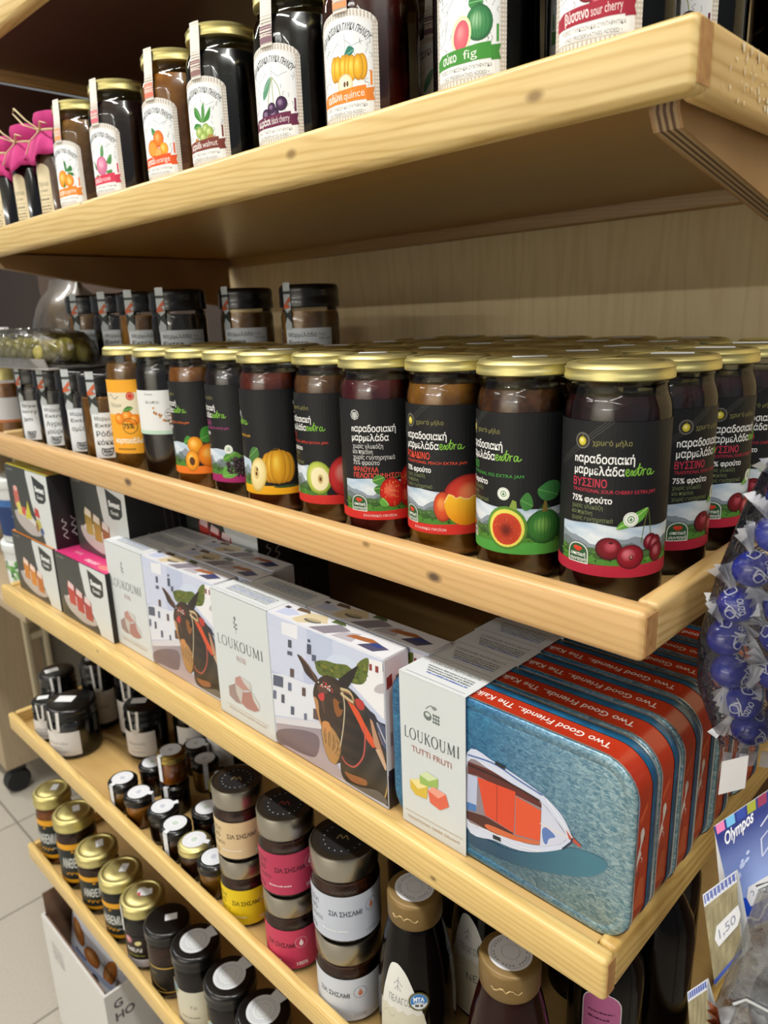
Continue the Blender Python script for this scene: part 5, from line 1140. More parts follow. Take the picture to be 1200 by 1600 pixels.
# ---- tins
tin_red = mottled('tin_red_enamel', '#b5321c', '#c43f22', 12, .28, coat=.6, coatr=.12)
tin_blue = mottled('tin_blue_enamel', '#154c70', '#22678e', 60, .3, coat=.5, coatr=.12)
tin_edge = flat('tin_bare_edge', '#c9cdcc', .25, metal=.9)
def sea_mat():
    m, nt, p = new_mat('tin_sea_print'); L = nt.links.new
    tc = nt.nodes.new('ShaderNodeTexCoord'); mp = nt.nodes.new('ShaderNodeMapping'); mp.inputs['Scale'].default_value = (1, 1, 1.7)
    mp.inputs['Rotation'].default_value = (0, .5, 0)
    L(tc.outputs['Object'], mp.inputs['Vector'])
    n = nt.nodes.new('ShaderNodeTexNoise'); n.inputs['Scale'].default_value = 260; n.inputs['Detail'].default_value = 5; n.inputs['Distortion'].default_value = 1.2
    L(mp.outputs['Vector'], n.inputs['Vector'])
    n2 = nt.nodes.new('ShaderNodeTexNoise'); n2.inputs['Scale'].default_value = 22; n2.inputs['Detail'].default_value = 2; L(mp.outputs['Vector'], n2.inputs['Vector'])
    sp = nt.nodes.new('ShaderNodeSeparateXYZ'); L(tc.outputs['Object'], sp.inputs[0])
    r = nt.nodes.new('ShaderNodeValToRGB'); e = r.color_ramp.elements
    e[0].position = .33; e[0].color = (*lin('#0e4272'), 1); e[1].position = .74; e[1].color = (*lin('#4492ba'), 1)
    mx = nt.nodes.new('ShaderNodeMix'); mx.inputs[0].default_value = .35
    L(n.outputs['Fac'], mx.inputs[2]); L(n2.outputs['Fac'], mx.inputs[3]); L(mx.outputs[0], r.inputs['Fac'])
    r2 = nt.nodes.new('ShaderNodeValToRGB'); e = r2.color_ramp.elements
    e[0].position = .36; e[0].color = (*lin('#547f8f'), 1); e[1].position = .68; e[1].color = (*lin('#a6bcbf'), 1)
    L(n.outputs['Fac'], r2.inputs['Fac'])
    mr = nt.nodes.new('ShaderNodeMapRange'); mr.inputs['From Min'].default_value = .085; mr.inputs['From Max'].default_value = .19; L(sp.outputs['X'], mr.inputs['Value'])
    m2 = nt.nodes.new('ShaderNodeMix'); m2.data_type = 'RGBA'; L(mr.outputs[0], m2.inputs[0]); L(r.outputs[0], m2.inputs[6]); L(r2.outputs[0], m2.inputs[7])
    L(m2.outputs[2], p.inputs['Base Color'])
    b = nt.nodes.new('ShaderNodeBump'); b.inputs['Strength'].default_value = .35; b.inputs['Distance'].default_value = .0012; L(n.outputs['Fac'], b.inputs['Height']); L(b.outputs['Normal'], p.inputs['Normal'])
    setp(p, rough=.3, metal=.35, coat=.3, coatr=.2)
    return m
tin_sea = sea_mat()
def rr_pts(x0, x1, z0, z1, r, n=8):
    out = []
    for cx, cz, a0 in ((x1-r, z1-r, 0), (x0+r, z1-r, 90), (x0+r, z0+r, 180), (x1-r, z0+r, 270)):
        for k in range(n+1):
            a = math.radians(a0+90*k/n); out.append((cx+r*math.cos(a), cz+r*math.sin(a)))
    return out
def loft(mb, rings, mi=0, cap0=False, cap1=False):
    n = len(rings[0]); vs = [p for r in rings for p in r]; fs = []
    for i in range(len(rings)-1):
        for k in range(n): fs.append([i*n+k, (i+1)*n+k, (i+1)*n+(k+1) % n, i*n+(k+1) % n])
    if cap0: fs.append(list(range(n)))
    if cap1: fs.append([(len(rings)-1)*n+k for k in range(n)][::-1])
    mb.add(vs, fs, mi, True)
W, H, R0, DT = .190, .1235, .023, .0292
def trr(y, d): return [(x, y, z) for x, z in rr_pts(d, W-d, d, H-d, R0-d)]
def sweet_tin(loc, lab):
    t = thing('sweet_tin', lab, 'tin', loc, 0, 'blue and red sweet tins standing in a row')
    b = MB(); loft(b, [trr(.0022, .0004), trr(.0205, .0004)]); b.build('red_band', tin_red, t)
    b = MB(); loft(b, [trr(.0205, .0), trr(.0212, -.0002), trr(.0262, -.0002), trr(.0272, .0002)], cap1=True); bl = b.build('blue_base', tin_blue, t)
    b = MB(); loft(b, [trr(.0272, .0), trr(.0280, -.0004), trr(.0286, .0)]); b.build('base_rim', tin_edge, bl)
    b = MB(); loft(b, [trr(.0020, -.0003), trr(.0028, -.0006), trr(.0034, -.0001)]); b.build('front_rim', tin_edge, t)
    b = MB(); loft(b, [trr(.0026, .0), trr(.0012, .0004), trr(.0004, .0014), trr(.0, .0034), trr(.0002, .0062), trr(.0006, .0072), trr(.0002, .0084)], cap1=True)
    f = b.build('sea_panel', tin_sea, t)
    P = Print()
    bs = T('boatshade'); P.smooth(bs, lambda x, y: mixc('#1b4a68', '#43778a', (x-100)/62), 4)
    P.smooth(T('hull'), '#cfd6ea', 5); P.smooth(T('hull_in'), '#8c7f86', 5); P.poly(T('deck_dark'), '#5b2420'); P.poly(T('brown_low'), '#4d2620'); P.poly(T('white_l'), '#b8c0da'); P.poly(T('blue_l'), '#4a78b4')
    P.poly(T('red_a'), '#d8492a'); P.poly(T('red_b'), '#dd5430'); P.line(T('red_split'), .5, '#8c2a1c'); P.smooth(T('orange_low'), '#cf6a40', 3); P.poly(T('bow_w'), '#ccd0e2'); P.smooth(T('anchor'), '#5c7ab8', 3); P.curve(T('bow_pole'), .7, '#e4d8c8'); P.poly(T('prow'), '#b8503c')
    P.curve(T('blueline_t'), 1.0, '#4468a8'); P.curve(T('blueline_b'), .9, '#e6e8f2'); P.curve(T('dark_line'), 1.2, '#2d1a1a'); P.line(T('fend1'), 2.6, '#20242c'); P.line(T('fend2'), 3, '#20242c')
    p = T('hull'); P.line([p[5], p[6], p[7]], 1.2, '#20304a'); P.line([p[3], p[5]], .8, '#f0f2f6')
    P.build('boat_picture', on_plane((0, -.00005, 0), (1, 0, 0), (0, 0, 1)), paper_gloss, f)
    P = Print()
    P.text('Two Good Friends.. The Kaiki', 182-4-11, 14.6, 8.2, '#efe2da', rot=180, width=98, bold=.012)
    P.build('lettering', on_plane((0, 0, H-.0004+.0001), (1, 0, 0), (0, 1, 0)), paper_gloss, t, h0=.08)
    # gulls flying down the end of the tin
    P = Print()
    P.smooth([(6, 78), (9, 80), (11, 75), (9, 70), (7, 66), (8.5, 62), (6, 60), (4, 55), (5.4, 49), (4.2, 52), (3, 58), (4, 64), (6.4, 70)], '#e6dcd2', 4); P.poly([(11.4, 74), (12, 70), (10.6, 71)], '#26201f'); P.poly([(5.6, 48), (4.2, 53), (6, 51)], '#26201f'); P.curve([(8, 60), (10, 58), (9, 56)], .6, '#e6dcd2')
    P.poly([(1, 26), (8, 46), (14, 44), (15, 24)], '#c9603a'); P.poly([(3, 88), (12, 96), (13, 92), (5, 84)], '#dd5f3a')
    P.build('gull_picture', on_plane((W-.0004+.00005, .0024, 0), (0, 1, 0), (0, 0, 1)), paper_gloss, t)
    s = MB(); x0, x1, k, o = .0105, .0705, .0005, .0008
    s.box(x0, x1, -o-k, -o, .0006, H+o); s.box(x0, x1, -o-k, DT-.0004, H+.0007, H+.0007+k, bev=0); s.box(x0, x1, DT-.0008, DT-.0004, .0006, H+.001)
    sl = s.build('paper_sleeve', flat('tin_sleeve_paper', '#d6dadb', .5), t)
    P = Print(); sleeve_front(P, 10.6, 70.4, 124, 'TUTTI FRUTI')
    loukoumi(P, 14.5, 73.2, 66.5, 76.5, 8.6, '#4f5a58'); P.text('TUTTI FRUTI', 40, 64.6, 6.6, '#a86a5c', 'C', width=37, rot=2)
    for key, c1, c2 in (('cube_y', '#d8b848', '#ecdc98'), ('cube_g', '#9cba62', '#d2deb0'), ('cube_r', '#dd6a50', '#eca08c')):
        p = T(key); P.poly(p, c1); P.poly([p[0], p[1], p[2], ((p[0][0]+p[3][0])/2, (p[0][1]+p[3][1])/2)], c2)
    P.line([(13, 11.2), (68, 13)], .35, '#bf9f78'); P.text('TRADITIONAL GREEK DELIGHT', 40.5, 6.4, 2.9, '#b9946c', 'C', width=50, rot=2)
    P.build('sleeve_print', on_plane((0, -o-k-.00008, 0), (1, 0, 0), (0, 0, 1)), paper, sl)
    P = Print(); P.line([(14, 2), (68, 2)], .3, '#4a5050'); P.text('LOUKOUMI TUTTI FRUTTI', 20, 22, 4, '#7d8484', width=44)
    for q in range(4): P.small(22+2*q, 64, 17.5-3.1*q, 1.7, '#7d8484' if q != 3 else '#6478c0', q)
    P.build('sleeve_print', on_plane((0, 0, H+.0007+k+.00008), (1, 0, 0), (0, 1, 0)), paper, sl)
    return t
TN = ['front sweet tin with a red boat on blue sea, its whole face showing', 'second sweet tin, directly behind the front boat tin', 'third sweet tin back from the boat face', 'fourth sweet tin back from the boat face', 'fifth sweet tin back from the boat face', 'sixth sweet tin back, half lost in shade behind the sweets bag', 'last sweet tin, at the back of the row']
tin = None
for i in range(7):
    x = -.1865-(.0006*i if i % 2 else 0)+.0004*i; loc = (x, -.002+.0298*i, zc(-.10)+.0004)
    tin = sweet_tin(loc, TN[0]) if i == 0 else copy_thing(TIN0, loc, 0, TN[i])
    if i == 0: TIN0 = tin
# ---- white tubs at the far end of the yellow shelf
tub_white = flat('tub_plastic', '#dfe3e4', .35)
def tub(x, y, z, draw, lab):
    t = thing('plastic_tub', lab, 'tub', (x, y, z), math.radians(50), 'white plastic tubs at the far shelf end')
    b = MB(); b.lathe([(.001, .0005), (.028, .0005), (.030, .003), (.034, .062), (.0345, .064)], 40, cap0=True, cap1=True); b.build('tub_body', tub_white, t)
    b = MB(); b.lathe([(.0358, .0605), (.0362, .062), (.0362, .070), (.0350, .0725), (.032, .0728), (.031, .0715), (.001, .0715)], 40, cap1=True); b.build('tub_lid', tub_white, t)
    P = Print(); draw(P); P.build('label', on_cyl(.0325, zf=lambda v: .0303+.004*(v-.003)/.059), paper, t, step=3.0)
    return t
def d_blue(P):
    P.rect(-60, 8, 60, 54, '#243a6a'); P.rect(-60, 46, 60, 54, '#3f6ca8'); P.text('yogurt', -20, 40, 8, '#9ab8dc', width=36); P.small(-20, 20, 35, 2.5, '#9ab8dc', 4); P.ell(-14, 26, 7, 4, '#d8b050'); P.poly([(-20, 26), (-12, 32), (-6, 24)], '#e0bc60'); P.text('τυρι', -8, 12, 12, '#eef2f4', bold=.05)
def d_green(P):
    P.rect(-60, 6, 60, 56, '#e8ece8'); r = random.Random(6)
    for k in range(50): P.ell(r.uniform(-50, 50), r.uniform(34, 54), r.uniform(2, 5), r.uniform(1.5, 3), r.choice(('#3f7a3c', '#5c9a4c', '#2d5c30', '#8ab870')), rot=r.uniform(0, 180), n=8)
    for k in range(14): P.ell(-40+6*k, 12, 4, 3, '#e09a4a', n=10)
# ------------------------------------------------------------------ narrow-lipped shelf: dark jars, mini jars, stacked spreads, bottles
ZD = SH['D']['deck']
def lathe_thing(name, lab, cat, loc, face, group, parts):
    t = thing(name, lab, cat, loc, math.radians(face), group)
    return t
def marmalade_pot(x, y, r, h, face, lab, z=None, group='dark jars with white labels at the far shelf end'):
    t = thing('dark_preserve_jar', lab, 'preserve jar', (x, y, ZD if z is None else z), math.radians(face), group)
    k = h
    prof = [(.0005, .001), (r*.84, .0008), (r*.95, .002), (r, .006), (r, k*.66), (r*.94, k*.74), (r*.9, k*.76), (r*.9, k*.86)]
    glass_part(t, prof); fill_part(t, inset(prof, .0012, k*.74), JAM['walnut'])
    lid = lid_part(t, r*.99, k*.77, k, black_lid, dimple=False)
    b = MB(); b.box(-r*.36, r*.36, -r*.24, r*.24, 0, .0003); o = b.build('price_sticker', white_paper, lid); o.location = (-r*.25, 0, k+.0002); o.rotation_euler = (0, 0, .3)
    w = r*1000; hh = h*1000
    P = Print(); P.rect(-w*.95, hh*.1, w*.95, hh*.58, '#d5d2cf'); P.text('Μαρμελάδα', 0, hh*.33, hh*.075, '#6d6a68', 'C', width=w*.9); P.small(-w*.2, w*.2, hh*.27, 1, '#8a8886', 1); P.small(-w*.4, w*.4, hh*.18, 1.3, '#a09a98', 2)
    P.build('label', on_cyl(r+.0002), paper, t, step=3.0)
    P = Print()
    for s_ in (-1, 1): P.poly([(s_*w*.22-w*.07, hh*1.0), (s_*w*.22+w*.07, hh*1.0), (s_*w*.16+w*.07, hh*.6), (s_*w*.16-w*.07, hh*.6)], '#d9d7d4')
    P.poly([(-w*.24, hh*.64), (w*.24, hh*.64), (0, hh*.5)], '#cdc9c2')
    P.build('ribbon_seal', on_cyl(r+.0004), paper, t, step=3.0)
    return t
pot = marmalade_pot(-.836, .0030, .0350, .076, 24, 'biggest dark jar with a broad white label, right at the front rail')
marmalade_pot(-.897, -.0090, .0215, .062, 40, 'small dark jar squeezed between two bigger ones at the front rail')
marmalade_pot(-.934, .024, .0265, .082, 62, 'dark jar with a white strip label at the far corner of its shelf')
for (x, y, r, h, f, lab) in ((-.872, .062, .0255, .108, 60, 'tall dark jar with a narrow white strip behind the broad-labelled one'), (-.806, .084, .0255, .108, 40, 'tall dark jar behind the broad-labelled one, white label turned aside'),
    (-.748, .070, .029, .078, 30, 'dark jar with a grey-white label standing inward of the broad-labelled one'), (-.708, .122, .029, .078, 60, 'dark jar with its white label edge-on, standing farther inward'), (-.640, .135, .030, .085, 10, 'dark jar with a twin-ribbon white label beside the mini jars')):
    marmalade_pot(x, y, r, h, f, lab)
# ---- mini jars closed with round white seals
seal_paper = printed('round_seal_paper', .55)
def mini(x, y, face, lidm, jam, lab, r=.0181, h=.042, z=None, tail=True, group='mini jars with round white seals'):
    t = thing('mini_jar', lab, 'mini jar', (x, y, ZD if z is None else z), math.radians(face), group)
    prof = [(.0005, .001), (r*.8, .0008), (r*.93, .002), (r*.96, .005), (r*.96, h*.62), (r*.9, h*.7), (r*.86, h*.72), (r*.86, h*.8)]
    glass_part(t, prof, 32); fill_part(t, inset(prof, .001, h*.7), JAM[jam], 32)
    lid = lid_part(t, r, h*.74, h, lidm, n=32, dimple=False)
    P = Print(); rr = r*720
    P.ell(0, 0, rr, rr, '#e4e6ea', n=28); P.ring(0, 0, rr*.84, .25, '#a9b2c4', 24); P.ring(0, 0, rr*.62, .3, '#b9c0d0', 24); P.ell(0, 0, rr*.3, rr*.24, '#c3d2c2' if lidm is gold_lid or jam == 'brown' else '#c3c8d4', n=12)
    P.rect(-3, -r*1000, 3, -rr*.9, '#e4e6ea')
    s = P.build('round_seal', on_plane((0, 0, h+.0001), (1, 0, 0), (0, 1, 0)), seal_paper, lid)
    if tail:
        P = Print(); P.rect(-3, h*180, 3, h*1000, '#dfe1e6'); P.small(-2.4, 2.4, h*600, 1, '#a8adb8', 3)
        P.build('seal_tail', on_cyl(r+.0003), seal_paper, s, step=2)
    return t
MINI = [(-0.6540, -0.0140, 14, black_lid, 'amber', 'black-lidded mini jar whose long white seal tail faces out, farthest along the front'), (-0.6120, -0.0140, 125, black_lid, 'orange', 'black-lidded mini jar of orange preserve, second along the front'),
        (-0.5655, -0.0080, 160, black_lid, 'dark', 'black-lidded mini jar of dark preserve, third along the front'), (-0.5270, -0.0138, 20, black_lid, 'brown', 'black-lidded mini jar with a green-printed seal and hanging tail'),
        (-0.4870, -0.0138, 120, gold_lid, 'brown', 'gold-lidded mini jar near the stacked spreads'), (-0.4480, -0.0140, 140, black_lid, 'amber', 'black-lidded mini jar of amber preserve beside the yellow-labelled spread'),
        (-0.6010, 0.0280, 24, black_lid, 'dark', 'black-lidded mini jar that carries the gold-lidded one'), (-0.6570, 0.0290, 190, black_lid, 'brown', 'black-lidded mini jar behind the long-tailed one'),
        (-0.6120, 0.0790, 60, black_lid, 'amber', 'black-lidded mini jar with a wide seal tail, in the second rank'), (-0.5580, 0.0700, 260, gold_lid, 'dark', 'gold-lidded mini jar in the second rank behind the spreads'),
        (-0.5245, 0.0260, 200, black_lid, 'brown', 'black-lidded mini jar with its seal tail turned up, in the second rank'), (-0.4820, 0.0270, 240, black_lid, 'dark', 'black-lidded mini jar half hidden behind the beige spread'), (-0.6520, 0.0900, 120, black_lid, 'brown', 'black-lidded mini jar in the gloom behind the gold-lidded stack')]
for m in MINI: mini(m[0], m[1], m[2], m[3], m[4], m[5])
mini(-.601, .0280, 10, gold_dark, 'honey', 'gold-lidded mini jar of honey standing on another mini jar', z=ZD+.0426)
# ---- spreads in glass pots with steel lids, two high
def spread(x, y, r, face, z, bgc, ink, side, lab):
    t = thing('spread_jar', lab, 'spread jar', (x, y, z), math.radians(face), 'steel-lidded spread jars stacked two high')
    k = {.0255: .0785, .0268: .083, .0295: .0845}[r]/.0785; prof = [(.0005, .001), (r*.86, .0008), (r*.95, .0022), (r, .005), (r, .0475*k), (r*.97, .052*k), (r*.90, .056*k), (r*.89, .066*k)]
    glass_part(t, prof); fill_part(t, inset(prof, .0014, .0555*k), JAM['brown'] if side != 'top' else JAM['dark'])
    b = MB(); b.lathe([(r*.97, .0590*k), (r*.985, .0596*k), (r*.985, .0768*k), (r*.965, .0782*k)], 48, cap0=True); b.lathe([(r*.965, .0782*k), (r*.93, .0785*k), (r*.90, .0778*k), (r*.001, .0778*k)], 48, mi=1, cap1=True)
    lid = b.build('steel_lid', [steel_lid, dark_lid_top], t)
    P = Print(); R_ = r*700; P.ell(0, 0, R_, R_, '#1c1b1c', n=32); P.curve([(-5, -2), (-3, 3), (0, -1), (2, 3), (5, -2)], .9, '#8c3a34' if 'pink' in lab else '#a08c5c')
    for kk in range(18): a = 2*PI*kk/18; P.rect(R_*.8*math.cos(a)-.5, R_*.8*math.sin(a)-.4, R_*.8*math.cos(a)+.5, R_*.8*math.sin(a)+.4, '#b9b6b2')
    P.build('lid_print', on_plane((0, 0, .0779*k), (1, 0, 0), (0, 1, 0)), paper, lid)
    w = r*1000
    P = Print(); Q = k; P.rect(-w*2.4, 5.6*k, w*2.4, 46.5*k, bgc)
    P.text('ταχίνι', -w*1.2, 35*k, 8, ink, width=18, bold=.01); P.text('ολικό', -w*1.25, 27.5*k, 8, ink, width=17, bold=.01); P.text('με κακάο', -w*1.15, 20.5*k, 6.5, ink, width=20)
    P.text('ΣΙΑ ΣΗΣΑΜΙ', -w*.25, 28.5*k, 6.4, ink, bold=.03, width=29)
    P.ring(w*1.05, 33*k, 5.8, .35, ink if side == 'white' else mixc(bgc, '#ffffff', .4)); P.ell(w*1.05, 32*k, 2.0, 2.6, '#c87a5a' if side == 'white' else mixc(bgc, '#ffffff', .75), n=12); P.poly([(w*1.05-1.5, 33.4*k), (w*1.05+1.5, 33.4*k), (w*1.05, 33.4*k+3.6)], '#c87a5a' if side == 'white' else mixc(bgc, '#ffffff', .75))
    P.text('200g', -w*1.1, 10*k, 5.4, ink); P.text('100%', w*.85, 9*k, 5.4, mixc(bgc, '#ffffff', .8) if side != 'white' else '#a8acb4', bold=.02); P.small(-w*.5, w*.3, 14*k, 1.8, mixc(bgc, '#ffffff', .5), 2)
    P.build('label', on_cyl(r+.0002), paper, t, step=2.5)
    return t
SP = [(-.399, -.0070, .0255, '#d9bf94', '#3a2f26', '#e2c51e', '#3c3610', 'beige', 'yellow'), (-.3235, -.0060, .0268, '#b83a58', '#3a1420', '#c43e5c', '#3c1420', 'pink', 'pink'), (-.2475, -.0030, .0295, '#c3c9d6', '#333a48', '#cdd2dc', '#3a3f4a', 'white', 'white')]
for (x, y, r, c1, i1, c2, i2, n1, n2) in SP:
    spread(x, y, r, {'beige': 38, 'pink': 38, 'white': 32}[n1], ZD+{.0255: .0788, .0268: .0833, .0295: .0848}[r], c1, i1, n1, 'upper steel-lidded spread jar with a %s label' % n1)
    spread(x, y, r, {'yellow': 34, 'pink': 6, 'white': 4}[n2], ZD, c2, i2, n2, 'lower steel-lidded spread jar with a %s label' % n2)
# ---- molasses bottles with bronze caps
bronze = flat('bronze_cap', '#7d6438', .42, metal=.3)
molasses = flat('molasses', '#080505', .12, spec=.16, coat=.04, coatr=.05)
molasses_red = flat('red_syrup', '#220908', .12, spec=.2, coat=.06, coatr=.05)
def bottle(x, y, face, mat, lab, pic):
    t = thing('syrup_bottle', lab, 'bottle', (x, y, ZD), math.radians(face), 'bronze-capped syrup bottles')
    prof = [(.0005, .001), (.027, .0008), (.0305, .003), (.0320, .010), (.0320, .058), (.0310, .080), (.0280, .102), (.0242, .120), (.0215, .130), (.0205, .134), (.0195, .136), (.0195, .144)]
    b = MB(); b.lathe(prof, 48, cap0=True, cap1=True); b.build('bottle', mat, t)
    b = MB(); b.lathe([(.0210, .1355), (.0218, .1370), (.0220, .155), (.0212, .1570), (.0195, .1582), (.0010, .1582)], 64, cap1=True, cap0=True); c = b.build('cap', bronze, t)
    b = MB()
    for s in (-1, 1): b.tube([((.0221)*math.sin(a*.1*s), -(.0221)*math.cos(a*.1*s), .1455+.0022*math.sin(a*1.2)+.0004*a) for a in range(0, 6)], .0006, 5)
    b.build('embossed_twig', flat('cap_emboss', '#b39a6c', .4, metal=.4), c)
    P = Print(); P.ell(0, 0, 15.6, 15.6, '#dcdde0', n=36); P.ring(0, 0, 13.4, .3, '#8a93a6', 32)
    for k in range(30):
        a = 2*PI*k/30; P.rect(11.6*math.cos(a)-.5, 11.6*math.sin(a)-.6, 11.6*math.cos(a)+.4, 11.6*math.sin(a)+.6, '#7d8596' if k % 5 else '#dcdde0')
    P.ring(0, 0, 6.4, .3, '#b4b9c4', 24); P.poly([(-1, 12), (3, 16), (6, 15.4), (8, 12)], '#bfc0c0')
    P.build('cap_seal', on_plane((0, 0, .1583), (1, 0, 0), (0, 1, 0)), seal_paper, c)
    zf = lambda v: next((prof[i][0]+(prof[i+1][0]-prof[i][0])*(v-prof[i][1])/(prof[i+1][1]-prof[i][1]) for i in range(2, len(prof)-1) if prof[i][1] <= v <= prof[i+1][1]), .032)
    P = Print(); P.smooth([(-23, 9), (-10, 7), (8, 7), (20, 9), (21, 40), (16, 62), (6, 84), (-2, 92), (-9, 93), (-14, 88), (-19, 66), (-23, 40)], '#d9d8d2', 5)
    P.poly([(-22, 60), (-19, 57), (-15, 59.6), (-11, 57), (-7, 59.6), (-3, 57), (1, 59.6), (5, 57), (9, 59.6), (13, 57), (17.6, 59), (21, 40), (19.6, 9), (-22.6, 9), (-23, 40)], '#cbc7b4')
    P.line([(-4, 74), (-4, 84)], .6, '#8a8c90'); P.line([(-8, 78), (-4, 82), (0, 78)], .6, '#8a8c90'); P.line([(-7, 74), (-4, 78), (-1, 74)], .6, '#8a8c90'); P.text('ΠΕΛΑΓΟΣ' if pic else 'ΠΕΛΙΩ', -12, 64, 7.5, '#6a6d72', width=20); P.text('ΝΕΡΟ', -4, 40, 9, '#4a4c50', width=22); P.curve([(-18, 50), (-14, 54), (-10, 50), (-6, 54)], .5, '#b0ad9c')
    sm = on_cyl(.0321, zf=lambda v: zf(v)+.0003); P.build('label', lambda u, v, h: sm(u, v*1.15, h), paper, t, step=2.0, vstep=6.0)
    if pic:
        P = Print(); ring = [(14+8.2*math.cos(2*PI*k/28), 66+8.2*math.sin(2*PI*k/28)) for k in range(28)]; P.poly(ring, '#4c4a1e'); P.ell(14, 66, 6.8, 6.8, '#d5d9dd', n=28)
        P.poly([(14+6.6*math.cos(math.radians(a)), 66+6.6*math.sin(math.radians(a))) for a in range(-8, 190, 9)] + [(8, 63), (14, 65.5), (18, 64)], '#2f74b8'); P.text('MTA', 14, 66.4, 5.0, '#eef2f6', 'C', bold=.03, width=8.6); P.rect(10, 65, 18, 65.7, '#c9d6e4'); P.small(11, 17, 61.6, 2.4, '#3a3c44', 5)
        st_ = on_cyl(.0321, zf=lambda v: zf(v)+.0012); P.build('tag', lambda u, v, h: st_(u, v+.014, h), paper_gloss, t, step=2.0, vstep=6.0)
    return t
bt1 = bottle(-.1740, .0050, 20, molasses, 'black syrup bottle with a pale label and blue round tag, beside the white spreads', True)
copy_thing(bt1, (-.158, .080, ZD), math.radians(10), 'black syrup bottle standing in the gloom behind the tagged one')
bottle(-.0835, .0050, 28, molasses_red, 'dark red syrup bottle near the shelf corner, bronze cap with white seal', False)
def tall_bottle(x, y, face, lab, pink_):
    t = thing('dark_bottle', lab, 'bottle', (x, y, ZD), math.radians(face), 'tall dark bottles in the shelf corner')
    b = MB(); b.lathe([(.001, .001), (.026, .0008), (.029, .003), (.029, .090), (.027, .105), (.018, .125), (.013, .135), (.013, .150)], 40, cap0=True, cap1=True); b.build('bottle', molasses, t)
    b = MB(); b.lathe([(.0135, .148), (.014, .149), (.014, .166), (.013, .167)], 32, cap0=True, cap1=True); b.build('cap', black_lid, t)
    P = Print(); P.poly(arch(-15, 8, 15, 96, 14), '#e6e2e6'); P.poly(arch(-14.2, 9, 14.2, 95, 13), '#c06a9c' if pink_ else '#8a8a8c'); P.small(-10, 10, 76, 2.2, '#5c2a4c', 1); P.small(-10, 6, 70, 2.2, '#5c2a4c', 2); P.small(-8, 8, 50, 3, '#5c2a4c', 3)
    P.build('label', on_cyl(.0291), paper, t, step=2.0)
tall_bottle(-.0560, .098, 22, 'dark bottle with an arched pink label behind the shelf corner', True)
tall_bottle(-.0440, .165, 150, 'dark bottle turned away, behind the pink-labelled one', False)
dk = [o for o in bpy.data.objects if o.name.startswith('dark_bottle') and o.type == 'EMPTY'][-1]
for (x, y) in ((-.105, .150), (-.170, .150), (-.235, .140), (-.300, .140), (-.200, .215), (-.130, .225), (-.065, .230), (-.270, .215), (-.340, .200)):
    copy_thing(dk, (x, y, ZD), 2.4, 'dark bottle standing in the gloom behind the syrup bottles and spreads', 'dark bottles in the gloom of the spreads shelf')
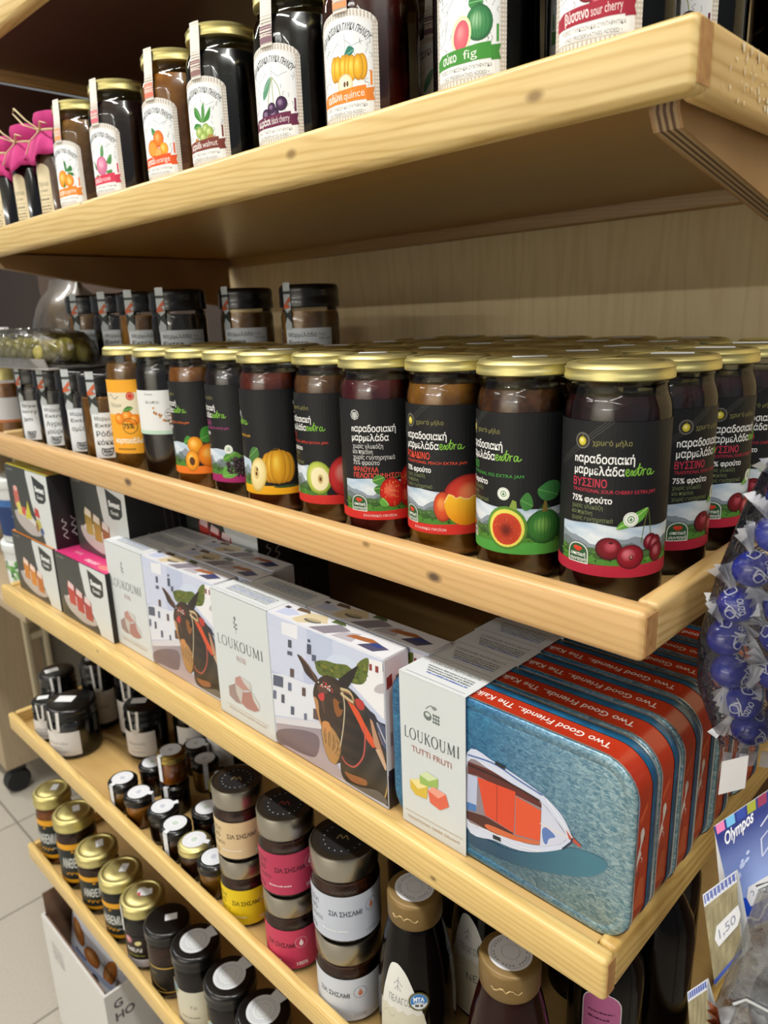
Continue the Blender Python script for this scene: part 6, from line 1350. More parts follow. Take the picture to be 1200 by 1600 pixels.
# ------------------------------------------------------------------ lowest shelf: honey and spreads
ZE = SH['E']['deck']
gold_honey = printed('honey_label', .4)
def honey(x, y, r, h, face, jam, lab, kind):
    t = thing('honey_jar', lab, 'honey jar', (x, y, ZE), math.radians(face), 'jars along the lowest shelf')
    prof = [(.0005, .001), (r*.84, .0008), (r*.95, .002), (r, .006), (r, h*.72), (r*.95, h*.79), (r*.9, h*.82), (r*.9, h*.9)]
    glass_part(t, prof, 40); fill_part(t, inset(prof, .0012, h*.78), JAM[jam], 40, name='honey')
    lidm = gold_lid if kind in ('an', 'wax') else black_lid
    lid = lid_part(t, r*1.04, h*.84, h, lidm, n=40, dimple=kind in ('an', 'wax'))
    if kind != 'big':
        b = MB(); b.box(-.0075, .0075, -.005, .005, 0, .0003); o = b.build('price_sticker', white_paper, lid); o.location = (.004, .004, h+.0002); o.rotation_euler = (0, 0, 1.9 if kind == 'an' else .6)
    w = r*1000; hh = h*1000
    P = Print()
    if kind == 'an':
        P.rect(-w*2.3, hh*.12, w*2.3, hh*.68, '#e0a020'); P.rect(-w*2.3, hh*.17, w*2.3, hh*.6, '#1d2524'); P.text('ΑΝΘΕΜΙΑ', 0, hh*.34, hh*.19, '#d8dad6', 'C', bold=.02, width=w*1.35)
        for k in range(7): P.ell(-w*.45+k*w*.12, hh*.25+(k % 2)*2, 2.2, 1.6, ('#c88a1c', '#8a6a20')[k % 2], rot=30*k, n=8)
        P.small(w*.3, w*.7, hh*.26, 2.2, '#a8aaa6', 2); P.rect(w*.9, hh*.2, w*1.5, hh*.56, '#2c3a3c'); P.small(w*.95, w*1.4, hh*.45, 2, '#8a908c', 4); P.poly([(-w*.1, hh*.56), (0, hh*.6), (w*.1, hh*.56)], '#d0901c')
    elif kind == 'wax':
        P.rect(-w*2.3, hh*.1, w*2.3, hh*.56, '#241b1c'); P.rect(-w*2.3, hh*.08, w*2.3, hh*.2, '#c8c2c6'); P.ball(-w*.25, hh*.5, 6, 6, '#8c4a54', '#c08088', '#e0b8bc'); P.ell(w*.25, hh*.46, 5, 3.4, '#d8cf90', rot=20, n=12); P.text('ΜΕΛΙ', -w*.4, hh*.32, 8, '#d5d5d2', bold=.03, width=w*.8); P.small(-w*.4, w*.5, hh*.25, 2, '#8f9440', 3)
    elif kind == 'dark':
        P.rect(-w*2.3, hh*.1, w*2.3, hh*.52, '#1b1a19'); P.rect(-w*2.3, hh*.49, w*2.3, hh*.51, '#c09a48'); P.rect(-w*2.3, hh*.12, w*2.3, hh*.14, '#c09a48'); P.curve([(-w*.5, hh*.28), (0, hh*.2), (w*.3, hh*.17)], .7, '#b8923e'); P.small(-w*.4, -w*.1, hh*.4, 2, '#8f8460', 3); P.rect(w*.7, hh*.16, w*1.05, hh*.36, '#b9bcbc')
    else:
        P.rect(-w*2.3, hh*.06, w*2.3, hh*.58, '#cfcbb8'); P.ell(-w*.55, hh*.56, 6, 8, '#b8a030', n=20); P.ell(-w*.55, hh*.56, 4.8, 6.6, '#6fa6cc', n=20); P.poly([(-w*.55-4, hh*.54), (-w*.55+4, hh*.54), (-w*.55, hh*.48)], '#4a7a3c'); P.text('Τα', w*.2, hh*.36, 7, '#5a5a52'); P.small(-w*.3, w*.6, hh*.24, 2, '#77776c', 2)
    P.build('label', on_cyl(r+.0002), gold_honey, t, step=2.5)
    if kind == 'wax':
        P = Print(); P.rect(-2.2, hh*.6, 2.2, hh, '#d9dadc'); s = P.build('seal_strip', on_cyl(r*1.04+.0003), seal_paper, lid, step=2); s.rotation_euler = (0, 0, -.5)
        P = Print(); P.smooth([(-9, 4), (-4, 10), (4, 8), (10, 9), (11, 2), (5, -3), (-4, -4)], '#dadada', 3); P.smooth([(-6, -1), (2, 3), (4, -3), (-2, -5)], '#c04a54', 3); P.build('seal_print', on_plane((0, 0, h+.0002), (1, 0, 0), (0, 1, 0)), seal_paper, lid)
    if kind == 'big':
        P = Print(); R_ = r*640; P.ell(0, 0, R_, R_, '#d5d8da', n=36); P.ring(0, 0, R_*.8, .35, '#8a98a8'); P.ring(0, 0, R_*.45, .5, '#a8b8a4')
        for k in range(26): a = 2*PI*k/26; P.rect(R_*.68*math.cos(a)-.5, R_*.68*math.sin(a)-.5, R_*.68*math.cos(a)+.5, R_*.68*math.sin(a)+.5, '#7d8aa0')
        P.poly([(-R_*.4, R_*.8), (R_*.4, R_*.8), (R_*.5, R_*1.4), (-R_*.5, R_*1.4)], '#d5d8da'); P.build('round_seal', on_plane((0, 0, h+.0002), (1, 0, 0), (0, 1, 0)), seal_paper, lid).rotation_euler = (0, 0, -.5)
    return t
HON = [(-0.9360, -0.0125, 0.0270, 0.122, 30, 'honey', 'tall honey jar with a black and gold label at the far end', 'an'), (-0.8600, -0.0110, 0.0285, 0.120, 52, 'brown', 'tall dark honey jar second from the far end, gold-lidded', 'an'),
       (-0.7890, -0.0110, 0.0285, 0.097, 50, 'brown', 'shorter gold-lidded honey jar, third from the far end', 'an'), (-0.7130, -0.0115, 0.0280, 0.101, 24, 'dark', 'gold-lidded honey jar with a square white sticker, fourth from the far end', 'an'),
       (-0.6510, -0.0115, 0.0280, 0.099, 24, 'dark', 'gold-lidded jar with a pink seal running over its rim', 'wax'), (-0.5880, -0.0115, 0.0275, 0.100, 24, 'brown', 'black-lidded jar with thin gold lines round its dark label', 'dark'),
       (-0.5190, -0.0115, 0.0280, 0.113, 20, 'dark', 'black-capped jar with a cream label and blue oval badge', 'big'), (-0.4490, -0.0105, 0.0285, 0.112, 30, 'dark', 'black-capped jar with a round white seal, next to the cream-labelled one with the badge', 'big'), (-0.3860, -0.0105, 0.0285, 0.112, 30, 'dark', 'black-capped jar with a round white seal, lowest in view under the shelf rail', 'big')]
for h in HON: honey(*h)
# ------------------------------------------------------------------ beyond the far end: cabinet on castors, neighbouring shelf and its goods
cab_wood = wood('cabinet_laminate', '#b3a083', '#9c8a6e', 'Z', fine=.4, rough=.5, coat=.1, contrast=.8)
cab_pale = flat('cabinet_pale_frame', '#cfc4a6', .5); cab_grey = flat('cabinet_grey_panel', '#8f897e', .6); rubber = flat('black_rubber', '#17181a', .6)
t = thing('laminate_cabinet', 'pale laminate cabinet on black castors beyond the far shelf end', 'cabinet', (-1.82, .155, 0))
b = MB(); b.box(-.58, 0, 0, 1.0, .085, 1.05, bev=.003); b.build('carcass', cab_wood, t)
b = MB(); b.box(.0005, .012, .140, .90, .25, .95); b.build('grey_panel', cab_grey, t)
for y in (.095, .142):
    b = MB(); b.box(.0126, .030, y, y+.013, .22, 1.0, bev=.002); b.build('frame_post', cab_pale, t)
b = MB(); b.box(.0126, .028, .1085, .1415, .445, .462); b.build('frame_bar', cab_pale, t)
for x, y in ((-.03, .03), (-.03, .95), (-.53, .03), (-.53, .95)):
    b = MB(); b.lathe([(.001, -.016), (.030, -.016), (.034, -.010), (.034, .010), (.030, .016), (.001, .016)], 28)
    b.v = [(x+v[2], y+v[1], .0345+v[0]) for v in b.v]; b.box(x-.022, x+.022, y-.022, y+.022, .071, .0845); b.build('castor', rubber, t)
t = thing('neighbouring_shelf', 'pale shelf of the next display, holding the white tubs beyond the far end', 'shelf', (-1.40, .03, 0))
for z in (FZ-.300, FZ-.012):
    b = MB(); b.box(-.36, .345, 0, .38, z-.018, z, bev=.002); b.build('shelf_board', cab_wood, t)
b = MB(); b.box(-.36, .345, .3805, .395, .0, FZ+.46); b.build('rear_board', flat('dark_rear_board', '#4a3a30', .6), t)
tub_white = flat('tub_plastic', '#dfe3e4', .35)
def tub(x, y, z, draw, lab):
    t = thing('plastic_tub', lab, 'tub', (x, y, z), math.radians(60), 'white plastic tubs on the next shelf')
    b = MB(); b.lathe([(.001, .0005), (.044, .0005), (.046, .003), (.050, .094), (.0505, .096)], 40, cap0=True, cap1=True); b.build('tub_body', tub_white, t)
    b = MB(); b.lathe([(.0515, .0925), (.0522, .094), (.0522, .106), (.050, .1085), (.046, .109), (.045, .1075), (.001, .1075)], 40, cap1=True); b.build('tub_lid', tub_white, t)
    P = Print(); draw(P); P.build('label', on_cyl(.049, zf=lambda v: .0463+.004*(v-.003)/.091), paper, t, step=3.0)
def d_blue(P):
    P.rect(-90, 12, 90, 74, '#243a6a'); P.rect(-90, 62, 90, 74, '#3f6ca8'); P.text('feta', -20, 54, 11, '#9ab8dc', width=40); P.small(-20, 30, 46, 3, '#9ab8dc', 4); P.ell(-2, 34, 8, 5, '#d8b050'); P.poly([(-10, 34), (0, 42), (8, 32)], '#e0bc60'); P.text('τυρί', -8, 16, 14, '#eef2f4', bold=.05)
def d_green(P):
    P.rect(-90, 8, 90, 80, '#e2e6e2'); r = random.Random(6)
    for k in range(70): P.ell(r.uniform(-80, 80), r.uniform(48, 76), r.uniform(3, 7), r.uniform(2, 4), r.choice(('#3f7a3c', '#5c9a4c', '#2d5c30', '#8ab870')), rot=r.uniform(0, 180), n=8)
    for k in range(18): P.ell(-80+9*k, 18, 5, 4, '#e09a4a', n=10)
tub(-1.115, .085, FZ-.2995, d_green, 'lower white tub with green herbs printed on it, at the far end')
tub(-1.112, .085, FZ-.1900, d_blue, 'upper white tub with a dark blue label, standing on the herb tub')
t = thing('preserve_jar', 'amber jar with a white label, half cut off beyond the far black-lidded jar', 'preserve jar', (-1.090, .080, FZ-.0118), .9)
glass_part(t, PROF_K); fill_part(t, inset(PROF_K, .0012, .082), JAM['orange']); lid_part(t, .0330, .0860, .1100, gold_lid)
P = Print(); P.rect(-40, 22, 40, 60, '#dfe2e6'); P.rect(-40, 22, 40, 26, '#d8804a'); P.build('label', on_cyl(.0325), paper, t, step=3)
# bags behind
def lumpy_bag(x, y, z, w, dp, h, mat, name, lab, cat, sd, lean=0):
    r = random.Random(sd); n = 28; rows = 14; vs = []; fs = []; ph = [r.uniform(0, 6) for _ in range(5)]
    for j in range(rows+1):
        q = j/rows; zz = h*q; s = (1-abs(2*q-.85)**3*.45) if q < .95 else .5
        for i in range(n):
            a = 2*PI*i/n; wob = 1+.05*math.sin(5*a+ph[0]+q*9)+.05*math.sin(3*a+ph[1]-q*6)+.03*math.sin(9*a+q*15+ph[2])
            vs.append((w/2*s*wob*math.copysign(abs(math.cos(a))**.7, math.cos(a))+lean*q, dp/2*s*wob*(1 if q < .85 else 1-(q-.85)*5)*math.copysign(abs(math.sin(a))**.8, math.sin(a)), zz))
    for j in range(rows):
        for i in range(n): fs.append([j*n+i, j*n+(i+1) % n, (j+1)*n+(i+1) % n, (j+1)*n+i])
    fs.append(list(range(n))[::-1]); fs.append([rows*n+i for i in range(n)])
    b = MB(); b.add(vs, fs, 0, True); o = b.build(name, mat); o.location = (x, y, z); o['label'] = lab; o['category'] = cat
    return o
lumpy_bag(-1.20, .235, FZ-.0118, .22, .10, .245, mottled('dark_herb_bag', '#2c241b', '#5a4a34', 28, .35, .5, coat=.4), 'herb_bag', 'dark brown bag of dried goods standing behind the wrapped green tray', 'bag', 3)
lumpy_bag(-1.220, .120, FZ-.0118, .15, .07, .165, mottled('white_plastic_bag', '#b9b4b8', '#cfccd0', 18, .4, .4), 'plastic_bag', 'crumpled whitish plastic bag behind the wrapped green tray at the picture edge', 'bag', 5)
# the wrapped tray lying on the black lids
film_tray = film('tray_film', (.93, .94, .93), 70, 1.5)
t = thing('wrapped_tray', 'clear plastic-wrapped tray of olive-green sweets lying on the black lids', 'tray', (-.925, .052, place_b(-.85)+.1103), .02)
b = MB(); b.box(-.150, .150, -.038, .038, 0, .003, bev=.001); b.prism([(-.038, .003), (-.041, .014), (-.039, .014), (-.036, .003)], 'X', -.148, .148); b.prism([(.038, .003), (.041, .014), (.039, .014), (.036, .003)], 'X', -.148, .148)
b.build('plastic_tray', flat('clear_tray_plastic', '#a9a6a4', .25, coat=.5), t)
vs = []; fs = []; n = 40; r = random.Random(12)
prof = [(1.0, .0035), (1.01, .018), (.97, .032), (.86, .0435), (.6, .0485), (.3, .0495), (.02, .050)]
for q, z in prof:
    for i in range(n):
        a = 2*PI*i/n; vs.append((.155*q*math.copysign(abs(math.cos(a))**.45, math.cos(a)), .0435*q*math.copysign(abs(math.sin(a))**.6, math.sin(a)), z+r.uniform(-.001, .001)))
for j in range(len(prof)-1):
    for i in range(n): fs.append([j*n+i, j*n+(i+1) % n, (j+1)*n+(i+1) % n, (j+1)*n+i])
b = MB(); b.add(vs, fs, 0, True); b.build('film_cover', film_tray, t)
olive = mottled('olive_green_sweet', '#7d7430', '#a89c4a', 60, .35, .3, coat=.4)
rr = random.Random(9); first = None
for j in range(3):
    for i in range(10):
        x = -.925-.126+.028*i; y = .052-.024+.024*j; z = place_b(-.85)+.1103+.0205
        if first is None:
            b = MB(); b.blob((0, 0, 0), .0150, .0118, .0150, 14, rough=.06, seed=1); first = b.build('green_sweet', olive); tag(first, 'olive-green round sweet under the clear film of the tray', 'sweet', 'green sweets in the wrapped tray'); o = first
        else: o = first.copy(); COL.objects.link(o)
        o.location = (x, y, z+(.0035 if j == 1 else 0)); o.rotation_euler = (rr.uniform(0, 3), rr.uniform(0, 3), rr.uniform(0, 3))
# ------------------------------------------------------------------ carton on a trolley under the lowest shelf
card_white = flat('white_carton_board', '#d3d1cd', .6); card_brown = mottled('brown_carton_board', '#6d5240', '#7d6049', 40, .7)
t = thing('wheeled_platform', 'low dark trolley with black castors under the white carton', 'trolley', (-.86, .10, 0))
b = MB(); b.box(-.145, .145, -.140, .140, .075, .090, bev=.003); b.build('platform_board', cab_grey, t)
for x, y in ((-.125, -.105), (.115, -.12), (-.125, .115), (.115, .115)):
    b = MB(); b.lathe([(.001, -.013), (.030, -.013), (.035, -.008), (.035, .008), (.030, .013), (.001, .013)], 28); b.v = [(x+v[2], y+v[1], .0355+v[0]) for v in b.v]; b.box(x-.016, x+.016, y-.016, y+.016, .0715, .0748); b.build('castor', rubber, t)
CX0, CX1, CY0, CY1, CZ0, CZ1 = -.965, -.738, -.052, .125, .0905, .318
t = thing('white_carton', 'open white carton of printed snack packs below the lowest shelf', 'carton', (0, 0, 0))
b = MB(); w = .004
b.box(CX0, CX1, CY0, CY1, CZ0, CZ0+w); b.box(CX0, CX1, CY0, CY0+w, CZ0+w, CZ1); b.box(CX0, CX1, CY1-w, CY1, CZ0+w, CZ1); b.box(CX0, CX0+w, CY0+w, CY1-w, CZ0+w, CZ1); b.box(CX1-w, CX1, CY0+w, CY1-w, CZ0+w, CZ1)
b.build('carton_body', card_white, t)
b = MB(); b.box(CX0+.012, CX1-.008, CY0+.0042, CY0+.0062, CZ0+.02, CZ1+.0006); b.build('inner_board', card_brown, t)
b = MB(); b.box(CX0+.004, CX0+.006, CY0+.006, CY1-.006, CZ0+.02, CZ1+.040); b.build('raised_flap', card_brown, t)
P = Print(); P.text('G', 12, 196, 20, '#5b5a5c', bold=.03); P.text('HO', 12, 174, 20, '#5b5a5c', bold=.03); P.build('end_print', on_plane((CX1+.0001, CY0, CZ0), (0, 1, 0), (0, 0, 1)), paper, t)
P = Print()
for k in range(4): P.small(30, 74, 190-9*k, 5, '#a9a8a8', k)
P.line([(150, 40), (200, 20)], 1, '#a9a8a8'); P.build('front_print', on_plane((CX0, CY0-.0001, CZ0), (1, 0, 0), (0, 0, 1)), paper, t)
def snack_pack(loc, rot, lab, sd):
    t = thing('snack_pack', lab, 'snack pack', loc, 0, 'snack packs in the white carton'); t.rotation_euler = rot
    n = 16; m = 10; vs = []; fs = []; W_, H_, D_ = .185, .175, .018
    def zt(u, v): return D_/2*max(0, (1-u**4)*(1-v**4))
    for s in (1, -1):
        base = len(vs)
        for j in range(m+1):
            for i in range(n+1):
                u = -1+2*i/n; v = -1+2*j/m; vs.append((u*W_/2, v*H_/2, s*zt(u, v)))
        for j in range(m):
            for i in range(n):
                f = [base+j*(n+1)+i, base+j*(n+1)+i+1, base+(j+1)*(n+1)+i+1, base+(j+1)*(n+1)+i]; fs.append(f if s > 0 else f[::-1])
    b = MB(); b.add(vs, fs, 0, True); b.build('wrapper', flat('snack_wrapper', '#dfe2ea', .3, coat=.4), t)
    P = Print(clip=(-80, -75, 80, 75)); r = random.Random(sd)
    for (x, y, ro) in ((-40, -32, 20), (30, -38, -30), (-5, 25, 10), (50, 30, 60), (-55, 40, -20)):
        P.ball(x, y, 26, 14, '#8a4a1c', '#c8803c', '#e8b478', rot=ro)
        for k in range(-2, 3): P.curve([(x+k*9, y-11), (x+k*9+3, y), (x+k*8, y+11)], 1.2, '#9a5a28')
    P.poly([(-80, -6), (80, 8), (80, 16), (-80, 4)], '#aab4d0'); P.ell(10, -4, 12, 7, '#2c2a30'); P.small(-60, -20, 8, 6, '#4a5a90', sd)
    P.build('wrapper_print', lambda u, v, h: (u, v, zt(u/(W_/2), v/(H_/2))+.0003+h), paper_gloss, t, step=8.0, vstep=8.0)
    return t
for k, (x, y, z, rx) in enumerate(((-.850, -.0165, .258, 1.38), (-.848, .014, .262, 1.30), (-.845, .046, .266, 1.22))):
    snack_pack((x, y, z), (rx, .05*k, .04), ('snack pack with orange pastries lying against the front of the white carton', 'middle snack pack with orange pastries in the white carton', 'rearmost snack pack with orange pastries in the white carton')[k], k)
t = thing('small_carton', 'small white and blue carton beside the bigger white one, at the bottom edge', 'carton', (-.668, .045, 0), 0)
b = MB(); b.box(-.040, .075, -.070, .080, 0, .185, bev=.001); b.build('carton_body', card_white, t)
P = Print(); P.poly([(20, 60), (46, 60), (44, 120), (24, 130)], '#2c3f8c'); P.ell(70, 90, 8, 6, '#d87a30'); P.small(8, 60, 40, 5, '#8a93b8', 2)
P.build('top_print', on_plane((-.040, -.070, .1851), (1, 0, 0), (0, 1, 0)), paper, t)
# ------------------------------------------------------------------ sweets hanging at the near end
r_ = Vector((.716, .697, 0)).normalized(); n_ = Vector((.697, -.716, 0)).normalized()     # across the bag, and out of it towards the aisle
clear_film = film('clear_bag_film', (.97, .975, .985), 75, 1.1)
crinkle = film('twist_film', (.80, .82, .88), 240, 2.4)
foil_white = flat('twist_foil', '#e2e5ee', .22, coat=.5, alpha=.72)
def pouch(mb, c, hw, zs, dep, n=40):
    """A filled bag: half-widths hw at heights zs, thickness dep in the middle."""
    vs = []; fs = []
    for j, (w_, z) in enumerate(zip(hw, zs)):
        q = j/(len(zs)-1); d_ = dep*math.sin(PI*min(1, max(.03, .06+.9*q)))**.7
        for i in range(n):
            a = 2*PI*i/n; p = Vector(c)+r_*(w_*math.cos(a))+n_*(d_*math.sin(a)*(1+.06*math.sin(7*a+j)))
            vs.append((p.x, p.y, z))
    for j in range(len(zs)-1):
        for i in range(n): fs.append([j*n+i, j*n+(i+1) % n, (j+1)*n+(i+1) % n, (j+1)*n+i])
    mb.add(vs, fs, 0, True)
def fan(mb, p, d, L, w, n=9, sd=0):
    """One twisted wrapper end: a pleated fan."""
    r = random.Random(sd); p = Vector(p); d = Vector(d).normalized(); s = d.orthogonal().normalized(); q = d.cross(s); vs = []; fs = []
    for j, (t_, ww) in enumerate(((0, .0016), (.25, .0022), (.6, w*.6), (1, w))):
        for i in range(n):
            u = -1+2*i/(n-1); vs.append(p+d*(L*t_*(1+r.uniform(-.08, .08)))+s*(u*ww)+q*((.0018 if i % 2 else -.0018)*(.5+t_)))
    for j in range(3):
        for i in range(n-1): fs.append([j*n+i, j*n+i+1, (j+1)*n+i+1, (j+1)*n+i])
    mb.add(vs, fs, 0, True)
candy_blue = mottled('blue_sweet_wrapper', '#16249c', '#2033a8', 90, .25, .15, coat=.6, coatr=.1)
def blue_sweet():
    t = thing('wrapped_sweet', 'blue twist-wrapped sweet inside the clear hanging bag', 'sweet', (0, 0, 0), 0, 'blue wrapped sweets in the hanging bag')
    b = MB(); b.blob((0, 0, 0), .0112, .0100, .0100, 18, rough=.03, seed=2, rot=Matrix.Rotation(PI/2, 3, 'Y')); b.build('sweet', candy_blue, t)
    b = MB(); fan(b, (.0090, 0, 0), (1, .1, .1), .015, .0105, sd=1); b.build('wrapper_twist', foil_white, t)
    b = MB(); fan(b, (-.0090, 0, 0), (-1, .1, -.1), .015, .0105, sd=2); b.build('wrapper_twist', foil_white, t)
    P = Print(); P.text('OUZO', -6.4, 1.6, 4.2, '#d6dbf0', bold=.02, width=9)
    P.curve([(0, -5), (-3, -2), (1, 0), (4, -3), (1, -5), (-1, -2), (4, 1)], .7, '#d6dbf0'); P.curve([(-5, -4), (-2, -1), (3, 2)], .5, '#d6dbf0'); P.text('OUZO', 10, -2, 4.2, '#d6dbf0', bold=.02, width=9); P.curve([(-12, -3), (-15, 0), (-11, 2), (-9, -2), (-13, -4)], .7, '#d6dbf0')
    def sph(u, v, h):
        a = u/.0100; q = v/.0100; R = .0103+h
        return (R*1.08*math.sin(q), -R*math.cos(q)*math.cos(a), R*math.cos(q)*math.sin(a))
    P2 = Print()
    P.build('logo_print', lambda u, v, h: (lambda s: (s[2]*1.05, s[1], s[0]))(sph(u, v, h)), printed('sweet_print', .3), t, step=1.5, vstep=1.5)
    return t
BC = Vector((.062, .085, FZ))
zs = [.150, .125, .098, .075, .048, .011, -.026, -.053, -.0735, -.088, -.094]
hw = [.006, .014, .026, .036, .047, .059, .066, .0645, .0570, .0500, .0490]
t = thing('sweets_bag', 'clear hanging bag of blue wrapped sweets at the near end of the shelves', 'bag of sweets', (0, 0, 0))
b = MB(); pouch(b, (BC.x, BC.y, 0), hw, [z+FZ for z in zs], .030); fm = b.build('bag_film', clear_film, t)
b = MB()
for k in range(14):
    u = -.047+.0072*k; p = Vector((BC.x, BC.y, FZ-.0945))+r_*u
    b.add([p+n_*.001, p+r_*.0050+n_*.002, p+r_*.0050+Vector((0, 0, -.011))+n_*(.002 if k % 2 else -.001), p+Vector((0, 0, -.011))], [[0, 1, 2, 3]], 0, False)
b.build('bottom_seal', flat('seal_film', '#b4b6c0', .3, alpha=.75), t)
P = Print(); P.poly([(-.5, 92), (8, 126), (-1, 150), (-12, 126), (-27, 99), (-40, 70), (-34, 74), (-30, 66), (-24, 72), (-18, 64), (-12, 71), (-6, 66)], '#bfc0cc')
P.curve([(-24, 84), (-20, 90), (-16, 84), (-12, 92)], 2.0, '#2b3560'); P.curve([(-14, 104), (-9, 110), (-4, 104)], 2.0, '#2b3560')
P.build('bag_print', lambda u, v, h: Vector((BC.x, BC.y, FZ))+r_*u+n_*(.012+h)+Vector((0, 0, v)), paper_gloss, t)
def on_quad(tl, tr, br, bl, w, h_):
    tl, tr, br, bl = (Vector(p)+Vector((0, 0, FZ)) for p in (tl, tr, br, bl)); nn = (tr-tl).cross(bl-tl).normalized()*-1
    def f(u, v, h):
        a, b_ = u*1000/w, v*1000/h_
        return bl*(1-a)*(1-b_)+br*a*(1-b_)+tl*(1-a)*b_+tr*a*b_+nn*h
    return f
P = Print(); P.poly([(0, 0), (20, 3), (22, 40), (0, 40)], '#d2cfcd')
P.build('paper_slip', on_quad((.0324, .039, -.0931), (.0426, .0503, -.0901), (.0453, .0456, -.1091), (.0339, .0336, -.111), 22, 40), paper, t)
proto = blue_sweet(); rnd = random.Random(21); k = 0
rows = [(.076, .016, 2), (.056, .026, 3), (.036, .034, 4), (.016, .041, 4), (-.004, .046, 5), (-.024, .049, 5), (-.044, .048, 5), (-.062, .042, 4), (-.078, .036, 4)]
for j, (z, w_, m_) in enumerate(rows):
    for i in range(m_):
        u = -w_+.0+(2*w_)*(i+.5*(j % 2)*0)/(m_-1) if m_ > 1 else 0
        u += rnd.uniform(-.002, .002)
        p = BC+r_*u+n_*rnd.choice((.006, -.006, .002))*(1-abs(u)/.07)+Vector((0, 0, z+rnd.uniform(-.002, .002)))
        o = proto if k == 0 else copy_thing(proto, p)
        o.location = p; o.rotation_euler = (rnd.uniform(-.6, .6), PI/2+rnd.uniform(-.7, .7) if i in (0, m_-1) else rnd.uniform(-1.4, 1.4), math.radians(44)+rnd.uniform(-.5, .5)); k += 1
# header-card bags hanging in front
def header(t, quad, w, h_, draw, name='header_card', slip=None):
    P = Print(clip=(0, 0, w, h_)); draw(P, w, h_); f = on_quad(*quad, w, h_)
    b = MB(); q = [Vector(p)+Vector((0, 0, FZ)) for p in quad]; nn = (q[1]-q[0]).cross(q[3]-q[0]).normalized(); m_ = 8; vs = []; fs = []
    for hh in (0, -.0008):
        for j in range(m_+1):
            for i in range(m_+1): vs.append(f(w*.001*i/m_, h_*.001*j/m_, hh))
    for o_ in (0, (m_+1)**2):
        for j in range(m_):
            for i in range(m_): k = o_+j*(m_+1)+i; fs.append([k, k+1, k+m_+2, k+m_+1])
    b.add(vs, fs, 0, True); c = b.build(name, white_paper, t)
    P.build('card_print', f, paper_gloss, c, step=4, vstep=4)
    back = [q[0]+nn*.0012, q[1]+nn*.001, q[2]+nn*.010, q[3]+nn*.010+(q[0]-q[1])*.28]
    b = MB(); b.add(back+[p+nn*.0006 for p in back], [[0, 1, 2, 3], [4, 7, 6, 5], [0, 4, 5, 1], [1, 5, 6, 2], [2, 6, 7, 3], [3, 7, 4, 0]]); b.build('card_back', white_paper, c)
    if slip:
        P = Print(); x, y, txt = slip; P.poly([(x-7, y-5), (x+6, y-4), (x+8, y), (x+7, y+6), (x-7, y+5), (x-9, y)], '#d9dade'); P.text(txt, x-6, y-2, 6.5, '#8d93a6', width=11, bold=.01, rot=3); s = P.build('price_sticker', f, seal_paper, c, h0=.5)
    return c
def d_sky(P, w, h):
    P.rect(0, 0, w, h, lambda x, y: mixc('#93a9e0', '#14287a', (y-h*.3)/(h*.55)))
    for k, c in enumerate(('#e07ab0', '#6cb4e0', '#1f3f9c', '#9aa02c', '#8c2450', '#4c7a3c')): P.rect(1+k*w/6, h-5, 1+(k+.8)*w/6, h, c)
    rr = random.Random(4)
    for k in range(16): P.ell(2+k*.9+rr.uniform(-1.5, 1.5), h*.42+k*.7+rr.uniform(-2.5, 2.5), rr.uniform(.8, 2), rr.uniform(.5, 1.1), '#b9c6ea', n=8, rot=35)
    P.text('Olympos', w*.12, h*.78, 9, '#e6e9f4', shear=.3, bold=.02, width=w*.5, rot=12)
    P.line([(w*.72, h*.52), (w*.92, h*.6), (w*.92, h*.72), (w*.72, h*.66), (w*.72, h*.52)], .8, '#c9d0ea'); P.line([(w*.72, h*.76), (w*.92, h*.84)], .8, '#c9d0ea')
    P.poly([(0, 0), (w, 0), (w, h*.2), (w*.8, h*.12), (w*.55, h*.2), (w*.3, h*.26), (0, h*.3)], '#1d4cc0'); P.curve([(0, 2), (w*.3, 5), (w*.55, 2), (w*.75, h*.12), (w, h*.16)], 1.2, '#dfe6f6')
def d_khaki(P, w, h):
    P.rect(0, 0, w, h, lambda x, y: mixc('#7d7458', '#a39a78', .5+.5*math.sin(x*.5+y*.3))); P.rect(0, h-6, w, h, '#d5d8e2')
    for k in range(9): x = 1+k*w/9; P.line([(x, h-5), (x, h-1), (x+w/14, h-1), (x+w/14, h-4), (x+w/30, h-4)], .7, '#3f56a8')
    for k in range(5): P.line([(k*w/5+2, h*.2), (k*w/5+4, h*.8)], 1.4, '#8d8466')
    P.line([(0, 2), (w, 2)], 2, '#3f56b0')
white_wrap = mottled('white_sweet_wrapper', '#cfd0d2', '#dcdde0', 50, .3, .2, coat=.5); brown_foil = mottled('copper_foil', '#8a3a20', '#c87a48', 60, .25, .5, metal=.6)
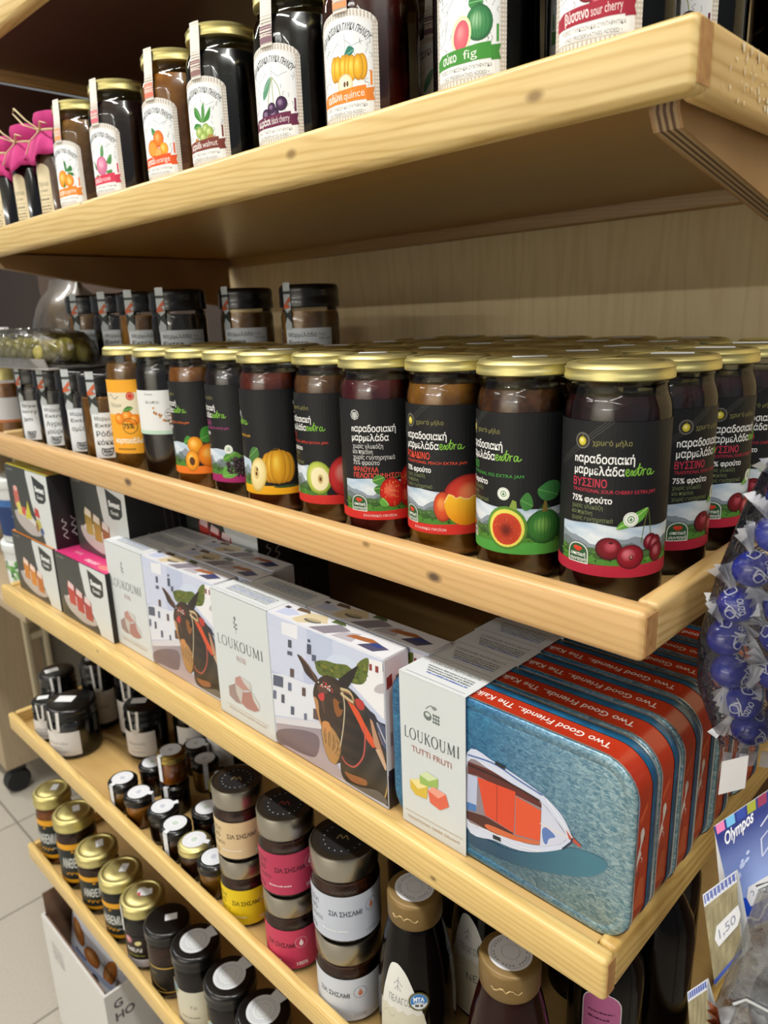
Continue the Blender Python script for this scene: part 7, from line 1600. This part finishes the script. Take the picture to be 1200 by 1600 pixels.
def white_sweet():
    t = thing('wrapped_sweet', 'white and copper twist-wrapped sweet in a header-card bag', 'sweet', (0, 0, 0), 0, 'white wrapped sweets in the header-card bags')
    b = MB(); b.blob((0, 0, 0), .013, .0105, .0105, 18, rough=.04, seed=5, rot=Matrix.Rotation(PI/2, 3, 'Y')); b.build('sweet', white_wrap, t)
    b = MB(); fan(b, (.0095, 0, 0), (1, .2, .2), .013, .009, sd=3); b.build('wrapper_twist', brown_foil, t)
    b = MB(); fan(b, (-.0095, 0, 0), (-1, -.1, .2), .013, .009, sd=4); b.build('wrapper_twist', brown_foil, t)
    P = Print(); P.ball(-3, -4, 4, 3.4, '#6a3a18', '#b0743a', '#d8b070'); P.ell(1, -5, 3, 1.6, '#5a6a2c', rot=20); P.text('Sweet', -6, 1, 5, '#3a4680', bold=.03, width=12, rot=10); P.ball(16, -2, 4, 4, '#3a1c34', '#6a3a5c', '#8a5a7c'); P.text('ΚΑ', 12, 3, 5, '#3a4680', bold=.03)
    P.build('logo_print', lambda u, v, h: ((.0112+h)*1.12*math.sin(v/.0105), -(.0112+h)*math.cos(v/.0105)*math.cos(u/.0105), (.0112+h)*math.cos(v/.0105)*math.sin(u/.0105)), printed('sweet_print_white', .3), t, step=1.5, vstep=1.5)
    return t
ws = None
def fill_bag(spots, sd):
    global ws
    rnd = random.Random(sd)
    for (x, y, z) in spots:
        p = (x, y, z+FZ)
        if ws is None: ws = white_sweet(); o = ws
        else: o = copy_thing(ws, p)
        o.location = p; o.rotation_euler = (rnd.uniform(-.8, .8), rnd.uniform(-1.4, 1.4), math.radians(44)+rnd.uniform(-.6, .6))
small_film = film('header_bag_film', (.975, .98, .985), 60, .7, .35)
def small_bag(c, hw, zs, dep, lab):
    t = thing('sweets_bag', lab, 'bag of sweets', (0, 0, 0), 0, 'header-card bags of sweets')
    b = MB(); pouch(b, c, hw, [z+FZ for z in zs], dep, 28); b.build('bag_film', small_film, t)
    return t
t = small_bag((.088, .036, 0), [.006, .026, .034, .037, .037, .030], [-.085, -.140, -.170, -.205, -.240, -.262], .019, 'bag of white sweets under a blue sky-printed card with a price sticker')
header(t, ((.0364, .0235, -.1248), (.0627, .0336, -.0903), (.0739, .0189, -.1575), (.0563, .016, -.1767)), 32, 60, d_sky, slip=(20, 15, '2,50'))
fill_bag([(.072, .022, -.1905), (.082, .034, -.2080), (.072, .018, -.2190), (.092, .040, -.190), (.086, .032, -.236), (.098, .045, -.225)], 2)
t = small_bag((.0725, -.0030, 0), [.004, .014, .019, .022, .022, .020], [-.130, -.182, -.204, -.225, -.250, -.268], .0115, 'bag of white sweets under a khaki card with a price sticker')
header(t, ((.0395, .007, -.1569), (.0543, .0088, -.1334), (.0637, .0019, -.1757), (.0537, -.0033, -.2012)), 20, 44, d_khaki, slip=(13, 20, '1,50'))
fill_bag([(.065, -.0095, -.2170), (.077, .0025, -.2330), (.065, -.0095, -.2480)], 5)
t = small_bag((.073, -.020, 0), [.004, .012, .017, .019, .018], [-.188, -.222, -.245, -.270, -.290], .008, 'bag of sweets under a khaki card, lowest at the picture edge')
header(t, ((.0435, -.0142, -.2034), (.0524, -.0141, -.1881), (.0587, -.0191, -.2174), (.0499, -.0193, -.2334)), 16, 34, d_khaki)
steel_wire = flat('steel_wire', '#8d9093', .3, metal=1.0)
t = thing('display_stand', 'slim wire display stand holding the hanging bags just outside the picture', 'stand', (.175, .130, 0))
b = MB(); b.tube([(0, 0, .01), (0, 0, FZ+.22)], .006, 12); b.lathe([(.001, .001), (.12, .001), (.12, .010), (.001, .011)], 32); b.build('stand_post', steel_wire, t)
for (hx, hy, hz) in ((.063, .086, .1535), (.0885, .0365, -.0815), (.0735, -.0020, -.1265), (.0735, -.0195, -.1845)):
    b = MB(); b.tube([(0, 0, FZ+hz+.006)]+([(-.012, -.145, FZ+hz+.006)] if hy < .02 else [])+[(hx-.175, hy-.130, FZ+hz+.004), (hx-.180, hy-.133, FZ+hz)], .0013, 6); b.build('hook', steel_wire, t)
b = MB(); b.box(-4.9, -1.815, 1.20, 1.22, .0, 2.0); o = b.build('dark_partition', flat('dark_partition_board', '#453a34', .6)); tag(o, 'dark brown partition board far behind the laminate cabinet', 'partition')
